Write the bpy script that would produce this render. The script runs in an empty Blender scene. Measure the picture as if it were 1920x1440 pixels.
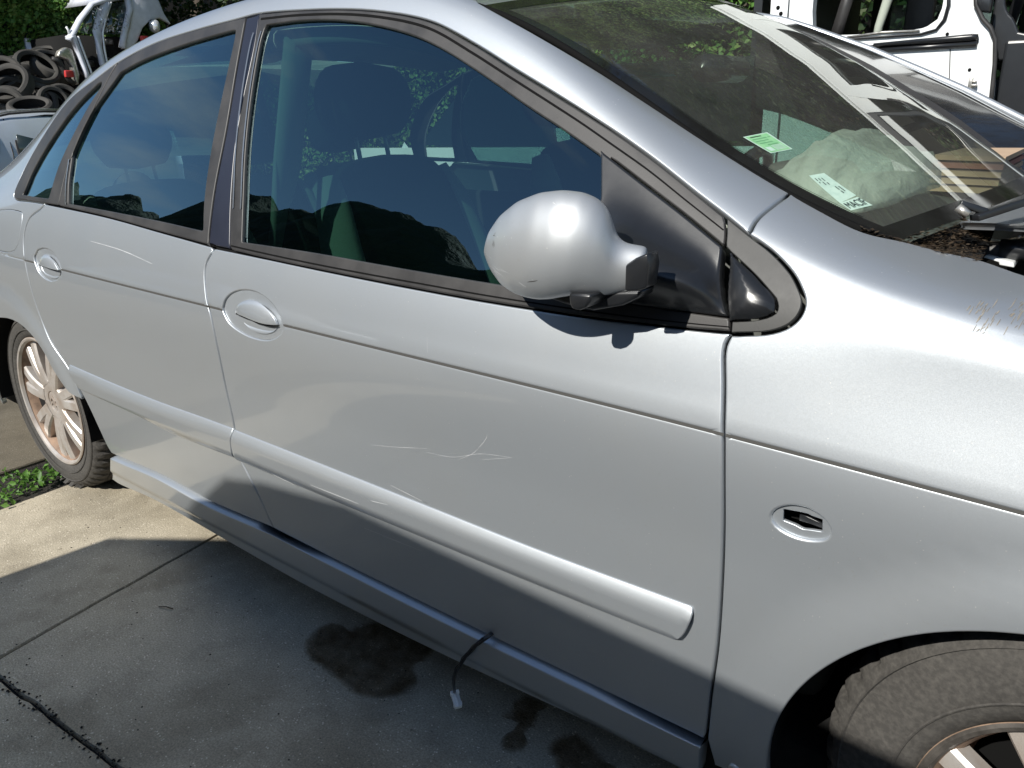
import bpy, bmesh, math, random
import numpy as np
from mathutils import Vector, Matrix, noise
from mathutils.geometry import delaunay_2d_cdt
rnd = random.Random(7); nr = np.random.default_rng(11)
scene = bpy.context.scene; C = scene.collection

# ------------------------------------------------------------------ camera ----
def look():
    yaw, pitch, roll = -0.668, 0.346, -0.026
    f = Vector((math.sin(yaw)*math.cos(pitch), math.cos(yaw)*math.cos(pitch), -math.sin(pitch)))
    r = Vector((math.cos(yaw), -math.sin(yaw), 0)); u = r.cross(f)
    r2 = math.cos(roll)*r+math.sin(roll)*u; u2 = -math.sin(roll)*r+math.cos(roll)*u
    m = Matrix((r2, u2, -f)).transposed().to_4x4(); m.translation = Vector((2.789, -0.919, 1.232))
    return m
cam = bpy.data.cameras.new('camera'); cam_o = bpy.data.objects.new('camera', cam); C.objects.link(cam_o)
cam_o.matrix_world = look(); cam.sensor_width = 36; cam.lens = 1450/1920*36
cam.clip_start = 0.03; cam.clip_end = 400; scene.camera = cam_o

# ------------------------------------------------------------- light and sky ----
SUN = Vector((-0.08, -0.765, 0.635)).normalized()       # towards the sun
sun = bpy.data.lights.new('sun', 'SUN'); sun.energy = 5.0; sun.angle = math.radians(0.55); sun.color = (1, .965, .89)
sun_o = bpy.data.objects.new('sun', sun); C.objects.link(sun_o)
sun_o.rotation_euler = SUN.to_track_quat('Z', 'Y').to_euler()
world = bpy.data.worlds.new('World'); scene.world = world; world.use_nodes = True
wt = world.node_tree; wt.nodes.clear(); WN_ = wt.nodes.new; WL = wt.links.new
sky = WN_('ShaderNodeTexSky'); sky.sky_type = 'NISHITA'; sky.sun_disc = False
sky.sun_elevation = math.asin(SUN.z); sky.sun_rotation = math.atan2(SUN.x, SUN.y)
sky.altitude = 50; sky.air_density = 1.0; sky.dust_density = 0.15; sky.ozone_density = 1.2
tc = WN_('ShaderNodeTexCoord'); mp = WN_('ShaderNodeMapping'); mp.inputs['Scale'].default_value = (1.6, 1.6, 5.5)
mp.inputs['Location'].default_value = (.35, .1, .2)
cn = WN_('ShaderNodeTexNoise'); cn.inputs['Scale'].default_value = 1.35; cn.inputs['Detail'].default_value = 7; cn.inputs['Roughness'].default_value = .55
cr = WN_('ShaderNodeValToRGB'); cr.color_ramp.elements[0].position = .60; cr.color_ramp.elements[1].position = .95
mx = WN_('ShaderNodeMixRGB'); mx.inputs['Color2'].default_value = (6.5, 6.3, 6.2, 1)
bg = WN_('ShaderNodeBackground'); bg.inputs['Strength'].default_value = 0.084; wo = WN_('ShaderNodeOutputWorld')
WL(tc.outputs['Generated'], mp.inputs['Vector']); WL(mp.outputs['Vector'], cn.inputs['Vector']); WL(cn.outputs['Fac'], cr.inputs['Fac'])
hs = WN_('ShaderNodeHueSaturation'); hs.inputs['Saturation'].default_value = 1.05; WL(sky.outputs['Color'], hs.inputs['Color']); WL(hs.outputs['Color'], mx.inputs['Color1']); WL(cr.outputs['Color'], mx.inputs['Fac']); WL(mx.outputs['Color'], bg.inputs['Color'])
WL(bg.outputs['Background'], wo.inputs['Surface'])
vs = scene.view_settings; vs.view_transform = 'Standard'; vs.look = 'None'; vs.exposure = 0.40; vs.gamma = 1; vs.use_curve_mapping = False
scene.cycles.max_bounces = 10; scene.cycles.transparent_max_bounces = 12; scene.cycles.glossy_bounces = 5
scene.cycles.use_denoising = True; scene.cycles.sample_clamp_indirect = 6

# ---------------------------------------------------------------- data (metres) ----
CURVES = {
'rear_door': [[0.3329,0.9725],[0.3584,0.9704],[0.3837,0.9684],[0.4086,0.9667],[0.4331,0.9652],[0.4574,0.9638],[0.4814,0.9625],[0.505,0.9613],[0.5283,0.9602],[0.5512,0.9591],[0.5739,0.9582],[0.5961,0.9572],[0.618,0.9563],[0.6395,0.9554],[0.6607,0.9545],[0.6814,0.9537],[0.7018,0.9528],[0.7231,0.9519],[0.744,0.9509],[0.7644,0.95],[0.7846,0.949],[0.8044,0.9481],[0.8238,0.9471],[0.843,0.9462],[0.8618,0.9452],[0.8804,0.9443],[0.8988,0.9434],[0.917,0.9425],[0.9349,0.9416],[0.9526,0.9408],[0.9702,0.94],[0.9873,0.9392],[1.0041,0.9385],[1.0207,0.9377],[1.037,0.937],[1.0532,0.9363],[1.0692,0.9356],[1.085,0.9349],[1.1007,0.9342],[1.1162,0.9335],[1.1315,0.9328],[1.1466,0.9321],[1.1616,0.9315],[1.1765,0.9308],[1.1913,0.9302],[1.2016,0.9252],[1.1956,0.9197],[1.1891,0.9139],[1.1833,0.9079],[1.1792,0.9017],[1.1772,0.8934],[1.1775,0.8845],[1.1789,0.8744],[1.1802,0.8669],[1.1822,0.8583],[1.1846,0.8493],[1.187,0.8402],[1.1894,0.8316],[1.1916,0.824],[1.1947,0.8158],[1.1979,0.8087],[1.2015,0.8],[1.2034,0.7942],[1.2054,0.7876],[1.2073,0.7802],[1.2091,0.7722],[1.2108,0.7638],[1.2123,0.755],[1.2136,0.746],[1.2146,0.737],[1.2155,0.728],[1.2163,0.7192],[1.2168,0.7107],[1.2173,0.7027],[1.2177,0.694],[1.218,0.6854],[1.2183,0.677],[1.2185,0.6687],[1.2187,0.6604],[1.219,0.652],[1.2194,0.6436],[1.2199,0.635],[1.2205,0.6262],[1.2215,0.6167],[1.2226,0.607],[1.2239,0.5971],[1.2252,0.5871],[1.2264,0.577],[1.2274,0.567],[1.2283,0.557],[1.2289,0.5471],[1.2291,0.5375],[1.2284,0.5258],[1.2268,0.5142],[1.2248,0.5028],[1.2231,0.4915],[1.2222,0.4805],[1.2229,0.4699],[1.225,0.4608],[1.2282,0.452],[1.2323,0.4435],[1.2369,0.4353],[1.2417,0.4273],[1.2465,0.4194],[1.2508,0.4117],[1.2558,0.4025],[1.2608,0.394],[1.2657,0.3855],[1.2708,0.3766],[1.2759,0.3667],[1.2797,0.3588],[1.2835,0.3502],[1.2874,0.3412],[1.2912,0.3318],[1.2948,0.3221],[1.2984,0.3121],[1.3018,0.3021],[1.305,0.2919],[1.3079,0.2819],[1.2932,0.2811],[1.2782,0.2802],[1.2631,0.2792],[1.2477,0.2782],[1.2321,0.2772],[1.2164,0.2762],[1.2005,0.2751],[1.1845,0.2741],[1.1684,0.2731],[1.1522,0.2721],[1.1359,0.2712],[1.1195,0.2703],[1.1031,0.2695],[1.0867,0.2688],[1.0703,0.2682],[1.0539,0.2678],[1.0377,0.2674],[1.0211,0.2673],[1.0045,0.2674],[0.9878,0.2676],[0.9711,0.2681],[0.9543,0.2686],[0.9375,0.2693],[0.9206,0.27],[0.9038,0.2707],[0.887,0.2715],[0.8702,0.2722],[0.8535,0.2729],[0.8369,0.2735],[0.8203,0.274],[0.8039,0.2744],[0.7876,0.2745],[0.7715,0.2745],[0.7497,0.2741],[0.7276,0.2734],[0.7056,0.2725],[0.6837,0.2714],[0.6621,0.2703],[0.6412,0.2691],[0.6209,0.2679],[0.6017,0.2668],[0.5838,0.266],[0.5534,0.2646],[0.5266,0.2635],[0.4993,0.2623],[0.4902,0.2635],[0.4805,0.2778],[0.4783,0.2839],[0.4761,0.2916],[0.4737,0.3006],[0.4709,0.3108],[0.4677,0.3218],[0.464,0.3334],[0.46,0.3454],[0.4556,0.3576],[0.4508,0.3698],[0.4458,0.3818],[0.4407,0.3934],[0.4355,0.4045],[0.4302,0.4149],[0.4251,0.4244],[0.419,0.4349],[0.4129,0.4452],[0.4068,0.4552],[0.4006,0.4651],[0.3943,0.4747],[0.3878,0.4842],[0.3812,0.4936],[0.3744,0.5028],[0.3673,0.512],[0.3601,0.5211],[0.3518,0.5305],[0.343,0.5396],[0.3336,0.5484],[0.3241,0.5571],[0.3146,0.5657],[0.3053,0.5743],[0.2964,0.5829],[0.2883,0.5918],[0.2811,0.6008],[0.2742,0.6108],[0.2679,0.6209],[0.2624,0.631],[0.2577,0.641],[0.2536,0.651],[0.25,0.6609],[0.2468,0.6707],[0.2439,0.6803],[0.2412,0.6906],[0.2389,0.701],[0.237,0.7113],[0.2354,0.7216],[0.2339,0.7317],[0.2326,0.7418],[0.2312,0.7517],[0.2296,0.7618],[0.2279,0.7718],[0.2262,0.7817],[0.2245,0.7917],[0.2229,0.8019],[0.2213,0.8125],[0.2196,0.8235],[0.2176,0.8347],[0.2158,0.8462],[0.2145,0.8576],[0.2144,0.8689],[0.2158,0.8799],[0.2189,0.8918],[0.223,0.9035],[0.2284,0.9147],[0.2356,0.9252],[0.2451,0.9344],[0.2612,0.9433],[0.2818,0.9507],[0.3019,0.9569],[0.3168,0.9623],[0.3329,0.9725]],
'front_door': [[1.2065,0.9287],[1.221,0.9285],[1.2353,0.9283],[1.2494,0.9281],[1.2634,0.9279],[1.2773,0.9277],[1.2911,0.9275],[1.3047,0.9273],[1.3182,0.9271],[1.3315,0.9269],[1.3448,0.9267],[1.358,0.9265],[1.371,0.9263],[1.384,0.9261],[1.3969,0.926],[1.4098,0.9258],[1.4227,0.9256],[1.4355,0.9254],[1.4482,0.9252],[1.4608,0.925],[1.4733,0.9248],[1.4856,0.9247],[1.4979,0.9245],[1.5101,0.9243],[1.5221,0.9242],[1.5341,0.924],[1.5459,0.9239],[1.5576,0.9237],[1.5692,0.9236],[1.5807,0.9235],[1.5921,0.9234],[1.6034,0.9233],[1.6146,0.9232],[1.6257,0.9231],[1.6366,0.923],[1.6475,0.9229],[1.6584,0.9228],[1.6691,0.9228],[1.6797,0.9227],[1.6902,0.9227],[1.7007,0.9226],[1.711,0.9226],[1.7213,0.9225],[1.7315,0.9225],[1.7416,0.9225],[1.7516,0.9224],[1.7615,0.9224],[1.7714,0.9224],[1.7812,0.9224],[1.7908,0.9224],[1.8005,0.9224],[1.81,0.9225],[1.8195,0.9225],[1.8288,0.9225],[1.8382,0.9225],[1.8474,0.9226],[1.8566,0.9226],[1.8656,0.9227],[1.8747,0.9227],[1.8836,0.9228],[1.8925,0.9228],[1.9013,0.9229],[1.91,0.923],[1.9187,0.9231],[1.9273,0.9232],[1.9359,0.9233],[1.9443,0.9234],[1.9527,0.9235],[1.9611,0.9236],[1.9694,0.9238],[1.9776,0.9239],[1.9857,0.9241],[1.9938,0.9243],[2.0018,0.9245],[2.0098,0.9247],[2.0177,0.9249],[2.0256,0.9251],[2.0334,0.9253],[2.0411,0.9256],[2.0488,0.9258],[2.0564,0.9261],[2.064,0.9264],[2.0715,0.9267],[2.0789,0.9269],[2.0863,0.9272],[2.0937,0.9275],[2.101,0.9278],[2.1082,0.9281],[2.1154,0.9284],[2.1226,0.9287],[2.1297,0.929],[2.1367,0.9294],[2.1437,0.9297],[2.1507,0.9301],[2.1576,0.9304],[2.1645,0.9308],[2.1713,0.9312],[2.178,0.9316],[2.1847,0.9321],[2.1914,0.9326],[2.198,0.9331],[2.2045,0.9336],[2.2111,0.9341],[2.2175,0.9347],[2.2239,0.9353],[2.2303,0.9358],[2.2367,0.9365],[2.243,0.9371],[2.2492,0.9377],[2.2554,0.9384],[2.2616,0.939],[2.2677,0.9397],[2.2738,0.9403],[2.2799,0.941],[2.286,0.9417],[2.2922,0.9424],[2.2983,0.9431],[2.3043,0.9439],[2.3104,0.9446],[2.3163,0.9454],[2.3222,0.9461],[2.328,0.9469],[2.3337,0.9477],[2.3393,0.9485],[2.3448,0.9492],[2.3501,0.95],[2.3552,0.9508],[2.361,0.9516],[2.3666,0.9525],[2.3721,0.9534],[2.3774,0.9543],[2.3826,0.9551],[2.3878,0.956],[2.3928,0.9569],[2.3979,0.9578],[2.403,0.9587],[2.4081,0.9596],[2.4092,0.9568],[2.4067,0.9494],[2.4045,0.9419],[2.4035,0.9328],[2.4036,0.9225],[2.404,0.9173],[2.4047,0.9117],[2.4056,0.9058],[2.4067,0.8996],[2.4078,0.8934],[2.409,0.8872],[2.4102,0.881],[2.4113,0.875],[2.4121,0.8704],[2.4129,0.8657],[2.4137,0.8609],[2.4145,0.8561],[2.4153,0.8512],[2.4162,0.8463],[2.417,0.8413],[2.4178,0.8363],[2.4186,0.8313],[2.4194,0.8263],[2.4202,0.8213],[2.4209,0.8163],[2.4216,0.8113],[2.4224,0.806],[2.4231,0.8007],[2.4238,0.7954],[2.4245,0.7901],[2.4251,0.7848],[2.4257,0.7794],[2.4263,0.774],[2.4269,0.7685],[2.4275,0.763],[2.428,0.7574],[2.4285,0.7517],[2.429,0.746],[2.4295,0.7406],[2.4299,0.7352],[2.4304,0.7297],[2.4308,0.7242],[2.4313,0.7186],[2.4317,0.7129],[2.4321,0.7072],[2.4325,0.7014],[2.4329,0.6956],[2.4332,0.6897],[2.4336,0.6838],[2.4339,0.6778],[2.4342,0.6717],[2.4345,0.6655],[2.4347,0.6598],[2.4349,0.6539],[2.4352,0.6479],[2.4354,0.6419],[2.4356,0.6359],[2.4359,0.6297],[2.4361,0.6236],[2.4364,0.6174],[2.4366,0.6113],[2.4368,0.605],[2.437,0.5988],[2.4372,0.5926],[2.4373,0.5864],[2.4375,0.5802],[2.4376,0.574],[2.4377,0.5679],[2.4379,0.561],[2.438,0.5541],[2.438,0.5472],[2.4381,0.5403],[2.4382,0.5334],[2.4382,0.5264],[2.4382,0.5195],[2.4381,0.5125],[2.4381,0.5055],[2.4379,0.4984],[2.4378,0.4912],[2.4376,0.4839],[2.4374,0.4766],[2.4371,0.4691],[2.4367,0.4614],[2.4362,0.4536],[2.4357,0.4458],[2.4352,0.4378],[2.4346,0.4299],[2.434,0.4219],[2.4335,0.4138],[2.4329,0.4058],[2.4323,0.3979],[2.4318,0.3899],[2.4313,0.382],[2.4308,0.3742],[2.4303,0.366],[2.4299,0.3579],[2.4295,0.3498],[2.429,0.3417],[2.4286,0.3336],[2.4282,0.3254],[2.4277,0.3171],[2.4272,0.3087],[2.4266,0.3002],[2.426,0.2914],[2.4253,0.2823],[2.4217,0.2774],[2.4159,0.2774],[2.4101,0.2774],[2.4042,0.2775],[2.3983,0.2775],[2.3923,0.2775],[2.3863,0.2775],[2.3803,0.2775],[2.3741,0.2775],[2.368,0.2774],[2.3617,0.2774],[2.3555,0.2774],[2.3492,0.2774],[2.3428,0.2774],[2.3364,0.2774],[2.3299,0.2774],[2.3235,0.2774],[2.3169,0.2774],[2.3103,0.2773],[2.3037,0.2773],[2.297,0.2773],[2.2903,0.2773],[2.2835,0.2773],[2.2767,0.2772],[2.2699,0.2772],[2.263,0.2772],[2.2561,0.2772],[2.2491,0.2771],[2.2421,0.2771],[2.2351,0.2771],[2.228,0.2771],[2.2209,0.277],[2.2138,0.277],[2.2066,0.277],[2.1994,0.2769],[2.1922,0.2769],[2.1849,0.2769],[2.1776,0.2769],[2.1703,0.2768],[2.1629,0.2768],[2.1556,0.2768],[2.1482,0.2767],[2.1407,0.2767],[2.1333,0.2767],[2.1258,0.2766],[2.1183,0.2766],[2.1108,0.2766],[2.1033,0.2765],[2.0958,0.2765],[2.0882,0.2765],[2.0807,0.2764],[2.0731,0.2764],[2.0655,0.2764],[2.0579,0.2763],[2.0503,0.2763],[2.0427,0.2763],[2.0351,0.2763],[2.0275,0.2762],[2.0199,0.2762],[2.0122,0.2762],[2.0046,0.2762],[1.997,0.2761],[1.9894,0.2761],[1.9819,0.2761],[1.9743,0.2761],[1.9667,0.2761],[1.9592,0.2761],[1.9496,0.2761],[1.94,0.276],[1.9303,0.276],[1.9206,0.276],[1.9109,0.276],[1.9011,0.276],[1.8912,0.276],[1.8814,0.276],[1.8715,0.276],[1.8615,0.276],[1.8516,0.276],[1.8416,0.276],[1.8316,0.276],[1.8216,0.276],[1.8115,0.276],[1.8015,0.276],[1.7914,0.276],[1.7813,0.276],[1.7712,0.276],[1.7611,0.276],[1.751,0.276],[1.7409,0.276],[1.7309,0.2761],[1.7208,0.2761],[1.7107,0.2761],[1.7007,0.2761],[1.6906,0.2762],[1.6806,0.2762],[1.6706,0.2762],[1.6607,0.2763],[1.6508,0.2763],[1.6409,0.2764],[1.631,0.2764],[1.6212,0.2765],[1.6115,0.2765],[1.6018,0.2766],[1.5922,0.2766],[1.5826,0.2767],[1.5731,0.2768],[1.5637,0.2769],[1.5543,0.2769],[1.5405,0.2771],[1.5271,0.2772],[1.5139,0.2774],[1.501,0.2775],[1.4883,0.2777],[1.4758,0.2779],[1.4634,0.2781],[1.4512,0.2783],[1.4391,0.2786],[1.427,0.2788],[1.4149,0.279],[1.4028,0.2792],[1.3906,0.2795],[1.3784,0.2797],[1.3659,0.28],[1.3533,0.2802],[1.3405,0.2804],[1.3273,0.2807],[1.3139,0.2809],[1.3079,0.2819],[1.305,0.2919],[1.3018,0.3021],[1.2984,0.3121],[1.2948,0.3221],[1.2912,0.3318],[1.2874,0.3412],[1.2835,0.3502],[1.2797,0.3588],[1.2759,0.3667],[1.2708,0.3766],[1.2657,0.3855],[1.2608,0.394],[1.2558,0.4025],[1.2508,0.4117],[1.2465,0.4194],[1.2417,0.4273],[1.2369,0.4353],[1.2323,0.4435],[1.2282,0.452],[1.225,0.4608],[1.2229,0.4699],[1.2222,0.4805],[1.2231,0.4915],[1.2248,0.5028],[1.2268,0.5142],[1.2284,0.5258],[1.2291,0.5375],[1.2289,0.5471],[1.2283,0.557],[1.2274,0.567],[1.2264,0.577],[1.2252,0.5871],[1.2239,0.5971],[1.2226,0.607],[1.2215,0.6167],[1.2205,0.6262],[1.2199,0.635],[1.2194,0.6436],[1.219,0.652],[1.2187,0.6604],[1.2185,0.6687],[1.2183,0.677],[1.218,0.6854],[1.2177,0.694],[1.2173,0.7027],[1.2168,0.7107],[1.2163,0.7192],[1.2155,0.728],[1.2146,0.737],[1.2136,0.746],[1.2123,0.755],[1.2108,0.7638],[1.2091,0.7722],[1.2073,0.7802],[1.2054,0.7876],[1.2034,0.7942],[1.2015,0.8],[1.1979,0.8087],[1.1947,0.8158],[1.1916,0.824],[1.1894,0.8316],[1.187,0.8402],[1.1846,0.8493],[1.1822,0.8583],[1.1802,0.8669],[1.1789,0.8744],[1.1775,0.8845],[1.1772,0.8934],[1.1792,0.9017],[1.1833,0.9079],[1.1891,0.9139],[1.1956,0.9197],[1.2016,0.9252]],
'fender_seal_edge': [[2.4101,0.956],[2.415,0.9579],[2.4198,0.9599],[2.4246,0.962],[2.4298,0.9642],[2.435,0.9665],[2.4406,0.9687],[2.4463,0.9712],[2.4518,0.9741],[2.457,0.9775],[2.4619,0.9814],[2.4666,0.9859],[2.4712,0.9909],[2.4753,0.9964],[2.4791,1.0024],[2.4835,1.0119],[2.4871,1.0226],[2.49,1.0344],[2.4919,1.0464],[2.4931,1.0594],[2.4937,1.0724],[2.4932,1.0897],[2.4914,1.106],[2.4892,1.1169],[2.4864,1.1269],[2.4833,1.1366],[2.4805,1.1448],[2.4775,1.1526],[2.4741,1.1601],[2.4701,1.1671],[2.4663,1.1725],[2.462,1.1778],[2.4573,1.1827],[2.4523,1.1873],[2.4472,1.1914],[2.4421,1.195],[2.4372,1.1981],[2.4318,1.2007],[2.426,1.2029],[2.4202,1.2047],[2.4147,1.2061],[2.4097,1.207],[2.4057,1.2076],[2.3983,1.2075]],
'seam': [[2.3983,1.2075],[2.3991,1.2179],[2.3995,1.2284],[2.4,1.239],[2.401,1.2498],[2.4024,1.2595],[2.4041,1.2694],[2.406,1.2794],[2.4079,1.2895],[2.4096,1.2996],[2.4111,1.3099],[2.4126,1.3201],[2.414,1.3305],[2.4153,1.341],[2.4163,1.3516]],
'fender_top': [[2.4163,1.3516],[2.4213,1.3513],[2.4263,1.351],[2.4312,1.3505],[2.436,1.35],[2.4409,1.3495],[2.4458,1.349],[2.4508,1.3485],[2.4559,1.348],[2.4611,1.3475],[2.4659,1.347],[2.4709,1.3464],[2.4759,1.3457],[2.4811,1.3449],[2.4863,1.3441],[2.4915,1.3433],[2.4967,1.3426],[2.5019,1.3419],[2.507,1.3414],[2.512,1.341],[2.5169,1.3409],[2.5216,1.3411],[2.5264,1.3416],[2.5311,1.3424],[2.5357,1.3435],[2.5402,1.3448],[2.5447,1.3463],[2.5491,1.3478],[2.5535,1.3493],[2.5579,1.3508],[2.5623,1.3522],[2.5668,1.3534],[2.5713,1.3543],[2.5758,1.355],[2.5805,1.3556],[2.5852,1.3561],[2.5899,1.3565],[2.5946,1.3569],[2.5992,1.3572],[2.6038,1.3574],[2.6083,1.3577],[2.6127,1.3579],[2.6169,1.3582],[2.621,1.3586],[2.6258,1.3592],[2.6302,1.3601],[2.6344,1.361],[2.6385,1.3619],[2.6428,1.3626],[2.6473,1.363],[2.6522,1.363],[2.656,1.3627],[2.66,1.3622],[2.6641,1.3614],[2.6684,1.3605],[2.6727,1.3595],[2.6771,1.3584],[2.6815,1.3571],[2.686,1.3558],[2.6904,1.3545],[2.6948,1.3532],[2.6991,1.352],[2.7034,1.3508],[2.7076,1.3496]],
'fender_rear': [[2.4092,0.9568],[2.4067,0.9494],[2.4045,0.9419],[2.4035,0.9328],[2.4036,0.9225],[2.404,0.9173],[2.4047,0.9117],[2.4056,0.9058],[2.4067,0.8996],[2.4078,0.8934],[2.409,0.8872],[2.4102,0.881],[2.4113,0.875],[2.4121,0.8704],[2.4129,0.8657],[2.4137,0.8609],[2.4145,0.8561],[2.4153,0.8512],[2.4162,0.8463],[2.417,0.8413],[2.4178,0.8363],[2.4186,0.8313],[2.4194,0.8263],[2.4202,0.8213],[2.4209,0.8163],[2.4216,0.8113],[2.4224,0.806],[2.4231,0.8007],[2.4238,0.7954],[2.4245,0.7901],[2.4251,0.7848],[2.4257,0.7794],[2.4263,0.774],[2.4269,0.7685],[2.4275,0.763],[2.428,0.7574],[2.4285,0.7517],[2.429,0.746],[2.4295,0.7406],[2.4299,0.7352],[2.4304,0.7297],[2.4308,0.7242],[2.4313,0.7186],[2.4317,0.7129],[2.4321,0.7072],[2.4325,0.7014],[2.4329,0.6956],[2.4332,0.6897],[2.4336,0.6838],[2.4339,0.6778],[2.4342,0.6717],[2.4345,0.6655],[2.4347,0.6598],[2.4349,0.6539],[2.4352,0.6479],[2.4354,0.6419],[2.4356,0.6359],[2.4359,0.6297],[2.4361,0.6236],[2.4364,0.6174],[2.4366,0.6113],[2.4368,0.605],[2.437,0.5988],[2.4372,0.5926],[2.4373,0.5864],[2.4375,0.5802],[2.4376,0.574],[2.4377,0.5679],[2.4379,0.561],[2.438,0.5541],[2.438,0.5472],[2.4381,0.5403],[2.4382,0.5334],[2.4382,0.5264],[2.4382,0.5195],[2.4381,0.5125],[2.4381,0.5055],[2.4379,0.4984],[2.4378,0.4912],[2.4376,0.4839],[2.4374,0.4766],[2.4371,0.4691],[2.4367,0.4614],[2.4362,0.4536],[2.4357,0.4458],[2.4352,0.4378],[2.4346,0.4299],[2.434,0.4219],[2.4335,0.4138],[2.4329,0.4058],[2.4323,0.3979],[2.4318,0.3899],[2.4313,0.382],[2.4308,0.3742],[2.4303,0.366],[2.4299,0.3579],[2.4295,0.3498],[2.429,0.3417],[2.4286,0.3336],[2.4282,0.3254],[2.4277,0.3171],[2.4272,0.3087],[2.4266,0.3002],[2.426,0.2914],[2.4253,0.2823]],
'dlo_top': [[0.1036,1.0166],[0.106,1.0303],[0.1075,1.0439],[0.1084,1.0577],[0.1094,1.0717],[0.1108,1.0859],[0.1133,1.1002],[0.1162,1.1114],[0.1198,1.1225],[0.1241,1.1332],[0.1293,1.1434],[0.1353,1.1529],[0.1422,1.1617],[0.1501,1.1696],[0.1587,1.1767],[0.1681,1.183],[0.1782,1.1884],[0.1879,1.193],[0.1979,1.1975],[0.2082,1.2019],[0.2186,1.2061],[0.2291,1.2104],[0.2396,1.2144],[0.2504,1.2182],[0.2615,1.2216],[0.273,1.2244],[0.2851,1.2267],[0.2979,1.2282],[0.3113,1.229],[0.3279,1.2287],[0.3456,1.2276],[0.3639,1.226],[0.3822,1.2244],[0.4002,1.2229],[0.4178,1.2216],[0.4346,1.2208],[0.4504,1.2205],[0.4652,1.2208],[0.4823,1.2218],[0.498,1.2233],[0.5131,1.2248],[0.5284,1.2263],[0.5448,1.2276],[0.5629,1.2284],[0.5775,1.2288],[0.5927,1.2292],[0.6085,1.2295],[0.6249,1.2298],[0.6416,1.23],[0.6587,1.2301],[0.6761,1.2302],[0.6936,1.2302],[0.7112,1.2301],[0.7289,1.2299],[0.7462,1.2295],[0.7639,1.229],[0.7818,1.2284],[0.7999,1.2278],[0.8181,1.2271],[0.8362,1.2264],[0.8543,1.2257],[0.8722,1.2251],[0.8899,1.2245],[0.9072,1.224],[0.9242,1.2236],[0.941,1.2232],[0.9579,1.2228],[0.9749,1.2224],[0.9918,1.2219],[1.0084,1.2215],[1.0248,1.2211],[1.0406,1.2207],[1.0559,1.2203],[1.0705,1.22],[1.0842,1.2198],[1.0971,1.2197],[1.1124,1.2197],[1.126,1.2199],[1.1386,1.2201],[1.1513,1.2202],[1.1647,1.2201],[1.1796,1.2196],[1.1929,1.2191],[1.2069,1.2183],[1.2215,1.2174],[1.2365,1.2165],[1.2518,1.2155],[1.2671,1.2146],[1.2824,1.2137],[1.2975,1.2128],[1.3123,1.2121],[1.3266,1.2114],[1.3398,1.2109],[1.353,1.2104],[1.3662,1.21],[1.3794,1.2096],[1.3924,1.2093],[1.4053,1.209],[1.4179,1.2087],[1.4303,1.2085],[1.4424,1.2083],[1.4541,1.2082],[1.4654,1.208],[1.4784,1.2079],[1.4908,1.2078],[1.5028,1.2078],[1.5145,1.2077],[1.5261,1.2077],[1.5377,1.2076],[1.5494,1.2076],[1.5613,1.2076],[1.5719,1.2076],[1.5827,1.2076],[1.5936,1.2076],[1.6045,1.2077],[1.6154,1.2078],[1.6261,1.2079],[1.6367,1.2081],[1.6469,1.2082],[1.6568,1.2083],[1.6662,1.2083],[1.6768,1.2084],[1.6868,1.2085],[1.6964,1.2085],[1.7058,1.2085],[1.7153,1.2083],[1.7251,1.2081],[1.7355,1.2077],[1.7437,1.2073],[1.7522,1.2068],[1.761,1.2062],[1.7698,1.2056],[1.7788,1.2049],[1.7878,1.2043],[1.7968,1.2036],[1.8058,1.203],[1.8147,1.2024],[1.8236,1.2018],[1.8322,1.2013],[1.8407,1.2009],[1.8491,1.2005],[1.8574,1.2001],[1.8657,1.1997],[1.8739,1.1993],[1.8821,1.1989],[1.8902,1.1985],[1.8982,1.1982],[1.9062,1.1979],[1.9142,1.1977],[1.922,1.1975],[1.9299,1.1974],[1.9377,1.1974],[1.9455,1.1974],[1.9533,1.1975],[1.9611,1.1976],[1.9688,1.1978],[1.9765,1.1981],[1.9842,1.1984],[1.9918,1.1987],[1.9992,1.1991],[2.0066,1.1995],[2.0138,1.1999],[2.0209,1.2004],[2.0279,1.2008],[2.0353,1.2014],[2.0425,1.2019],[2.0496,1.2025],[2.0565,1.2032],[2.0634,1.2038],[2.0702,1.2045],[2.0769,1.2052],[2.0836,1.2059],[2.0904,1.2067],[2.0972,1.2074],[2.1036,1.2082],[2.11,1.209],[2.1165,1.2099],[2.1229,1.2107],[2.1293,1.2116],[2.1356,1.2125],[2.1419,1.2134],[2.1482,1.2143],[2.1544,1.2151],[2.1606,1.2159],[2.1667,1.2167],[2.1727,1.2175],[2.1787,1.2182],[2.1846,1.2189],[2.1904,1.2196],[2.1963,1.2202],[2.2021,1.2208],[2.2079,1.2214],[2.2137,1.2219],[2.2195,1.2224],[2.2254,1.2228],[2.2313,1.2232],[2.2369,1.2235],[2.2426,1.2237],[2.2484,1.2238],[2.2541,1.2238],[2.2599,1.2238],[2.2657,1.2237],[2.2715,1.2236],[2.2772,1.2235],[2.2829,1.2233],[2.2885,1.223],[2.2941,1.2228],[2.2995,1.2225],[2.3048,1.2223],[2.3104,1.2221],[2.316,1.2218],[2.3216,1.2215],[2.3271,1.2212],[2.3325,1.2209],[2.3379,1.2205],[2.3431,1.22],[2.3482,1.2195],[2.3532,1.2189],[2.358,1.2182],[2.3627,1.2174],[2.3683,1.2162],[2.3736,1.215],[2.3787,1.2136],[2.3836,1.2122],[2.3885,1.2107],[2.3933,1.2091],[2.3983,1.2075]],
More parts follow.
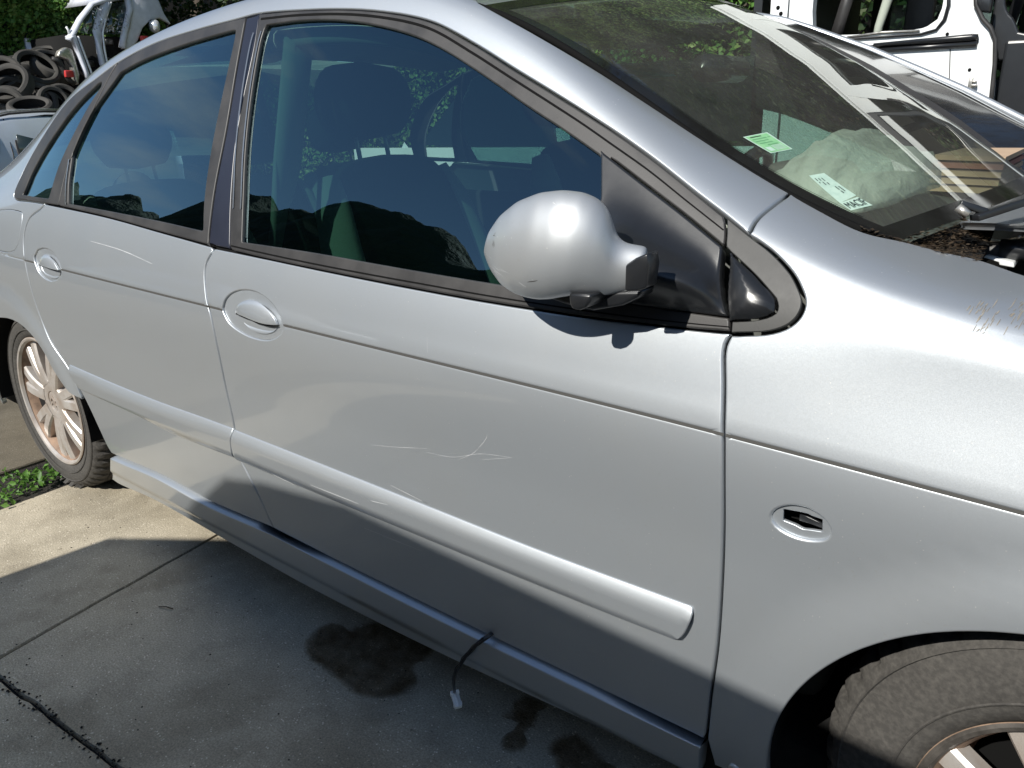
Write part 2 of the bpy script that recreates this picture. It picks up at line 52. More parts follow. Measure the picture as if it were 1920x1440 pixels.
'pillar_top': [[1.8064,1.2923],[1.8159,1.29],[1.825,1.2883],[1.834,1.287],[1.8427,1.286],[1.8513,1.2853],[1.8597,1.2848],[1.868,1.2846],[1.8762,1.2845],[1.8843,1.2846],[1.8922,1.2848],[1.9001,1.2851],[1.9079,1.2855],[1.9155,1.2861],[1.9231,1.2868],[1.9307,1.2875],[1.9381,1.2883],[1.9455,1.2892],[1.9528,1.2901],[1.9601,1.2912],[1.9673,1.2923],[1.9745,1.2935],[1.9815,1.2948],[1.9885,1.2962],[1.9954,1.2977],[2.0022,1.2992],[2.009,1.3008],[2.0157,1.3024],[2.0223,1.3041],[2.0289,1.3059],[2.0354,1.3077],[2.0419,1.3095],[2.0483,1.3114],[2.0547,1.3133],[2.061,1.3151],[2.0671,1.3169],[2.0732,1.3187],[2.0792,1.3204],[2.0853,1.3221],[2.0913,1.3237],[2.0973,1.3253],[2.1034,1.3268],[2.1094,1.3283],[2.1154,1.3297],[2.1214,1.3311],[2.1274,1.3324],[2.1334,1.3337],[2.1394,1.335],[2.1454,1.3362],[2.1514,1.3374],[2.1573,1.3386],[2.1633,1.3397],[2.1692,1.3409],[2.1751,1.3419],[2.181,1.3429],[2.1869,1.3439],[2.1928,1.3448],[2.1988,1.3456],[2.2047,1.3463],[2.2106,1.347],[2.2165,1.3477],[2.2224,1.3483],[2.2282,1.3489],[2.2341,1.3494],[2.2399,1.3499],[2.2458,1.3503],[2.2516,1.3508],[2.2574,1.3512],[2.2631,1.3516],[2.2689,1.3519],[2.2746,1.3523],[2.2806,1.3526],[2.2868,1.353],[2.293,1.3532],[2.2992,1.3535],[2.3054,1.3537],[2.3116,1.3538],[2.3178,1.354],[2.3239,1.354],[2.33,1.3541],[2.3359,1.3541],[2.3417,1.3541],[2.3473,1.354],[2.3528,1.354],[2.3581,1.3539],[2.3632,1.3538],[2.3681,1.3537],[2.3727,1.3535],[2.3789,1.3534],[2.3846,1.3533],[2.39,1.3532],[2.3952,1.353],[2.4002,1.3529],[2.4051,1.3528],[2.4101,1.3525],[2.4153,1.3522]],
'rear_door_back': [[0.3329,0.9725],[0.3168,0.9623],[0.3019,0.9569],[0.2818,0.9507],[0.2612,0.9433],[0.2451,0.9344],[0.2356,0.9252],[0.2284,0.9147],[0.223,0.9035],[0.2189,0.8918],[0.2158,0.8799],[0.2144,0.8689],[0.2145,0.8576],[0.2158,0.8462],[0.2176,0.8347],[0.2196,0.8235],[0.2213,0.8125],[0.2229,0.8019],[0.2245,0.7917],[0.2262,0.7817],[0.2279,0.7718],[0.2296,0.7618],[0.2312,0.7517],[0.2326,0.7418],[0.2339,0.7317],[0.2354,0.7216],[0.237,0.7113],[0.2389,0.701],[0.2412,0.6906],[0.2439,0.6803],[0.2468,0.6707],[0.25,0.6609],[0.2536,0.651],[0.2577,0.641],[0.2624,0.631],[0.2679,0.6209],[0.2742,0.6108],[0.2811,0.6008],[0.2883,0.5918],[0.2964,0.5829],[0.3053,0.5743],[0.3146,0.5657],[0.3241,0.5571],[0.3336,0.5484],[0.343,0.5396],[0.3518,0.5305],[0.3601,0.5211],[0.3673,0.512],[0.3744,0.5028],[0.3812,0.4936],[0.3878,0.4842],[0.3943,0.4747],[0.4006,0.4651],[0.4068,0.4552],[0.4129,0.4452],[0.419,0.4349],[0.4251,0.4244],[0.4302,0.4149],[0.4355,0.4045],[0.4407,0.3934],[0.4458,0.3818],[0.4508,0.3698],[0.4556,0.3576],[0.46,0.3454],[0.464,0.3334],[0.4677,0.3218],[0.4709,0.3108],[0.4737,0.3006],[0.4761,0.2916],[0.4783,0.2839],[0.4805,0.2778],[0.4902,0.2635]],
'arch_rear': [[0.4229,0.4204],[0.3998,0.4227],[0.3765,0.425],[0.3544,0.4301],[0.342,0.4353],[0.33,0.4419],[0.3186,0.4496],[0.3077,0.4581],[0.2973,0.4672],[0.2874,0.4764],[0.2781,0.4856],[0.2695,0.4952],[0.2621,0.5055],[0.2554,0.5161],[0.2488,0.5268],[0.242,0.5372],[0.2345,0.547],[0.2258,0.5561],[0.2137,0.5667],[0.2008,0.5767],[0.187,0.586],[0.1723,0.5944],[0.1565,0.6016],[0.1391,0.608],[0.1205,0.6134],[0.101,0.6176],[0.0807,0.6207],[0.0452,0.623],[0.0078,0.6223],[-0.026,0.6191],[-0.0606,0.6147]],
'belt_rear': [[0.1036,1.0166],[0.1144,1.0024],[0.1381,0.9921],[0.1661,0.9885],[0.1936,0.9855],[0.2203,0.9828],[0.2459,0.9803],[0.276,0.9774],[0.3047,0.9748],[0.3329,0.9725]],
'sill': [[0.4956,0.2574],[0.5229,0.2586],[0.5498,0.2597],[0.5804,0.2612],[0.5985,0.2623],[0.618,0.2636],[0.6385,0.2651],[0.6598,0.2667],[0.6817,0.2682],[0.7038,0.2696],[0.7261,0.2708],[0.7482,0.2717],[0.7701,0.2723],[0.7863,0.2724],[0.8027,0.2722],[0.8191,0.2718],[0.8356,0.2712],[0.8521,0.2704],[0.8688,0.2696],[0.8854,0.2687],[0.9021,0.2677],[0.9188,0.2668],[0.9356,0.2659],[0.9523,0.2651],[0.969,0.2644],[0.9857,0.2638],[1.0023,0.2634],[1.0189,0.2632],[1.0355,0.2633],[1.0517,0.2636],[1.0681,0.264],[1.0845,0.2646],[1.1009,0.2653],[1.1174,0.2661],[1.1338,0.267],[1.1501,0.268],[1.1664,0.269],[1.1826,0.2701],[1.1987,0.2711],[1.2146,0.2722],[1.2304,0.2733],[1.246,0.2744],[1.2614,0.2754],[1.2767,0.2764],[1.2917,0.2773],[1.3064,0.2782],[1.3196,0.2779],[1.3325,0.2777],[1.3451,0.2774],[1.3574,0.2771],[1.3696,0.2769],[1.3816,0.2766],[1.3936,0.2763],[1.4054,0.2761],[1.4172,0.2758],[1.429,0.2756],[1.4408,0.2753],[1.4527,0.2751],[1.4647,0.2748],[1.4767,0.2746],[1.489,0.2744],[1.5014,0.2742],[1.514,0.274],[1.5268,0.2738],[1.5399,0.2736],[1.5532,0.2735],[1.5626,0.2734],[1.5721,0.2733],[1.5817,0.2732],[1.5913,0.2731],[1.6009,0.273],[1.6107,0.2729],[1.6204,0.2728],[1.6302,0.2727],[1.6401,0.2726],[1.65,0.2725],[1.6599,0.2724],[1.6699,0.2724],[1.6798,0.2723],[1.6898,0.2722],[1.6999,0.2721],[1.7099,0.2721],[1.72,0.272],[1.73,0.2719],[1.7401,0.2719],[1.7502,0.2718],[1.7602,0.2718],[1.7703,0.2717],[1.7804,0.2717],[1.7905,0.2716],[1.8005,0.2716],[1.8106,0.2716],[1.8206,0.2715],[1.8306,0.2715],[1.8406,0.2715],[1.8506,0.2715],[1.8606,0.2714],[1.8705,0.2714],[1.8804,0.2714],[1.8903,0.2714],[1.9001,0.2714],[1.9099,0.2714],[1.9197,0.2714],[1.9294,0.2715],[1.9391,0.2715],[1.9488,0.2715],[1.9584,0.2715],[1.966,0.2716],[1.9736,0.2716],[1.9812,0.2716],[1.9888,0.2717],[1.9964,0.2717],[2.0041,0.2718],[2.0117,0.2718],[2.0194,0.2719],[2.027,0.2719],[2.0347,0.272],[2.0423,0.2721],[2.05,0.2721],[2.0576,0.2722],[2.0653,0.2723],[2.0729,0.2723],[2.0805,0.2724],[2.0881,0.2725],[2.0957,0.2726],[2.1033,0.2727],[2.1109,0.2727],[2.1184,0.2728],[2.126,0.2729],[2.1335,0.273],[2.141,0.2731],[2.1485,0.2732],[2.1559,0.2733],[2.1633,0.2734],[2.1707,0.2734],[2.1781,0.2735],[2.1854,0.2736],[2.1928,0.2737],[2.2,0.2738],[2.2073,0.2739],[2.2145,0.274],[2.2217,0.2741],[2.2288,0.2742],[2.2359,0.2742],[2.243,0.2743],[2.2501,0.2744],[2.2571,0.2745],[2.264,0.2746],[2.2709,0.2747],[2.2778,0.2748],[2.2847,0.2748],[2.2915,0.2749],[2.2982,0.275],[2.3049,0.2751],[2.3116,0.2751],[2.3182,0.2752],[2.3248,0.2753],[2.3313,0.2754],[2.3378,0.2754],[2.3443,0.2755],[2.3506,0.2756],[2.357,0.2756],[2.3633,0.2757],[2.3695,0.2757],[2.3757,0.2758],[2.3819,0.2758],[2.388,0.2759],[2.394,0.2759],[2.4,0.276],[2.406,0.276],[2.4118,0.2761],[2.4177,0.2761],[2.4235,0.2761],[2.4188,0.188],[2.4124,0.188],[2.4064,0.188],[2.3995,0.188],[2.3903,0.1876],[2.3869,0.1874],[2.3831,0.1871],[2.3791,0.1868],[2.3747,0.1865],[2.3701,0.1861],[2.3652,0.1857],[2.36,0.1853],[2.3545,0.1848],[2.3488,0.1842],[2.3428,0.1837],[2.3366,0.1831],[2.3302,0.1825],[2.3236,0.1818],[2.3167,0.1812],[2.3097,0.1805],[2.3024,0.1798],[2.295,0.179],[2.2875,0.1783],[2.2797,0.1775],[2.2719,0.1768],[2.2639,0.176],[2.2557,0.1752],[2.2475,0.1744],[2.2392,0.1736],[2.2308,0.1728],[2.2223,0.172],[2.2138,0.1712],[2.2052,0.1704],[2.1966,0.1697],[2.188,0.1689],[2.1795,0.1681],[2.1709,0.1674],[2.1624,0.1667],[2.1539,0.166],[2.1455,0.1653],[2.1372,0.1647],[2.1291,0.1641],[2.1214,0.1635],[2.1137,0.1629],[2.106,0.1624],[2.0981,0.1618],[2.0901,0.1612],[2.0821,0.1607],[2.0739,0.1601],[2.0657,0.1595],[2.0574,0.1589],[2.0491,0.1583],[2.0406,0.1578],[2.0321,0.1572],[2.0235,0.1566],[2.0148,0.156],[2.0061,0.1554],[1.9973,0.1548],[1.9884,0.1543],[1.9795,0.1537],[1.9705,0.1531],[1.9615,0.1525],[1.9523,0.152],[1.9432,0.1514],[1.934,0.1508],[1.9247,0.1502],[1.9154,0.1497],[1.906,0.1491],[1.8966,0.1486],[1.8871,0.148],[1.8777,0.1475],[1.8681,0.1469],[1.8586,0.1464],[1.849,0.1459],[1.8394,0.1454],[1.8298,0.1449],[1.8201,0.1444],[1.8104,0.1439],[1.8007,0.1434],[1.7911,0.1429],[1.7814,0.1424],[1.7717,0.142],[1.762,0.1415],[1.7523,0.1411],[1.7413,0.1406],[1.7302,0.1401],[1.719,0.1396],[1.7078,0.1392],[1.6965,0.1387],[1.685,0.1383],[1.6735,0.1378],[1.662,0.1374],[1.6504,0.1369],[1.6387,0.1365],[1.627,0.1361],[1.6152,0.1357],[1.6034,0.1353],[1.5915,0.1349],[1.5796,0.1345],[1.5677,0.1342],[1.5558,0.1338],[1.5438,0.1335],[1.5319,0.1331],[1.5199,0.1328],[1.508,0.1325],[1.4961,0.1322],[1.4842,0.132],[1.4723,0.1317],[1.4605,0.1315],[1.4487,0.1313],[1.437,0.1311],[1.4253,0.1309],[1.4137,0.1308],[1.4022,0.1307],[1.3908,0.1306],[1.3795,0.1305],[1.3683,0.1305],[1.3531,0.1304],[1.3381,0.1305],[1.3234,0.1306],[1.3089,0.1308],[1.2947,0.1311],[1.2805,0.1314],[1.2666,0.1318],[1.2527,0.1322],[1.239,0.1326],[1.2253,0.1331],[1.2117,0.1336],[1.198,0.1341],[1.1843,0.1346],[1.1706,0.1352],[1.1567,0.1357],[1.1427,0.1363],[1.1286,0.1368],[1.1142,0.1373],[1.0989,0.1379],[1.0835,0.1384],[1.068,0.1391],[1.0525,0.1397],[1.0368,0.1404],[1.0211,0.1411],[1.0054,0.1418],[0.9896,0.1425],[0.9739,0.1432],[0.9581,0.1438],[0.9424,0.1445],[0.9267,0.1452],[0.9112,0.1458],[0.8957,0.1463],[0.8803,0.1469],[0.8651,0.1473],[0.8455,0.1479],[0.8264,0.1486],[0.8077,0.1492],[0.7891,0.1498],[0.7706,0.1503],[0.7519,0.1508],[0.733,0.151],[0.7137,0.1511],[0.6937,0.151],[0.6729,0.1506],[0.6503,0.1497],[0.6254,0.1482],[0.5989,0.1462],[0.5715,0.1439],[0.544,0.1415],[0.5171,0.1392],[0.4917,0.1372],[0.4687,0.1357],[0.4491,0.135],[0.4337,0.1352],[0.4146,0.1386],[0.4014,0.1433]],
'mould_front_top': [[1.229,0.5292],[1.2433,0.5291],[1.2575,0.529],[1.2716,0.5289],[1.2855,0.5288],[1.2994,0.5287],[1.3131,0.5286],[1.3267,0.5285],[1.3401,0.5284],[1.3535,0.5283],[1.3667,0.5282],[1.3798,0.5282],[1.3929,0.5281],[1.4057,0.528],[1.4185,0.5279],[1.4312,0.5278],[1.4438,0.5277],[1.4562,0.5276],[1.4686,0.5276],[1.4808,0.5275],[1.493,0.5274],[1.505,0.5273],[1.517,0.5272],[1.5288,0.5272],[1.5406,0.5271],[1.5522,0.527],[1.5638,0.5269],[1.5752,0.5269],[1.5866,0.5268],[1.5978,0.5267],[1.6089,0.5266],[1.62,0.5265],[1.6309,0.5265],[1.6417,0.5264],[1.6525,0.5263],[1.6631,0.5263],[1.6737,0.5262],[1.6842,0.5261],[1.6946,0.526],[1.7049,0.526],[1.7151,0.5259],[1.7253,0.5258],[1.7354,0.5257],[1.7455,0.5257],[1.7555,0.5256],[1.7654,0.5255],[1.7753,0.5254],[1.7851,0.5254],[1.7949,0.5253],[1.8046,0.5252],[1.8142,0.5251],[1.8239,0.5251],[1.8335,0.525],[1.843,0.5249],[1.8525,0.5248],[1.8615,0.5247],[1.8704,0.5247],[1.8793,0.5246],[1.8882,0.5245],[1.897,0.5244],[1.9058,0.5243],[1.9146,0.5242],[1.9233,0.5241],[1.932,0.524],[1.9406,0.5239],[1.9492,0.5237],[1.9577,0.5236],[1.9662,0.5235],[1.9746,0.5234],[1.983,0.5233],[1.9913,0.5233],[1.9996,0.5232],[2.0079,0.5231],[2.0161,0.523],[2.0242,0.5229],[2.0323,0.5229],[2.0403,0.5228],[2.0482,0.5228],[2.0562,0.5227],[2.064,0.5227],[2.0718,0.5227],[2.0795,0.5227],[2.0872,0.5227],[2.0948,0.5227],[2.1024,0.5227],[2.1099,0.5228],[2.1175,0.5228],[2.1251,0.5229],[2.1327,0.523],[2.1404,0.523],[2.148,0.5231],[2.1557,0.5232],[2.1633,0.5233],[2.1709,0.5235],[2.1784,0.5236],[2.1859,0.5237],[2.1933,0.5238],[2.2007,0.524],[2.208,0.5241],[2.2152,0.5243],[2.2223,0.5244],[2.2293,0.5246],[2.2362,0.5247],[2.2429,0.5249],[2.2496,0.525],[2.2561,0.5252],[2.2625,0.5253],[2.2687,0.5255],[2.2748,0.5256],[2.2807,0.5258],[2.2864,0.5259],[2.292,0.526],[2.2974,0.5262],[2.3026,0.5263],[2.3076,0.5264],[2.3153,0.5266],[2.3226,0.5267],[2.3295,0.5269],[2.3361,0.5271],[2.3424,0.5272],[2.3485,0.5274],[2.3544,0.5276],[2.3603,0.5277],[2.3661,0.5279],[2.3719,0.5281],[2.3779,0.5282],[2.3839,0.5284]],
'mould_front_bot': [[1.2156,0.4464],[1.2298,0.4464],[1.2437,0.4464],[1.2575,0.4465],[1.2711,0.4465],[1.2845,0.4465],[1.2978,0.4465],[1.311,0.4466],[1.3241,0.4466],[1.337,0.4466],[1.3499,0.4466],[1.3626,0.4467],[1.3753,0.4467],[1.3879,0.4467],[1.4005,0.4467],[1.4129,0.4468],[1.4254,0.4468],[1.4378,0.4468],[1.4502,0.4469],[1.4625,0.4469],[1.4749,0.4469],[1.4872,0.447],[1.4996,0.447],[1.5119,0.4471],[1.5243,0.4471],[1.5355,0.4472],[1.5467,0.4472],[1.558,0.4473],[1.5692,0.4473],[1.5805,0.4474],[1.5917,0.4474],[1.6029,0.4475],[1.614,0.4475],[1.6252,0.4476],[1.6362,0.4477],[1.6473,0.4477],[1.6583,0.4478],[1.6693,0.4478],[1.6802,0.4479],[1.691,0.448],[1.7018,0.448],[1.7125,0.4481],[1.7231,0.4481],[1.7337,0.4482],[1.7441,0.4482],[1.7545,0.4483],[1.7648,0.4483],[1.7751,0.4484],[1.7852,0.4484],[1.7952,0.4485],[1.8052,0.4485],[1.815,0.4486],[1.8247,0.4486],[1.8343,0.4487],[1.8438,0.4487],[1.8533,0.4487],[1.8626,0.4488],[1.8719,0.4488],[1.8811,0.4488],[1.8903,0.4488],[1.8993,0.4488],[1.9083,0.4489],[1.9173,0.4489],[1.9262,0.4489],[1.935,0.4489],[1.9438,0.4489],[1.9525,0.4489],[1.9611,0.4489],[1.9697,0.4489],[1.9782,0.449],[1.9866,0.449],[1.995,0.449],[2.0034,0.449],[2.0117,0.449],[2.0199,0.4491],[2.0281,0.4491],[2.0362,0.4491],[2.0443,0.4492],[2.0523,0.4492],[2.0603,0.4493],[2.0682,0.4494],[2.076,0.4494],[2.0838,0.4495],[2.0916,0.4496],[2.0993,0.4497],[2.107,0.4498],[2.1148,0.4499],[2.1227,0.45],[2.1306,0.4501],[2.1385,0.4502],[2.1465,0.4503],[2.1545,0.4505],[2.1624,0.4506],[2.1703,0.4507],[2.1782,0.4509],[2.186,0.451],[2.1938,0.4512],[2.2015,0.4513],[2.2091,0.4515],[2.2166,0.4517],[2.2239,0.4518],[2.2312,0.452],[2.2383,0.4521],[2.2452,0.4523],[2.252,0.4525],[2.2586,0.4526],[2.265,0.4528],[2.2713,0.453],[2.2773,0.4531],[2.2831,0.4533],[2.2887,0.4534],[2.2941,0.4536],[2.2993,0.4538],[2.3041,0.4539],[2.3088,0.4541],[2.3166,0.4543],[2.3236,0.4546],[2.3301,0.4548],[2.3361,0.4551],[2.3418,0.4554],[2.3474,0.4556],[2.3529,0.4559],[2.3585,0.4561],[2.3644,0.4564]],
'mould_front': [[1.229,0.5292],[1.2433,0.5291],[1.2575,0.529],[1.2716,0.5289],[1.2855,0.5288],[1.2994,0.5287],[1.3131,0.5286],[1.3267,0.5285],[1.3401,0.5284],[1.3535,0.5283],[1.3667,0.5282],[1.3798,0.5282],[1.3929,0.5281],[1.4057,0.528],[1.4185,0.5279],[1.4312,0.5278],[1.4438,0.5277],[1.4562,0.5276],[1.4686,0.5276],[1.4808,0.5275],[1.493,0.5274],[1.505,0.5273],[1.517,0.5272],[1.5288,0.5272],[1.5406,0.5271],[1.5522,0.527],[1.5638,0.5269],[1.5752,0.5269],[1.5866,0.5268],[1.5978,0.5267],[1.6089,0.5266],[1.62,0.5265],[1.6309,0.5265],[1.6417,0.5264],[1.6525,0.5263],[1.6631,0.5263],[1.6737,0.5262],[1.6842,0.5261],[1.6946,0.526],[1.7049,0.526],[1.7151,0.5259],[1.7253,0.5258],[1.7354,0.5257],[1.7455,0.5257],[1.7555,0.5256],[1.7654,0.5255],[1.7753,0.5254],[1.7851,0.5254],[1.7949,0.5253],[1.8046,0.5252],[1.8142,0.5251],[1.8239,0.5251],[1.8335,0.525],[1.843,0.5249],[1.8525,0.5248],[1.8615,0.5247],[1.8704,0.5247],[1.8793,0.5246],[1.8882,0.5245],[1.897,0.5244],[1.9058,0.5243],[1.9146,0.5242],[1.9233,0.5241],[1.932,0.524],[1.9406,0.5239],[1.9492,0.5237],[1.9577,0.5236],[1.9662,0.5235],[1.9746,0.5234],[1.983,0.5233],[1.9913,0.5233],[1.9996,0.5232],[2.0079,0.5231],[2.0161,0.523],[2.0242,0.5229],[2.0323,0.5229],[2.0403,0.5228],[2.0482,0.5228],[2.0562,0.5227],[2.064,0.5227],[2.0718,0.5227],[2.0795,0.5227],[2.0872,0.5227],[2.0948,0.5227],[2.1024,0.5227],[2.1099,0.5228],[2.1175,0.5228],[2.1251,0.5229],[2.1327,0.523],[2.1404,0.523],[2.148,0.5231],[2.1557,0.5232],[2.1633,0.5233],[2.1709,0.5235],[2.1784,0.5236],[2.1859,0.5237],[2.1933,0.5238],[2.2007,0.524],[2.208,0.5241],[2.2152,0.5243],[2.2223,0.5244],[2.2293,0.5246],[2.2362,0.5247],[2.2429,0.5249],[2.2496,0.525],[2.2561,0.5252],[2.2625,0.5253],[2.2687,0.5255],[2.2748,0.5256],[2.2807,0.5258],[2.2864,0.5259],[2.292,0.526],[2.2974,0.5262],[2.3026,0.5263],[2.3076,0.5264],[2.3153,0.5266],[2.3226,0.5267],[2.3295,0.5269],[2.3361,0.5271],[2.3424,0.5272],[2.3485,0.5274],[2.3544,0.5276],[2.3603,0.5277],[2.3661,0.5279],[2.3719,0.5281],[2.3779,0.5282],[2.3839,0.5284],[2.3911,0.5286],[2.3969,0.5273],[2.3991,0.5169],[2.3981,0.5097],[2.3959,0.5009],[2.3931,0.4917],[2.3901,0.4836],[2.3854,0.4739],[2.3802,0.466],[2.3715,0.4578],[2.3644,0.4564],[2.3585,0.4561],[2.3529,0.4559],[2.3474,0.4556],[2.3418,0.4554],[2.3361,0.4551],[2.3301,0.4548],[2.3236,0.4546],[2.3166,0.4543],[2.3088,0.4541],[2.3041,0.4539],[2.2993,0.4538],[2.2941,0.4536],[2.2887,0.4534],[2.2831,0.4533],[2.2773,0.4531],[2.2713,0.453],[2.265,0.4528],[2.2586,0.4526],[2.252,0.4525],[2.2452,0.4523],[2.2383,0.4521],[2.2312,0.452],[2.2239,0.4518],[2.2166,0.4517],[2.2091,0.4515],[2.2015,0.4513],[2.1938,0.4512],[2.186,0.451],[2.1782,0.4509],[2.1703,0.4507],[2.1624,0.4506],[2.1545,0.4505],[2.1465,0.4503],[2.1385,0.4502],[2.1306,0.4501],[2.1227,0.45],[2.1148,0.4499],[2.107,0.4498],[2.0993,0.4497],[2.0916,0.4496],[2.0838,0.4495],[2.076,0.4494],[2.0682,0.4494],[2.0603,0.4493],[2.0523,0.4492],[2.0443,0.4492],[2.0362,0.4491],[2.0281,0.4491],[2.0199,0.4491],[2.0117,0.449],[2.0034,0.449],[1.995,0.449],[1.9866,0.449],[1.9782,0.449],[1.9697,0.4489],[1.9611,0.4489],[1.9525,0.4489],[1.9438,0.4489],[1.935,0.4489],[1.9262,0.4489],[1.9173,0.4489],[1.9083,0.4489],[1.8993,0.4488],[1.8903,0.4488],[1.8811,0.4488],[1.8719,0.4488],[1.8626,0.4488],[1.8533,0.4487],[1.8438,0.4487],[1.8343,0.4487],[1.8247,0.4486],[1.815,0.4486],[1.8051,0.4485],[1.7952,0.4485],[1.7852,0.4484],[1.775,0.4484],[1.7648,0.4484],[1.7545,0.4483],[1.7441,0.4482],[1.7336,0.4482],[1.723,0.4481],[1.7124,0.4481],[1.7017,0.448],[1.6909,0.448],[1.68,0.4479],[1.6691,0.4479],[1.6582,0.4478],[1.6472,0.4477],[1.6361,0.4477],[1.625,0.4476],[1.6139,0.4476],[1.6027,0.4475],[1.5915,0.4474],[1.5803,0.4474],[1.5691,0.4473],[1.5579,0.4473],[1.5467,0.4472],[1.5355,0.4472],[1.5243,0.4471],[1.5115,0.4471],[1.4988,0.447],[1.486,0.447],[1.4733,0.4469],[1.4606,0.4469],[1.4478,0.4468],[1.4351,0.4468],[1.4223,0.4467],[1.4095,0.4467],[1.3966,0.4466],[1.3837,0.4466],[1.3707,0.4466],[1.3576,0.4465],[1.3444,0.4465],[1.3312,0.4465],[1.3178,0.4464],[1.3043,0.4464],[1.2906,0.4463],[1.2769,0.4463],[1.2629,0.4463],[1.2488,0.4462],[1.2345,0.4462],[1.22,0.4462],[1.2195,0.4518],[1.219,0.4618],[1.2182,0.4717],[1.2177,0.4816],[1.2183,0.4914],[1.2209,0.5031],[1.2246,0.5147],[1.2282,0.5262]],
'mould_rear': [[0.3821,0.5357],[0.4053,0.535],[0.4281,0.5344],[0.4507,0.5337],[0.473,0.533],[0.495,0.5324],[0.5168,0.5317],[0.5384,0.5311],[0.5597,0.5305],[0.581,0.5299],[0.602,0.5294],[0.6229,0.529],[0.6437,0.5286],[0.6631,0.5282],[0.6825,0.5279],[0.7016,0.5276],[0.7207,0.5273],[0.7396,0.527],[0.7584,0.5268],[0.777,0.5266],[0.7954,0.5265],[0.8137,0.5263],[0.8318,0.5263],[0.8497,0.5262],[0.8674,0.5262],[0.8849,0.5263],[0.9036,0.5264],[0.9224,0.5266],[0.9411,0.5268],[0.9597,0.5271],[0.9782,0.5275],[0.9963,0.5278],[1.0142,0.5282],[1.0316,0.5286],[1.0486,0.5289],[1.065,0.5293],[1.0809,0.5296],[1.0961,0.5298],[1.1141,0.53],[1.1312,0.5302],[1.1476,0.5304],[1.1635,0.5305],[1.1791,0.5306],[1.1944,0.5308],[1.2097,0.5309],[1.2251,0.531],[1.2262,0.5271],[1.2236,0.5154],[1.2208,0.5035],[1.2183,0.4914],[1.2163,0.4783],[1.2146,0.4649],[1.2128,0.4514],[1.2055,0.4494],[1.1904,0.449],[1.175,0.4485],[1.1593,0.448],[1.1435,0.4474],[1.1275,0.4469],[1.1113,0.4463],[1.095,0.4457],[1.0785,0.4452],[1.062,0.4447],[1.0455,0.4443],[1.0289,0.4439],[1.0123,0.4436],[0.9958,0.4435],[0.9793,0.4434],[0.963,0.4435],[0.9455,0.4438],[0.9283,0.4443],[0.9112,0.445],[0.8942,0.4458],[0.8773,0.4467],[0.8603,0.4477],[0.8433,0.4488],[0.8261,0.4499],[0.8087,0.4509],[0.791,0.452],[0.773,0.4529],[0.7545,0.4537],[0.7354,0.4544],[0.7165,0.455],[0.6972,0.4555],[0.6776,0.456],[0.6575,0.4563],[0.6372,0.4567],[0.6165,0.457],[0.5954,0.4573],[0.5741,0.4575],[0.5525,0.4578],[0.5307,0.458],[0.5085,0.4583],[0.4862,0.4585],[0.4637,0.4588],[0.441,0.4591],[0.4281,0.4668],[0.4157,0.4769],[0.4033,0.4871],[0.3932,0.498],[0.3875,0.5089],[0.3838,0.5204],[0.38,0.5318]],
'mould_rear_top': [[0.3821,0.5357],[0.4053,0.535],[0.4281,0.5344],[0.4507,0.5337],[0.473,0.533],[0.495,0.5324],[0.5168,0.5317],[0.5384,0.5311],[0.5597,0.5305],[0.581,0.5299],[0.602,0.5294],[0.6229,0.529],[0.6437,0.5286],[0.6631,0.5282],[0.6825,0.5279],[0.7016,0.5276],[0.7207,0.5273],[0.7396,0.527],[0.7584,0.5268],[0.777,0.5266],[0.7954,0.5265],[0.8137,0.5263],[0.8318,0.5263],[0.8497,0.5262],[0.8674,0.5262],[0.8849,0.5263],[0.9036,0.5264],[0.9224,0.5266],[0.9411,0.5268],[0.9597,0.5271],[0.9782,0.5275],[0.9963,0.5278],[1.0142,0.5282],[1.0316,0.5286],[1.0486,0.5289],[1.065,0.5293],[1.0809,0.5296],[1.0961,0.5298],[1.1141,0.53],[1.1312,0.5302],[1.1476,0.5304],[1.1635,0.5305],[1.1791,0.5306],[1.1944,0.5308],[1.2097,0.5309],[1.2251,0.531]],
'mould_rear_bot': [[0.4073,0.4607],[0.4297,0.4603],[0.4519,0.4599],[0.474,0.4596],[0.4959,0.4593],[0.5176,0.459],[0.539,0.4586],[0.5602,0.4583],[0.5811,0.458],[0.6017,0.4576],[0.622,0.4573],[0.6418,0.4569],[0.6614,0.4565],[0.6805,0.456],[0.6992,0.4555],[0.7176,0.455],[0.7354,0.4544],[0.7548,0.4537],[0.7736,0.4528],[0.7917,0.4519],[0.8094,0.4508],[0.8268,0.4498],[0.8438,0.4487],[0.8607,0.4476],[0.8775,0.4467],[0.8943,0.4457],[0.9112,0.4449],[0.9282,0.4443],[0.9454,0.4438],[0.963,0.4435],[0.9797,0.4434],[0.9966,0.4435],[1.0135,0.4437],[1.0306,0.444],[1.0476,0.4444],[1.0647,0.4448],[1.0817,0.4454],[1.0986,0.4459],[1.1154,0.4465],[1.132,0.4471],[1.1485,0.4477],[1.1648,0.4483],[1.1809,0.4489],[1.1967,0.4494],[1.2123,0.4498]],
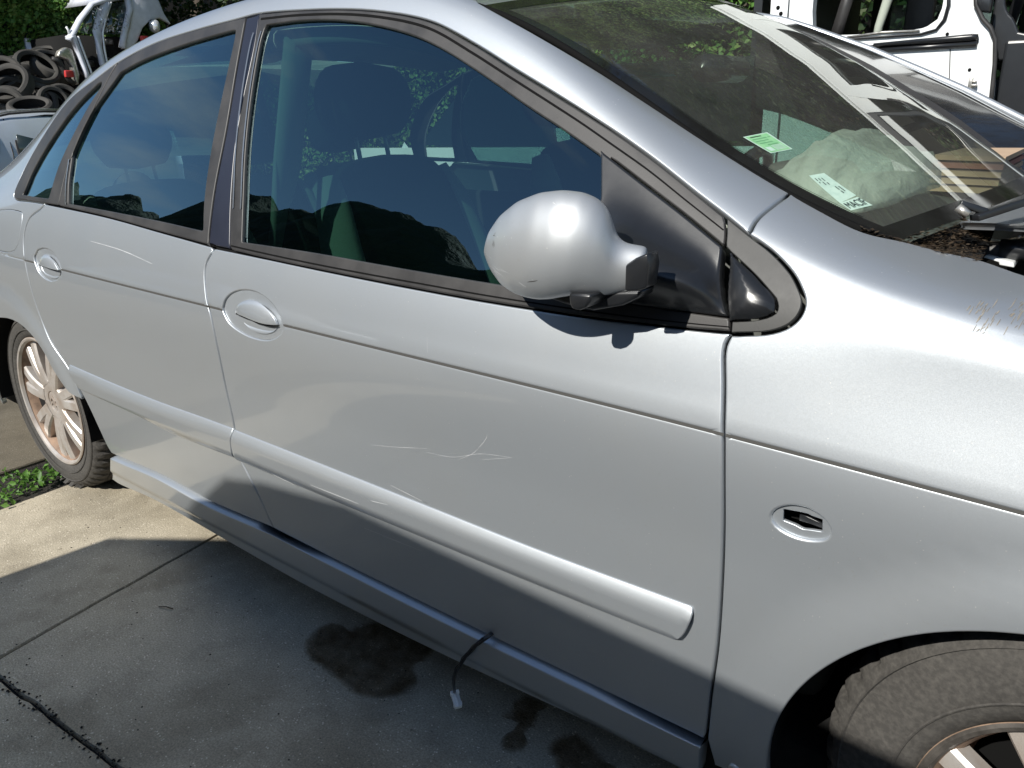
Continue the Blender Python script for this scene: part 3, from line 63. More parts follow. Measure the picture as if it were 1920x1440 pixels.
'glass_quarter': [[0.172,1.0067],[0.1768,1.019],[0.1807,1.0309],[0.1842,1.0427],[0.1881,1.0544],[0.1929,1.0659],[0.1992,1.0773],[0.2047,1.0852],[0.211,1.093],[0.2181,1.1006],[0.2257,1.108],[0.234,1.115],[0.2427,1.1217],[0.2517,1.1279],[0.261,1.1338],[0.2705,1.1392],[0.2801,1.1443],[0.2895,1.1489],[0.3003,1.1537],[0.3112,1.1582],[0.3223,1.1625],[0.3335,1.1666],[0.3449,1.1704],[0.3563,1.174],[0.3679,1.1774],[0.3794,1.1805],[0.391,1.1834],[0.4043,1.1863],[0.4179,1.1888],[0.4315,1.191],[0.4452,1.1931],[0.4587,1.1952],[0.4721,1.1975],[0.4851,1.2001],[0.5052,1.198],[0.5091,1.1879],[0.5016,1.1827],[0.494,1.1777],[0.4864,1.1729],[0.4787,1.1679],[0.4709,1.1627],[0.4632,1.1569],[0.4555,1.1505],[0.4503,1.1457],[0.4448,1.1406],[0.4391,1.1352],[0.4333,1.1294],[0.4274,1.1234],[0.4214,1.1172],[0.4155,1.1108],[0.4096,1.1043],[0.4039,1.0976],[0.3983,1.0909],[0.393,1.0842],[0.388,1.0775],[0.3834,1.0708],[0.3792,1.0643],[0.3755,1.058],[0.3715,1.05],[0.3684,1.0421],[0.3659,1.0343],[0.3637,1.0265],[0.3619,1.0188],[0.36,1.011],[0.3581,1.0031],[0.3558,0.9951],[0.3529,0.9869],[0.3474,0.9846],[0.3193,0.9868],[0.2906,0.9893],[0.2615,0.9924],[0.2324,0.9963],[0.2026,1.0011],[0.172,1.0067]],
'glass_rear': [[0.4763,0.9732],[0.4727,0.9808],[0.4689,0.9884],[0.465,0.9959],[0.4613,1.0034],[0.4581,1.0108],[0.455,1.0193],[0.4525,1.0277],[0.4504,1.0361],[0.4484,1.0449],[0.4464,1.0521],[0.444,1.0596],[0.4416,1.0674],[0.4399,1.0753],[0.4394,1.083],[0.4408,1.0905],[0.4436,1.0966],[0.4477,1.1025],[0.4528,1.1081],[0.4588,1.1137],[0.4655,1.1191],[0.4728,1.1245],[0.4805,1.1299],[0.4884,1.1354],[0.4948,1.1397],[0.5017,1.144],[0.5091,1.1483],[0.5168,1.1526],[0.5249,1.1569],[0.5331,1.1612],[0.5415,1.1656],[0.55,1.1699],[0.5584,1.1743],[0.5668,1.1787],[0.5751,1.1832],[0.5832,1.1876],[0.591,1.1921],[0.599,1.1958],[0.6157,1.1963],[0.6315,1.1971],[0.6476,1.198],[0.665,1.1986],[0.6847,1.1991],[0.6984,1.1992],[0.713,1.1993],[0.7285,1.1994],[0.7447,1.1994],[0.7614,1.1995],[0.7785,1.1996],[0.7957,1.1997],[0.8129,1.1998],[0.83,1.1999],[0.8469,1.2],[0.8633,1.2002],[0.8792,1.2003],[0.8962,1.2004],[0.9138,1.2005],[0.9317,1.2006],[0.9496,1.2006],[0.9673,1.2006],[0.9844,1.2006],[1.0009,1.2006],[1.0163,1.2006],[1.0305,1.2006],[1.0433,1.2007],[1.0545,1.2007],[1.0714,1.2007],[1.0851,1.2006],[1.0987,1.2006],[1.1075,1.1997],[1.1102,1.1922],[1.1107,1.1894],[1.1112,1.1859],[1.1116,1.1818],[1.112,1.1774],[1.1124,1.1725],[1.1127,1.1674],[1.113,1.162],[1.1133,1.1565],[1.1136,1.151],[1.1138,1.1454],[1.114,1.1398],[1.1143,1.1344],[1.1145,1.1291],[1.1147,1.124],[1.115,1.1192],[1.1153,1.1146],[1.1156,1.1101],[1.1159,1.1057],[1.1161,1.1012],[1.1163,1.0968],[1.1165,1.0925],[1.1167,1.0881],[1.1169,1.0838],[1.1171,1.0795],[1.1174,1.0752],[1.1177,1.0709],[1.118,1.0667],[1.1184,1.0624],[1.1188,1.0582],[1.1194,1.054],[1.1199,1.0498],[1.1207,1.0452],[1.1214,1.0405],[1.1222,1.0358],[1.1231,1.0311],[1.1239,1.0264],[1.1249,1.0217],[1.1259,1.017],[1.1269,1.0123],[1.128,1.0077],[1.1291,1.0032],[1.1303,0.9987],[1.1316,0.9944],[1.133,0.9902],[1.1348,0.9851],[1.1368,0.9802],[1.139,0.9754],[1.1412,0.9708],[1.1435,0.9661],[1.1457,0.9615],[1.1479,0.9567],[1.1499,0.9517],[1.1485,0.9502],[1.1333,0.9507],[1.1179,0.9512],[1.1024,0.9517],[1.0868,0.9522],[1.0709,0.9527],[1.0549,0.9533],[1.0388,0.9538],[1.0224,0.9544],[1.0059,0.9549],[0.9891,0.9554],[0.9722,0.956],[0.955,0.9565],[0.9375,0.957],[0.9197,0.9575],[0.9017,0.958],[0.8834,0.9585],[0.8649,0.959],[0.8463,0.9595],[0.8274,0.96],[0.8083,0.9605],[0.789,0.9611],[0.7696,0.9616],[0.75,0.9622],[0.7302,0.9628],[0.7089,0.9634],[0.6874,0.9641],[0.6657,0.9648],[0.6437,0.9655],[0.6216,0.9663],[0.5992,0.9671],[0.5765,0.9679],[0.5536,0.9689],[0.5304,0.9699],[0.5069,0.971],[0.4831,0.9722]],
'glass_front': [[1.3031,0.9435],[1.3013,0.9487],[1.2994,0.9538],[1.2974,0.9589],[1.2954,0.9638],[1.2934,0.9687],[1.2913,0.9735],[1.2892,0.9782],[1.287,0.9829],[1.2848,0.9876],[1.2826,0.9923],[1.2804,0.997],[1.2782,1.0014],[1.2759,1.0058],[1.2735,1.0102],[1.2712,1.0146],[1.2688,1.019],[1.2663,1.0233],[1.2639,1.0277],[1.2615,1.0321],[1.2592,1.0365],[1.2569,1.041],[1.2547,1.0454],[1.2526,1.0499],[1.2507,1.054],[1.2488,1.0582],[1.247,1.0625],[1.2451,1.0667],[1.2434,1.071],[1.2416,1.0753],[1.2399,1.0797],[1.2383,1.084],[1.2366,1.0884],[1.2351,1.0928],[1.2336,1.0973],[1.2321,1.1017],[1.2308,1.1061],[1.2295,1.1106],[1.2282,1.1152],[1.2269,1.12],[1.2256,1.125],[1.2244,1.1301],[1.2232,1.1354],[1.2221,1.1406],[1.2211,1.1459],[1.2201,1.1511],[1.2193,1.1561],[1.2185,1.161],[1.218,1.1657],[1.2175,1.1701],[1.2173,1.1741],[1.2172,1.1776],[1.2179,1.1838],[1.2193,1.1886],[1.2206,1.1935],[1.2242,1.1971],[1.2386,1.1968],[1.2526,1.1966],[1.2665,1.1965],[1.2802,1.1964],[1.2939,1.1964],[1.3076,1.1963],[1.3215,1.1962],[1.3356,1.1959],[1.3483,1.1957],[1.3612,1.1955],[1.3741,1.1952],[1.3871,1.195],[1.4001,1.1947],[1.4131,1.1945],[1.426,1.1942],[1.4387,1.1939],[1.4514,1.1936],[1.4638,1.1933],[1.4762,1.1929],[1.4885,1.1926],[1.5007,1.1922],[1.5128,1.1919],[1.5248,1.1915],[1.5368,1.1911],[1.5486,1.1907],[1.5603,1.1903],[1.572,1.1899],[1.5835,1.1895],[1.5951,1.1891],[1.6067,1.1886],[1.6182,1.1882],[1.6297,1.1878],[1.6411,1.1874],[1.6523,1.1869],[1.6633,1.1865],[1.674,1.186],[1.6844,1.1855],[1.6945,1.185],[1.7054,1.1844],[1.7158,1.1838],[1.7258,1.1831],[1.7356,1.1824],[1.7454,1.1817],[1.7552,1.1809],[1.7652,1.18],[1.7755,1.1792],[1.784,1.1785],[1.7926,1.1777],[1.8013,1.177],[1.8101,1.1762],[1.819,1.1753],[1.8278,1.1745],[1.8367,1.1737],[1.8455,1.173],[1.8543,1.1722],[1.8629,1.1715],[1.8715,1.1708],[1.8799,1.1702],[1.8883,1.1696],[1.8966,1.169],[1.9049,1.1684],[1.9132,1.1678],[1.9213,1.1672],[1.9294,1.1667],[1.9375,1.1661],[1.9455,1.1656],[1.9535,1.1652],[1.9613,1.1648],[1.9692,1.1645],[1.9769,1.1642],[1.9845,1.164],[1.9921,1.1639],[1.9996,1.1638],[2.007,1.1638],[2.0144,1.1638],[2.0218,1.1638],[2.029,1.1639],[2.0363,1.164],[2.0434,1.1642],[2.0505,1.1643],[2.0574,1.1644],[2.0643,1.1645],[2.0715,1.1646],[2.0786,1.1647],[2.0856,1.1649],[2.0926,1.165],[2.0994,1.1651],[2.1063,1.1652],[2.113,1.1653],[2.1197,1.1654],[2.1264,1.1656],[2.1331,1.1657],[2.1397,1.1659],[2.1437,1.1639],[2.1456,1.1585],[2.1475,1.1531],[2.1493,1.1478],[2.1511,1.1424],[2.153,1.137],[2.1549,1.1315],[2.1568,1.1259],[2.1588,1.1201],[2.1609,1.1141],[2.1626,1.1095],[2.1643,1.1048],[2.1661,1.0998],[2.1679,1.0948],[2.1697,1.0896],[2.1716,1.0844],[2.1735,1.079],[2.1753,1.0737],[2.1772,1.0683],[2.1791,1.0628],[2.1809,1.0574],[2.1827,1.052],[2.1845,1.0467],[2.1862,1.0414],[2.1879,1.0363],[2.1897,1.0305],[2.1915,1.0248],[2.1932,1.0192],[2.1949,1.0135],[2.1966,1.008],[2.1983,1.0024],[2.1999,0.9968],[2.2015,0.9912],[2.2031,0.9856],[2.2047,0.98],[2.2062,0.9743],[2.2078,0.9686],[2.2058,0.9648],[2.1992,0.964],[2.1924,0.9633],[2.1854,0.9625],[2.1784,0.9618],[2.1713,0.9611],[2.1641,0.9604],[2.1569,0.9597],[2.1496,0.959],[2.1424,0.9583],[2.1351,0.9577],[2.1278,0.957],[2.1206,0.9564],[2.1135,0.9558],[2.1065,0.9553],[2.0995,0.9548],[2.0927,0.9543],[2.0861,0.9538],[2.0796,0.9534],[2.0713,0.9529],[2.0634,0.9524],[2.0558,0.952],[2.0484,0.9516],[2.0412,0.9512],[2.0339,0.9509],[2.0265,0.9506],[2.0188,0.9502],[2.0107,0.9499],[2.0021,0.9496],[1.9947,0.9493],[1.987,0.949],[1.979,0.9487],[1.9708,0.9484],[1.9624,0.9481],[1.9538,0.9479],[1.9451,0.9476],[1.9362,0.9474],[1.9272,0.9471],[1.9181,0.9469],[1.9089,0.9467],[1.8997,0.9465],[1.8904,0.9462],[1.8812,0.9461],[1.8719,0.9459],[1.8627,0.9457],[1.8534,0.9455],[1.844,0.9454],[1.8345,0.9452],[1.825,0.9451],[1.8154,0.945],[1.8057,0.9448],[1.7959,0.9447],[1.786,0.9446],[1.7761,0.9445],[1.7661,0.9444],[1.756,0.9444],[1.7458,0.9443],[1.7355,0.9442],[1.7251,0.9442],[1.7152,0.9441],[1.7053,0.9441],[1.6954,0.9441],[1.6855,0.9441],[1.6754,0.9441],[1.6653,0.9441],[1.6551,0.9441],[1.6448,0.9441],[1.6344,0.9442],[1.6238,0.9442],[1.6131,0.9442],[1.6022,0.9442],[1.5911,0.9442],[1.5798,0.9442],[1.5683,0.9442],[1.5565,0.9442],[1.5458,0.9442],[1.5349,0.9441],[1.5238,0.9441],[1.5125,0.944],[1.501,0.944],[1.4894,0.9439],[1.4775,0.9439],[1.4655,0.9438],[1.4533,0.9437],[1.441,0.9437],[1.4285,0.9436],[1.4159,0.9435],[1.4031,0.9435],[1.3903,0.9434],[1.3773,0.9434],[1.3642,0.9433],[1.351,0.9433],[1.3377,0.9432],[1.3244,0.9432],[1.311,0.9432]],
'quarter_seal_outer': [[0.1372,0.9941],[0.1144,1.0024],[0.1036,1.0166],[0.102,1.0267],[0.1024,1.0395],[0.1042,1.0542],[0.1068,1.0697],[0.11,1.0853],[0.1133,1.1002],[0.1162,1.1114],[0.1198,1.1225],[0.1241,1.1332],[0.1293,1.1434],[0.1353,1.1529],[0.1422,1.1617],[0.1501,1.1696],[0.1587,1.1767],[0.1681,1.183],[0.1782,1.1884],[0.1879,1.193],[0.1979,1.1975],[0.2082,1.2019],[0.2186,1.2061],[0.2291,1.2104],[0.2396,1.2144],[0.2504,1.2182],[0.2615,1.2216],[0.273,1.2244],[0.2851,1.2267],[0.2979,1.2282],[0.3113,1.229],[0.3279,1.2287],[0.3456,1.2276],[0.3639,1.226],[0.3822,1.2244],[0.4002,1.2229],[0.4178,1.2216],[0.4346,1.2208],[0.4504,1.2205],[0.4652,1.2208],[0.4828,1.2216],[0.4997,1.2226],[0.516,1.2237],[0.5319,1.225],[0.5475,1.2266],[0.5629,1.2284],[0.5588,1.2202],[0.5538,1.213],[0.5482,1.206],[0.5419,1.1989],[0.5369,1.193],[0.5319,1.1868],[0.5269,1.1803],[0.5218,1.1736],[0.5166,1.1669],[0.5113,1.1601],[0.5058,1.1535],[0.5009,1.1479],[0.4957,1.1423],[0.4903,1.1366],[0.4849,1.1309],[0.4794,1.1251],[0.474,1.1192],[0.4688,1.1132],[0.464,1.1071],[0.4595,1.1009],[0.4552,1.0944],[0.4511,1.0878],[0.447,1.0811],[0.4432,1.0743],[0.4396,1.0673],[0.4363,1.0602],[0.4333,1.053],[0.4306,1.0457],[0.4284,1.0383],[0.4267,1.031],[0.4256,1.0235],[0.4248,1.0159],[0.4244,1.0082],[0.424,1.0005],[0.4236,0.9926],[0.4231,0.9847],[0.4223,0.9767],[0.4211,0.9686],[0.3967,0.9697],[0.3714,0.971],[0.3455,0.9725],[0.3195,0.9742],[0.2939,0.976],[0.2692,0.9781],[0.2459,0.9803],[0.2108,0.9841],[0.1784,0.9884],[0.1451,0.9934]],
'rear_frame': [[0.5679,1.2254],[0.5846,1.2253],[0.6007,1.2255],[0.6165,1.226],[0.6322,1.2267],[0.6477,1.2275],[0.6633,1.2283],[0.6791,1.229],[0.6952,1.2295],[0.7118,1.2298],[0.7289,1.2299],[0.7461,1.2296],[0.7636,1.2292],[0.7815,1.2286],[0.7996,1.2279],[0.8178,1.2272],[0.836,1.2265],[0.8542,1.2258],[0.8721,1.2251],[0.8898,1.2245],[0.9072,1.224],[0.9242,1.2236],[0.9413,1.2232],[0.9589,1.2228],[0.9769,1.2224],[0.9949,1.2219],[1.0126,1.2215],[1.0297,1.2211],[1.0459,1.2207],[1.061,1.2204],[1.0747,1.2201],[1.0869,1.2199],[1.0971,1.2197],[1.1154,1.2192],[1.1304,1.2188],[1.1348,1.2182],[1.1365,1.2111],[1.1378,1.2047],[1.1388,1.1987],[1.1396,1.193],[1.1405,1.1875],[1.1413,1.1821],[1.1422,1.1767],[1.143,1.1714],[1.1439,1.1662],[1.1448,1.1609],[1.1458,1.1556],[1.1468,1.1503],[1.1477,1.1459],[1.1486,1.1414],[1.1495,1.1369],[1.1505,1.1323],[1.1515,1.1278],[1.1526,1.1233],[1.1536,1.1187],[1.1546,1.1142],[1.1557,1.1096],[1.1567,1.1051],[1.1576,1.1006],[1.1586,1.0961],[1.1595,1.0917],[1.1603,1.0873],[1.1611,1.0829],[1.1618,1.0786],[1.1625,1.0743],[1.163,1.07],[1.1635,1.0656],[1.1638,1.0613],[1.1641,1.0569],[1.1644,1.0525],[1.1646,1.0481],[1.1647,1.0436],[1.1648,1.0392],[1.165,1.0348],[1.1651,1.0304],[1.1652,1.026],[1.1653,1.0217],[1.1655,1.0174],[1.1657,1.0131],[1.166,1.0089],[1.1663,1.0047],[1.1668,1.0006],[1.1675,0.9955],[1.1683,0.9901],[1.1691,0.9847],[1.17,0.9793],[1.171,0.9739],[1.1719,0.9686],[1.1728,0.9634],[1.1737,0.9586],[1.1746,0.954],[1.1753,0.9499],[1.176,0.9463],[1.1776,0.9397],[1.1791,0.9342],[1.1951,0.9312],[1.1801,0.9318],[1.1649,0.9324],[1.1496,0.933],[1.1342,0.9336],[1.1186,0.9343],[1.1028,0.9349],[1.0869,0.9355],[1.0707,0.9362],[1.0544,0.9369],[1.038,0.9375],[1.0213,0.9382],[1.0044,0.9389],[0.9873,0.9397],[0.97,0.9404],[0.9523,0.9412],[0.9343,0.942],[0.916,0.9429],[0.8974,0.9437],[0.8786,0.9446],[0.8595,0.9456],[0.8403,0.9465],[0.8208,0.9475],[0.8012,0.9485],[0.7815,0.9494],[0.7616,0.9504],[0.7417,0.9514],[0.7216,0.9523],[0.7015,0.9533],[0.6796,0.9543],[0.6577,0.9553],[0.6356,0.9563],[0.6135,0.9573],[0.5912,0.9583],[0.5687,0.9594],[0.546,0.9605],[0.5231,0.9617],[0.4999,0.963],[0.4763,0.9643],[0.4524,0.9658],[0.4281,0.9675],[0.42,0.9709],[0.4213,0.9787],[0.4223,0.9864],[0.4229,0.9941],[0.4234,1.0016],[0.4239,1.0091],[0.4246,1.0166],[0.4254,1.0239],[0.4267,1.0312],[0.4284,1.0383],[0.4307,1.0457],[0.4334,1.0529],[0.4364,1.0601],[0.4397,1.0672],[0.4433,1.0742],[0.4471,1.0811],[0.4511,1.0878],[0.4552,1.0944],[0.4595,1.1009],[0.464,1.1071],[0.4688,1.1132],[0.474,1.1192],[0.4794,1.1251],[0.4849,1.1309],[0.4903,1.1366],[0.4957,1.1423],[0.5009,1.1479],[0.5058,1.1535],[0.5112,1.1601],[0.5165,1.1669],[0.5216,1.1738],[0.5266,1.1805],[0.5317,1.187],[0.5367,1.1932],[0.5419,1.1989],[0.5485,1.2054],[0.5548,1.2115],[0.5606,1.2177],[0.5658,1.2246]],
'pillar_cover': [[1.137,1.2179],[1.1588,1.2182],[1.1803,1.2186],[1.1832,1.2202],[1.1858,1.2125],[1.1879,1.2057],[1.1898,1.1995],[1.1914,1.1935],[1.193,1.1874],[1.1945,1.1812],[1.1958,1.1748],[1.1964,1.1706],[1.197,1.1663],[1.1975,1.1618],[1.1979,1.1573],[1.1982,1.1527],[1.1985,1.1481],[1.1987,1.1434],[1.199,1.1388],[1.1991,1.1341],[1.1993,1.1295],[1.1995,1.125],[1.1998,1.1205],[1.2,1.1161],[1.2004,1.1118],[1.2007,1.1076],[1.2012,1.1035],[1.2018,1.0992],[1.2023,1.0949],[1.2029,1.0907],[1.2034,1.0866],[1.204,1.0825],[1.2046,1.0785],[1.2052,1.0744],[1.206,1.0704],[1.2068,1.0664],[1.2076,1.0623],[1.2086,1.0582],[1.2097,1.0541],[1.2109,1.0499],[1.2123,1.0458],[1.2137,1.0415],[1.2153,1.0372],[1.2169,1.0329],[1.2187,1.0285],[1.2205,1.0241],[1.2223,1.0197],[1.2242,1.0153],[1.2261,1.0109],[1.228,1.0065],[1.2299,1.0022],[1.2318,0.9979],[1.2336,0.9937],[1.2354,0.9895],[1.2375,0.9847],[1.2397,0.9799],[1.2418,0.9752],[1.244,0.9706],[1.2462,0.9659],[1.2484,0.9612],[1.2505,0.9565],[1.2526,0.9517],[1.2546,0.9467],[1.2565,0.9416],[1.2607,0.9313],[1.2333,0.9316],[1.2053,0.9318],[1.1812,0.9343],[1.1791,0.9342],[1.1776,0.9397],[1.176,0.9463],[1.1753,0.9499],[1.1746,0.954],[1.1737,0.9586],[1.1728,0.9634],[1.1719,0.9686],[1.171,0.9739],[1.17,0.9793],[1.1691,0.9847],[1.1683,0.9901],[1.1675,0.9955],[1.1668,1.0006],[1.1663,1.0047],[1.166,1.0089],[1.1657,1.0131],[1.1655,1.0174],[1.1653,1.0217],[1.1652,1.026],[1.1651,1.0304],[1.165,1.0348],[1.1648,1.0392],[1.1647,1.0436],[1.1646,1.0481],[1.1644,1.0525],[1.1641,1.0569],[1.1638,1.0613],[1.1635,1.0656],[1.163,1.07],[1.1625,1.0743],[1.1618,1.0786],[1.1611,1.0829],[1.1603,1.0873],[1.1595,1.0917],[1.1586,1.0961],[1.1576,1.1006],[1.1567,1.1051],[1.1557,1.1096],[1.1546,1.1142],[1.1536,1.1187],[1.1526,1.1233],[1.1515,1.1278],[1.1505,1.1323],[1.1495,1.1369],[1.1486,1.1414],[1.1477,1.1459],[1.1468,1.1503],[1.1458,1.1556],[1.1448,1.1609],[1.1439,1.1662],[1.143,1.1714],[1.1422,1.1767],[1.1413,1.1821],[1.1405,1.1875],[1.1396,1.193],[1.1388,1.1987],[1.1378,1.2047],[1.1365,1.2111],[1.1348,1.2182]],
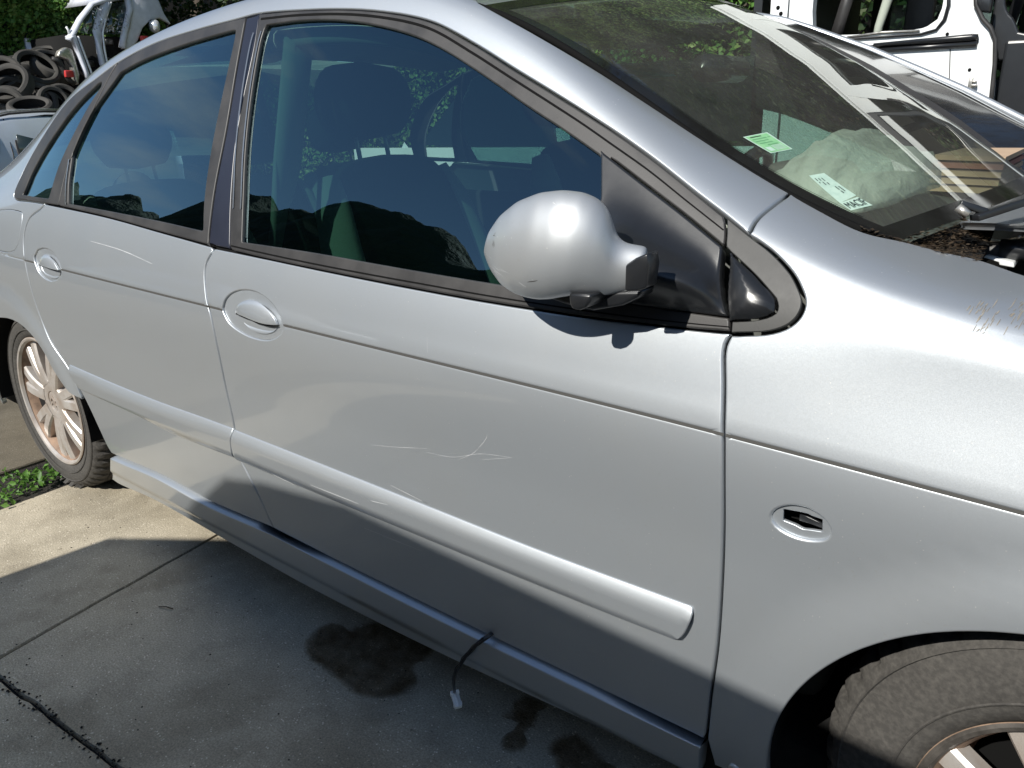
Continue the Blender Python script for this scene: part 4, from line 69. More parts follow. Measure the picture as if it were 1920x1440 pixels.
'front_frame': [[1.186,1.2189],[1.2008,1.2178],[1.2153,1.2168],[1.2297,1.2159],[1.2439,1.2151],[1.2579,1.2144],[1.2717,1.2138],[1.2855,1.2131],[1.2993,1.2125],[1.313,1.212],[1.3266,1.2114],[1.3397,1.2109],[1.3528,1.2104],[1.366,1.21],[1.3792,1.2096],[1.3922,1.2093],[1.4051,1.209],[1.4178,1.2087],[1.4302,1.2085],[1.4423,1.2083],[1.4541,1.2082],[1.4654,1.208],[1.4784,1.2079],[1.4908,1.2078],[1.5028,1.2078],[1.5145,1.2077],[1.5261,1.2077],[1.5377,1.2076],[1.5494,1.2076],[1.5613,1.2076],[1.5719,1.2076],[1.5827,1.2076],[1.5936,1.2076],[1.6045,1.2077],[1.6154,1.2078],[1.6261,1.2079],[1.6367,1.2081],[1.6469,1.2082],[1.6568,1.2083],[1.6662,1.2083],[1.6768,1.2084],[1.6868,1.2085],[1.6964,1.2085],[1.7058,1.2085],[1.7153,1.2083],[1.7251,1.2081],[1.7355,1.2077],[1.7437,1.2073],[1.7522,1.2068],[1.761,1.2062],[1.7698,1.2056],[1.7788,1.2049],[1.7878,1.2043],[1.7968,1.2036],[1.8058,1.203],[1.8147,1.2024],[1.8236,1.2018],[1.8322,1.2013],[1.8407,1.2009],[1.8491,1.2005],[1.8574,1.2001],[1.8657,1.1997],[1.8739,1.1993],[1.8821,1.1989],[1.8902,1.1985],[1.8982,1.1982],[1.9062,1.1979],[1.9142,1.1977],[1.922,1.1975],[1.9299,1.1974],[1.9377,1.1974],[1.9455,1.1974],[1.9533,1.1975],[1.9611,1.1976],[1.9688,1.1978],[1.9765,1.1981],[1.9842,1.1984],[1.9918,1.1987],[1.9992,1.1991],[2.0066,1.1995],[2.0138,1.1999],[2.0209,1.2004],[2.0279,1.2008],[2.0353,1.2014],[2.0425,1.2019],[2.0496,1.2025],[2.0565,1.2032],[2.0634,1.2038],[2.0702,1.2045],[2.0769,1.2052],[2.0836,1.2059],[2.0904,1.2067],[2.0972,1.2074],[2.1036,1.2082],[2.11,1.209],[2.1165,1.2099],[2.1229,1.2107],[2.1293,1.2116],[2.1356,1.2125],[2.1419,1.2134],[2.1482,1.2143],[2.1544,1.2151],[2.1606,1.2159],[2.1667,1.2167],[2.1727,1.2175],[2.1787,1.2182],[2.1846,1.2189],[2.1904,1.2196],[2.1963,1.2202],[2.2021,1.2208],[2.2079,1.2214],[2.2137,1.2219],[2.2195,1.2224],[2.2254,1.2228],[2.2313,1.2232],[2.237,1.2235],[2.2427,1.2237],[2.2484,1.2238],[2.2543,1.2239],[2.2601,1.2239],[2.2659,1.2238],[2.2717,1.2237],[2.2775,1.2236],[2.2832,1.2234],[2.2888,1.2232],[2.2943,1.2229],[2.2996,1.2226],[2.3048,1.2223],[2.3105,1.2219],[2.316,1.2215],[2.3214,1.2211],[2.3267,1.2206],[2.332,1.22],[2.3371,1.2194],[2.3423,1.2188],[2.3474,1.218],[2.3525,1.2173],[2.3576,1.2164],[2.3615,1.2112],[2.3635,1.2041],[2.3653,1.1971],[2.3671,1.1898],[2.3685,1.1824],[2.3697,1.1733],[2.3705,1.1639],[2.3713,1.1543],[2.3698,1.153],[2.3647,1.1548],[2.3596,1.1565],[2.3545,1.1581],[2.3494,1.1596],[2.3442,1.161],[2.3391,1.1623],[2.3339,1.1636],[2.3286,1.1648],[2.3233,1.1659],[2.3179,1.1669],[2.3125,1.1678],[2.3069,1.1686],[2.3013,1.1694],[2.2959,1.17],[2.2903,1.1706],[2.2846,1.1711],[2.2788,1.1715],[2.2729,1.1719],[2.2669,1.1722],[2.2609,1.1725],[2.2549,1.1728],[2.2489,1.173],[2.2429,1.1731],[2.2371,1.1732],[2.2313,1.1733],[2.2256,1.1734],[2.2201,1.1735],[2.2148,1.1736],[2.2083,1.1736],[2.2021,1.1737],[2.1961,1.1737],[2.1902,1.1737],[2.1844,1.1737],[2.1787,1.1737],[2.1729,1.1737],[2.167,1.1737],[2.1609,1.1737],[2.159,1.1698],[2.1609,1.1645],[2.1626,1.1593],[2.1643,1.1542],[2.166,1.149],[2.1678,1.1438],[2.1695,1.1385],[2.1714,1.1331],[2.1732,1.1274],[2.1752,1.1216],[2.1768,1.1169],[2.1785,1.112],[2.1802,1.1069],[2.1819,1.1018],[2.1837,1.0964],[2.1855,1.091],[2.1873,1.0855],[2.1891,1.0799],[2.1909,1.0743],[2.1927,1.0687],[2.1945,1.0631],[2.1962,1.0575],[2.1979,1.0519],[2.1996,1.0465],[2.2012,1.0411],[2.203,1.0351],[2.2047,1.0291],[2.2064,1.0231],[2.2081,1.0172],[2.2097,1.0113],[2.2113,1.0054],[2.2129,0.9996],[2.2144,0.9937],[2.216,0.9878],[2.2175,0.9819],[2.219,0.976],[2.2205,0.97],[2.2238,0.9673],[2.2304,0.9679],[2.237,0.9685],[2.2435,0.9691],[2.25,0.9697],[2.2564,0.9703],[2.2628,0.9709],[2.2692,0.9715],[2.2755,0.9721],[2.2818,0.9728],[2.288,0.9734],[2.2942,0.9741],[2.3003,0.9748],[2.3064,0.9755],[2.3124,0.9762],[2.3183,0.977],[2.3241,0.9777],[2.3299,0.9785],[2.3356,0.9794],[2.3412,0.9802],[2.3468,0.9811],[2.3524,0.9819],[2.3579,0.9828],[2.3634,0.9837],[2.3689,0.9847],[2.3743,0.9856],[2.3797,0.9865],[2.385,0.9875],[2.3904,0.9884],[2.3957,0.9894],[2.401,0.9904],[2.4039,0.9855],[2.4054,0.9738],[2.4069,0.9625],[2.4064,0.9612],[2.4009,0.96],[2.3954,0.9588],[2.39,0.9576],[2.3845,0.9564],[2.379,0.9552],[2.3733,0.9541],[2.3675,0.953],[2.3615,0.9518],[2.3552,0.9508],[2.3501,0.9499],[2.3448,0.9491],[2.3394,0.9483],[2.3338,0.9475],[2.3281,0.9468],[2.3223,0.946],[2.3164,0.9452],[2.3104,0.9445],[2.3044,0.9438],[2.2983,0.9431],[2.2922,0.9424],[2.2861,0.9417],[2.2799,0.941],[2.2738,0.9403],[2.2677,0.9397],[2.2616,0.939],[2.2554,0.9384],[2.2492,0.9377],[2.243,0.9371],[2.2367,0.9365],[2.2303,0.9358],[2.2239,0.9353],[2.2175,0.9347],[2.2111,0.9341],[2.2045,0.9336],[2.198,0.9331],[2.1914,0.9326],[2.1847,0.9321],[2.178,0.9316],[2.1713,0.9312],[2.1645,0.9308],[2.1576,0.9304],[2.1507,0.9301],[2.1437,0.9297],[2.1367,0.9294],[2.1297,0.929],[2.1226,0.9287],[2.1154,0.9284],[2.1082,0.9281],[2.101,0.9278],[2.0937,0.9275],[2.0863,0.9272],[2.0789,0.9269],[2.0715,0.9267],[2.064,0.9264],[2.0564,0.9261],[2.0488,0.9258],[2.0411,0.9256],[2.0334,0.9253],[2.0256,0.9251],[2.0177,0.9249],[2.0098,0.9247],[2.0018,0.9245],[1.9938,0.9243],[1.9857,0.9241],[1.9776,0.9239],[1.9694,0.9238],[1.9611,0.9236],[1.9527,0.9235],[1.9443,0.9234],[1.9359,0.9233],[1.9273,0.9232],[1.9187,0.9231],[1.91,0.923],[1.9013,0.9229],[1.8925,0.9228],[1.8836,0.9228],[1.8747,0.9227],[1.8656,0.9227],[1.8566,0.9226],[1.8474,0.9226],[1.8382,0.9225],[1.8288,0.9225],[1.8195,0.9225],[1.81,0.9225],[1.8005,0.9224],[1.7908,0.9224],[1.7812,0.9224],[1.7714,0.9224],[1.7615,0.9224],[1.7516,0.9224],[1.7416,0.9225],[1.7315,0.9225],[1.7213,0.9225],[1.711,0.9226],[1.7007,0.9226],[1.6902,0.9227],[1.6797,0.9227],[1.6691,0.9228],[1.6584,0.9228],[1.6475,0.9229],[1.6366,0.923],[1.6257,0.9231],[1.6146,0.9232],[1.6034,0.9233],[1.5921,0.9234],[1.5807,0.9235],[1.5692,0.9236],[1.5575,0.9237],[1.5456,0.9238],[1.5335,0.924],[1.5212,0.9241],[1.5088,0.9242],[1.4962,0.9244],[1.4836,0.9245],[1.4709,0.9247],[1.4583,0.9249],[1.4457,0.9251],[1.4333,0.9253],[1.4209,0.9255],[1.4088,0.9257],[1.3969,0.926],[1.3822,0.9263],[1.3678,0.9267],[1.3537,0.927],[1.3399,0.9274],[1.326,0.9279],[1.3122,0.9283],[1.2982,0.9287],[1.284,0.9291],[1.2694,0.9296],[1.2615,0.9344],[1.2594,0.9399],[1.2571,0.9452],[1.2548,0.9503],[1.2524,0.9554],[1.2499,0.9603],[1.2474,0.9652],[1.2449,0.9701],[1.2425,0.9749],[1.24,0.9798],[1.2377,0.9846],[1.2354,0.9895],[1.2335,0.9938],[1.2315,0.9981],[1.2296,1.0024],[1.2276,1.0068],[1.2257,1.0112],[1.2238,1.0156],[1.222,1.02],[1.2202,1.0243],[1.2185,1.0287],[1.2168,1.033],[1.2152,1.0373],[1.2137,1.0416],[1.2123,1.0458],[1.2109,1.0499],[1.2097,1.0541],[1.2086,1.0582],[1.2076,1.0623],[1.2068,1.0664],[1.206,1.0704],[1.2052,1.0744],[1.2046,1.0785],[1.204,1.0825],[1.2034,1.0866],[1.2029,1.0907],[1.2023,1.0949],[1.2018,1.0992],[1.2012,1.1035],[1.2007,1.1076],[1.2003,1.1118],[1.2,1.1161],[1.1997,1.1206],[1.1994,1.1251],[1.1992,1.1297],[1.199,1.1343],[1.1988,1.139],[1.1985,1.1437],[1.1983,1.1484],[1.198,1.153],[1.1977,1.1576],[1.1973,1.1621],[1.1968,1.1665],[1.1963,1.1707],[1.1958,1.1748],[1.1947,1.1807],[1.1936,1.1863],[1.1924,1.1918],[1.1911,1.1971],[1.1898,1.2026],[1.1882,1.2084],[1.1864,1.2149]],
'frame_line': [[1.1982,1.2083],[1.2121,1.2076],[1.2258,1.207],[1.2392,1.2064],[1.2525,1.206],[1.2657,1.2055],[1.2788,1.2052],[1.2919,1.2048],[1.3049,1.2045],[1.318,1.2041],[1.3311,1.2037],[1.3439,1.2034],[1.3569,1.203],[1.37,1.2027],[1.383,1.2024],[1.3961,1.2022],[1.4089,1.2019],[1.4216,1.2017],[1.434,1.2016],[1.4461,1.2014],[1.4579,1.2013],[1.4692,1.2011],[1.4822,1.201],[1.4946,1.2009],[1.5066,1.2008],[1.5183,1.2007],[1.5299,1.2006],[1.5415,1.2005],[1.5533,1.2004],[1.5652,1.2003],[1.5758,1.2002],[1.5867,1.2002],[1.5977,1.2001],[1.6088,1.2001],[1.6197,1.2001],[1.6306,1.2001],[1.6411,1.2001],[1.6514,1.2001],[1.6612,1.2],[1.6706,1.2],[1.6823,1.1999],[1.6932,1.1998],[1.7037,1.1996],[1.714,1.1993],[1.7247,1.1989],[1.7361,1.1983],[1.7446,1.1977],[1.7535,1.197],[1.7626,1.1963],[1.7718,1.1955],[1.7811,1.1946],[1.7905,1.1937],[1.7999,1.1929],[1.8093,1.192],[1.8186,1.1913],[1.8277,1.1905],[1.8367,1.1899],[1.8451,1.1894],[1.8535,1.1889],[1.8618,1.1884],[1.8701,1.1879],[1.8783,1.1874],[1.8865,1.187],[1.8947,1.1865],[1.9028,1.1862],[1.9108,1.1858],[1.9188,1.1856],[1.9267,1.1853],[1.9345,1.1851],[1.9422,1.185],[1.9499,1.1849],[1.9576,1.1849],[1.9652,1.1848],[1.9728,1.1849],[1.9803,1.1849],[1.9877,1.185],[1.9951,1.1851],[2.0023,1.1853],[2.0095,1.1855],[2.0165,1.1857],[2.0233,1.1859],[2.0307,1.1862],[2.0379,1.1865],[2.045,1.1868],[2.052,1.1872],[2.0588,1.1876],[2.0656,1.188],[2.0724,1.1884],[2.0791,1.1889],[2.0858,1.1893],[2.0925,1.1897],[2.0992,1.1902],[2.1059,1.1906],[2.1126,1.191],[2.1192,1.1914],[2.1257,1.1918],[2.1323,1.1922],[2.1388,1.1926],[2.1453,1.193],[2.1518,1.1934],[2.1583,1.1939],[2.1645,1.1944],[2.1707,1.1949],[2.1768,1.1954],[2.1829,1.1959],[2.189,1.1964],[2.1951,1.1969],[2.2012,1.1974],[2.2073,1.1978],[2.2135,1.1982],[2.2196,1.1986],[2.2257,1.1988],[2.2315,1.1989],[2.2373,1.199],[2.2431,1.199],[2.249,1.1989],[2.2549,1.1988],[2.2607,1.1986],[2.2665,1.1983],[2.2724,1.198],[2.2781,1.1977],[2.2838,1.1973],[2.2894,1.1969],[2.295,1.1965],[2.3005,1.1961],[2.3059,1.1957],[2.3113,1.1952],[2.3167,1.1947],[2.322,1.1942],[2.3272,1.1936],[2.3324,1.1929],[2.3376,1.1922],[2.3427,1.1915],[2.3478,1.1907],[2.3529,1.1898],[2.358,1.1888],[2.3631,1.1878]],
'belt_line': [[1.2671,0.9355],[1.2817,0.9352],[1.2959,0.9348],[1.3098,0.9344],[1.3236,0.9341],[1.3374,0.9337],[1.3513,0.9334],[1.3654,0.9331],[1.3797,0.9328],[1.3944,0.9325],[1.4063,0.9322],[1.4185,0.932],[1.4309,0.9318],[1.4434,0.9316],[1.4559,0.9313],[1.4686,0.9311],[1.4813,0.9309],[1.4939,0.9308],[1.5065,0.9306],[1.5189,0.9304],[1.5312,0.9303],[1.5434,0.9301],[1.5553,0.93],[1.567,0.9299],[1.5785,0.9298],[1.5899,0.9297],[1.6011,0.9296],[1.6123,0.9296],[1.6234,0.9295],[1.6344,0.9295],[1.6453,0.9294],[1.6561,0.9294],[1.6668,0.9294],[1.6774,0.9294],[1.688,0.9294],[1.6984,0.9294],[1.7088,0.9294],[1.719,0.9294],[1.7292,0.9294],[1.7393,0.9295],[1.7493,0.9295],[1.7592,0.9295],[1.7691,0.9296],[1.7789,0.9296],[1.7885,0.9297],[1.7981,0.9298],[1.8077,0.9298],[1.8171,0.9299],[1.8265,0.93],[1.8358,0.9301],[1.8451,0.9302],[1.8542,0.9302],[1.8633,0.9303],[1.8724,0.9304],[1.8813,0.9305],[1.8902,0.9305],[1.899,0.9306],[1.9078,0.9307],[1.9165,0.9308],[1.9251,0.9309],[1.9336,0.931],[1.9421,0.9311],[1.9506,0.9312],[1.9589,0.9314],[1.9672,0.9315],[1.9754,0.9317],[1.9836,0.9319],[1.9917,0.9321],[1.9997,0.9323],[2.0077,0.9325],[2.0156,0.9328],[2.0235,0.933],[2.0313,0.9333],[2.039,0.9335],[2.0467,0.9338],[2.0544,0.9341],[2.0619,0.9344],[2.0695,0.9347],[2.0769,0.935],[2.0843,0.9354],[2.0917,0.9357],[2.099,0.936],[2.1063,0.9363],[2.1135,0.9367],[2.1206,0.937],[2.1278,0.9374],[2.1348,0.9378],[2.1418,0.9382],[2.1488,0.9386],[2.1557,0.939],[2.1626,0.9394],[2.1694,0.9398],[2.1761,0.9403],[2.1829,0.9407],[2.1895,0.9412],[2.1962,0.9417],[2.2027,0.9422],[2.2093,0.9428],[2.2158,0.9433],[2.2222,0.9439],[2.2286,0.9445],[2.235,0.945],[2.2413,0.9457],[2.2476,0.9463],[2.2538,0.9469],[2.26,0.9476],[2.2661,0.9482],[2.2722,0.9489],[2.2783,0.9496],[2.2845,0.9504],[2.2906,0.9511],[2.2967,0.9519],[2.3028,0.9527],[2.3089,0.9535],[2.3149,0.9543],[2.3208,0.9552],[2.3266,0.956],[2.3323,0.9569],[2.3379,0.9578],[2.3433,0.9586],[2.3486,0.9595],[2.3537,0.9604],[2.36,0.9615],[2.3661,0.9626],[2.3719,0.9638],[2.3776,0.9649],[2.3832,0.966],[2.3886,0.9672],[2.3941,0.9684],[2.3996,0.9696],[2.4051,0.9708]],
'sail': [[2.1412,1.1738],[2.1476,1.1738],[2.1538,1.1737],[2.1599,1.1736],[2.1661,1.1735],[2.1722,1.1735],[2.1782,1.1734],[2.1843,1.1733],[2.1904,1.1732],[2.1965,1.1731],[2.2026,1.173],[2.2088,1.1729],[2.2151,1.1728],[2.2208,1.1726],[2.2265,1.1725],[2.2324,1.1724],[2.2383,1.1723],[2.2442,1.1721],[2.2501,1.172],[2.256,1.1718],[2.262,1.1715],[2.2678,1.1712],[2.2737,1.1709],[2.2794,1.1705],[2.2851,1.1701],[2.2907,1.1696],[2.2962,1.1691],[2.3015,1.1684],[2.3071,1.1677],[2.3126,1.1668],[2.3179,1.1659],[2.3232,1.1649],[2.3285,1.1638],[2.3337,1.1627],[2.3388,1.1615],[2.3439,1.1601],[2.3489,1.1588],[2.354,1.1573],[2.359,1.1557],[2.364,1.1541],[2.3691,1.1524],[2.3707,1.1483],[2.3718,1.1378],[2.373,1.1271],[2.3741,1.1163],[2.3753,1.1055],[2.3765,1.0952],[2.3777,1.085],[2.3791,1.0749],[2.3807,1.0649],[2.3828,1.0543],[2.3852,1.0438],[2.3877,1.0335],[2.3904,1.0237],[2.3929,1.0149],[2.3956,1.0065],[2.3983,0.9984],[2.401,0.9904],[2.3995,0.9898],[2.394,0.9886],[2.3884,0.9875],[2.3829,0.9864],[2.3773,0.9853],[2.3717,0.9842],[2.366,0.9832],[2.3603,0.9821],[2.3546,0.9811],[2.3488,0.98],[2.3429,0.979],[2.337,0.978],[2.331,0.977],[2.3249,0.976],[2.3187,0.975],[2.3131,0.9742],[2.3074,0.9733],[2.3017,0.9725],[2.2959,0.9717],[2.2901,0.9708],[2.2841,0.97],[2.2781,0.9692],[2.2721,0.9684],[2.266,0.9676],[2.2599,0.9669],[2.2537,0.9661],[2.2474,0.9654],[2.2411,0.9646],[2.2348,0.9639],[2.2285,0.9633],[2.2221,0.9626],[2.2158,0.9619],[2.2093,0.9613],[2.2029,0.9607],[2.1964,0.9601],[2.1898,0.9596],[2.1832,0.959],[2.1766,0.9585],[2.1699,0.9579],[2.1632,0.9574],[2.1564,0.9569],[2.1496,0.9564],[2.1427,0.9559],[2.1358,0.9555],[2.1288,0.955],[2.1218,0.9545],[2.1148,0.9541],[2.1077,0.9536],[2.1005,0.9532],[2.0981,0.9543],[2.0998,0.9595],[2.1012,0.9646],[2.1026,0.9697],[2.104,0.9748],[2.1057,0.98],[2.1078,0.9854],[2.1104,0.9911],[2.1128,0.9954],[2.1156,1.0],[2.1187,1.0047],[2.1221,1.0096],[2.1258,1.0147],[2.1295,1.0199],[2.1332,1.0252],[2.1369,1.0305],[2.1404,1.0359],[2.1438,1.0412],[2.1468,1.0465],[2.1495,1.0516],[2.1517,1.0566],[2.1541,1.0626],[2.1559,1.0685],[2.1575,1.0742],[2.1588,1.0799],[2.16,1.0855],[2.1612,1.0911],[2.1623,1.0969],[2.1637,1.1027],[2.1612,1.1134],[2.1546,1.1328],[2.1479,1.152],[2.1411,1.1711]],
'sail_fixed': [[2.3828,1.1464],[2.3879,1.1435],[2.3931,1.1405],[2.3983,1.1374],[2.4035,1.1341],[2.4085,1.1306],[2.4134,1.127],[2.418,1.1232],[2.4224,1.1192],[2.4277,1.1138],[2.4327,1.108],[2.4375,1.1021],[2.4418,1.0962],[2.4458,1.0905],[2.4514,1.0816],[2.4565,1.073],[2.4613,1.054],[2.4605,1.0333],[2.4541,1.0186],[2.4484,1.0123],[2.4427,1.0063],[2.4363,1.0009],[2.432,0.9979],[2.4272,0.9952],[2.4222,0.9927],[2.4171,0.9902],[2.412,0.9879],[2.4069,0.9855],[2.4046,0.9858],[2.4029,0.9936],[2.4011,1.0016],[2.3994,1.0098],[2.3977,1.0181],[2.3962,1.0268],[2.3949,1.0357],[2.3937,1.045],[2.3927,1.0544],[2.3917,1.0639],[2.3907,1.0733],[2.3897,1.0841],[2.3889,1.095],[2.388,1.1054],[2.387,1.1151],[2.385,1.1285],[2.3829,1.1408]],
'fender_seal_hole': [[2.3805,1.15],[2.3858,1.1471],[2.3913,1.144],[2.3967,1.1408],[2.4021,1.1375],[2.4074,1.1339],[2.4125,1.1301],[2.4174,1.1262],[2.422,1.1221],[2.4277,1.1164],[2.4331,1.1101],[2.4382,1.1038],[2.4429,1.0975],[2.4471,1.0917],[2.4527,1.0835],[2.4577,1.0758],[2.4605,1.0656],[2.4627,1.055],[2.4632,1.0426],[2.4621,1.0312],[2.455,1.0161],[2.4506,1.0114],[2.4462,1.0068],[2.4416,1.0024],[2.4366,0.9983],[2.4322,0.9954],[2.4275,0.9928],[2.4225,0.9903],[2.4174,0.9879],[2.4123,0.9856],[2.4072,0.9832]],
'fender_seal': [[2.4095,0.9601],[2.4145,0.9617],[2.4193,0.9633],[2.4242,0.965],[2.4294,0.967],[2.4347,0.969],[2.4403,0.9712],[2.446,0.9736],[2.4515,0.9765],[2.4568,0.9799],[2.4616,0.9839],[2.4664,0.9884],[2.4709,0.9935],[2.4751,0.9991],[2.4788,1.0052],[2.483,1.0147],[2.4864,1.0255],[2.489,1.0372],[2.4913,1.0547],[2.4922,1.0731],[2.4917,1.0894],[2.4901,1.1048],[2.4867,1.1198],[2.4822,1.1336],[2.4794,1.1418],[2.4763,1.1497],[2.4729,1.1573],[2.469,1.1645],[2.4652,1.1699],[2.4608,1.1752],[2.4561,1.1802],[2.4511,1.1848],[2.446,1.189],[2.4409,1.1926],[2.436,1.1957],[2.4311,1.1982],[2.4263,1.2],[2.4214,1.2014],[2.4165,1.2027],[2.4114,1.2039],[2.4061,1.2054],[2.4013,1.2068],[2.3964,1.2082],[2.3913,1.2095],[2.3861,1.2109],[2.3808,1.2122],[2.3755,1.2134],[2.3702,1.2145],[2.3649,1.2156],[2.3635,1.2105],[2.3655,1.2015],[2.3674,1.1924],[2.3692,1.1831],[2.3706,1.173],[2.3718,1.1627],[2.3737,1.1551],[2.3795,1.1506],[2.3814,1.1494],[2.3867,1.1466],[2.392,1.1436],[2.3973,1.1404],[2.4025,1.1371],[2.4077,1.1337],[2.4127,1.13],[2.4175,1.1261],[2.422,1.1221],[2.4277,1.1164],[2.4331,1.1102],[2.4382,1.1038],[2.4429,1.0975],[2.4471,1.0917],[2.4527,1.0835],[2.4577,1.0758],[2.4605,1.0656],[2.4627,1.055],[2.4632,1.0426],[2.4621,1.0312],[2.455,1.0161],[2.4506,1.0114],[2.4462,1.0067],[2.4416,1.0024],[2.4366,0.9983],[2.4314,0.9949],[2.4257,0.9919],[2.4198,0.989],[2.4139,0.9863],[2.4079,0.9835],[2.4068,0.9807],[2.408,0.9713],[2.4092,0.9622]],
'handle_front_ring': [[1.2524,0.8131],[1.2586,0.8298],[1.2667,0.8396],[1.278,0.8487],[1.2894,0.8546],[1.3026,0.8596],[1.3164,0.8634],[1.332,0.866],[1.3482,0.8673],[1.3641,0.8672],[1.3765,0.866],[1.3888,0.8639],[1.4006,0.8611],[1.4117,0.8576],[1.4224,0.8532],[1.4325,0.8479],[1.4416,0.8421],[1.4496,0.8364],[1.4572,0.83],[1.4636,0.8235],[1.4681,0.8174],[1.4718,0.8058],[1.4673,0.7972],[1.4587,0.7885],[1.4454,0.7805],[1.4301,0.774],[1.4172,0.7701],[1.4033,0.7675],[1.3877,0.7661],[1.3705,0.7658],[1.3536,0.7663],[1.3411,0.7673],[1.3287,0.7689],[1.3167,0.771],[1.3056,0.7735],[1.2935,0.7768],[1.2825,0.7807],[1.2731,0.7858],[1.266,0.7917],[1.2597,0.7988],[1.2548,0.8062]],
'handle_front_flap': [[1.301,0.8095],[1.305,0.8255],[1.3223,0.839],[1.3348,0.8442],[1.3489,0.8477],[1.3667,0.8491],[1.3848,0.848],[1.3982,0.8452],[1.4112,0.8409],[1.4225,0.8358],[1.4315,0.8304],[1.439,0.8243],[1.4449,0.8183],[1.4522,0.8061],[1.4486,0.8044],[1.4314,0.8029],[1.4139,0.8019],[1.4016,0.802],[1.3891,0.8027],[1.3766,0.8035],[1.3638,0.8046],[1.351,0.8058],[1.3383,0.8069],[1.3216,0.808],[1.3049,0.8089]],
'handle_front_bowl': [[1.3088,0.806],[1.3234,0.8054],[1.3383,0.8046],[1.3507,0.8034],[1.3636,0.8019],[1.3765,0.8007],[1.389,0.7998],[1.4015,0.7992],[1.4138,0.7991],[1.4313,0.8004],[1.4486,0.8022],[1.4467,0.7997],[1.4353,0.7903],[1.4223,0.7846],[1.4068,0.7803],[1.3887,0.778],[1.3707,0.7779],[1.3549,0.7804],[1.3407,0.7846],[1.3283,0.7893],[1.3181,0.7948],[1.3088,0.8037]],
'handle_rear_ring': [[0.2922,0.8062],[0.2875,0.8173],[0.288,0.8288],[0.3107,0.85],[0.3462,0.8583],[0.3726,0.8589],[0.3985,0.8561],[0.4229,0.8484],[0.4426,0.8378],[0.4568,0.8257],[0.464,0.8131],[0.4574,0.795],[0.4252,0.7773],[0.3845,0.7699],[0.3614,0.7704],[0.3401,0.7735],[0.3225,0.7787],[0.3086,0.7859],[0.2986,0.7954]],
'handle_rear_flap': [[0.3178,0.8074],[0.3239,0.8264],[0.3533,0.842],[0.3882,0.8426],[0.41,0.8364],[0.4285,0.827],[0.4404,0.8166],[0.4495,0.8056],[0.4459,0.8038],[0.412,0.8044],[0.3865,0.8052],[0.3603,0.8061],[0.3213,0.8071]],
'handle_rear_bowl': [[0.3209,0.8048],[0.3633,0.8034],[0.3874,0.8022],[0.4114,0.8014],[0.4524,0.8031],[0.4519,0.8001],[0.4428,0.7906],[0.4155,0.779],[0.3831,0.7754],[0.3465,0.7813],[0.3253,0.7935],[0.3202,0.8017]],
'indicator_ring': [[2.4977,0.7132],[2.499,0.7188],[2.5024,0.7244],[2.5058,0.7279],[2.5103,0.7313],[2.5152,0.7342],[2.5201,0.7366],[2.5246,0.7381],[2.5294,0.7392],[2.5342,0.7399],[2.539,0.7401],[2.5436,0.7398],[2.5481,0.739],[2.5527,0.7376],[2.5571,0.7358],[2.5611,0.7335],[2.5645,0.731],[2.569,0.7264],[2.5726,0.7211],[2.5741,0.7159],[2.5727,0.7104],[2.5693,0.7055],[2.5658,0.7027],[2.5614,0.7004],[2.5564,0.6984],[2.5514,0.6969],[2.5469,0.6958],[2.5421,0.6951],[2.5372,0.6947],[2.5323,0.6946],[2.5276,0.6949],[2.5217,0.6958],[2.5158,0.6971],[2.5103,0.6991],[2.5058,0.7016],[2.5003,0.707]],
'indicator_hole': [[2.5113,0.7266],[2.5271,0.7288],[2.5345,0.7298],[2.5426,0.7303],[2.5475,0.7289],[2.5609,0.7282],[2.5627,0.711],[2.5476,0.7083],[2.5389,0.7063],[2.5337,0.7072],[2.5284,0.7088],[2.5122,0.7103]],
'fuel_flap': [[0.0346,0.9588],[0.0699,0.9606],[0.105,0.9608],[0.1408,0.9574],[0.1762,0.9534],[0.1928,0.9486],[0.198,0.931],[0.1979,0.9211],[0.196,0.9091],[0.1927,0.8958],[0.1885,0.8822],[0.1842,0.869],[0.1768,0.8522],[0.1523,0.8305],[0.1199,0.8225],[0.0792,0.8185],[0.0372,0.8182],[-0.0033,0.8186],[-0.0334,0.8205],[-0.0622,0.8228],[-0.0693,0.8336],[-0.0546,0.8816],[-0.0501,0.9391]],
'scratch_0': [[1.7097,0.6129],[1.7213,0.6151],[1.7326,0.6172],[1.7438,0.6192],[1.755,0.6214],[1.7664,0.6235],[1.7781,0.6259],[1.7886,0.628],[1.7993,0.6303],[1.8101,0.6327],[1.821,0.6351],[1.8319,0.6375],[1.8427,0.6399],[1.8534,0.6422],[1.8639,0.6445]],
'scratch_1': [[1.8631,0.637],[1.8727,0.638],[1.8823,0.6388],[1.8918,0.6396],[1.9012,0.6405],[1.9106,0.6416],[1.9199,0.643],[1.9292,0.645],[1.9385,0.6476],[1.9477,0.6508],[1.9568,0.6544],[1.9659,0.6581],[1.9749,0.6617],[1.9839,0.6649],[1.9929,0.6677],[2.0023,0.6699],[2.0116,0.6718],[2.021,0.6733],[2.0302,0.6747],[2.0394,0.676],[2.0486,0.6774],[2.0576,0.6788]],
'scratch_2': [[1.9981,0.6582],[2.0312,0.669],[2.0632,0.6794]],
'scratch_3': [[1.9939,0.6806],[2.0027,0.6909],[2.0096,0.6999],[2.0124,0.7073]],
'scratch_4': [[1.8723,0.851],[1.8753,0.837],[1.878,0.823]],
'scratch_5': [[1.9417,0.6432],[1.952,0.6493],[1.9625,0.6552],[1.9723,0.6612],[1.9808,0.6675],[1.9883,0.6749],[1.9945,0.6825],[2.0006,0.6901]],
'scuff_0': [[1.459,0.4833],[1.5085,0.4854],[1.5563,0.4874],[1.6025,0.4894]],
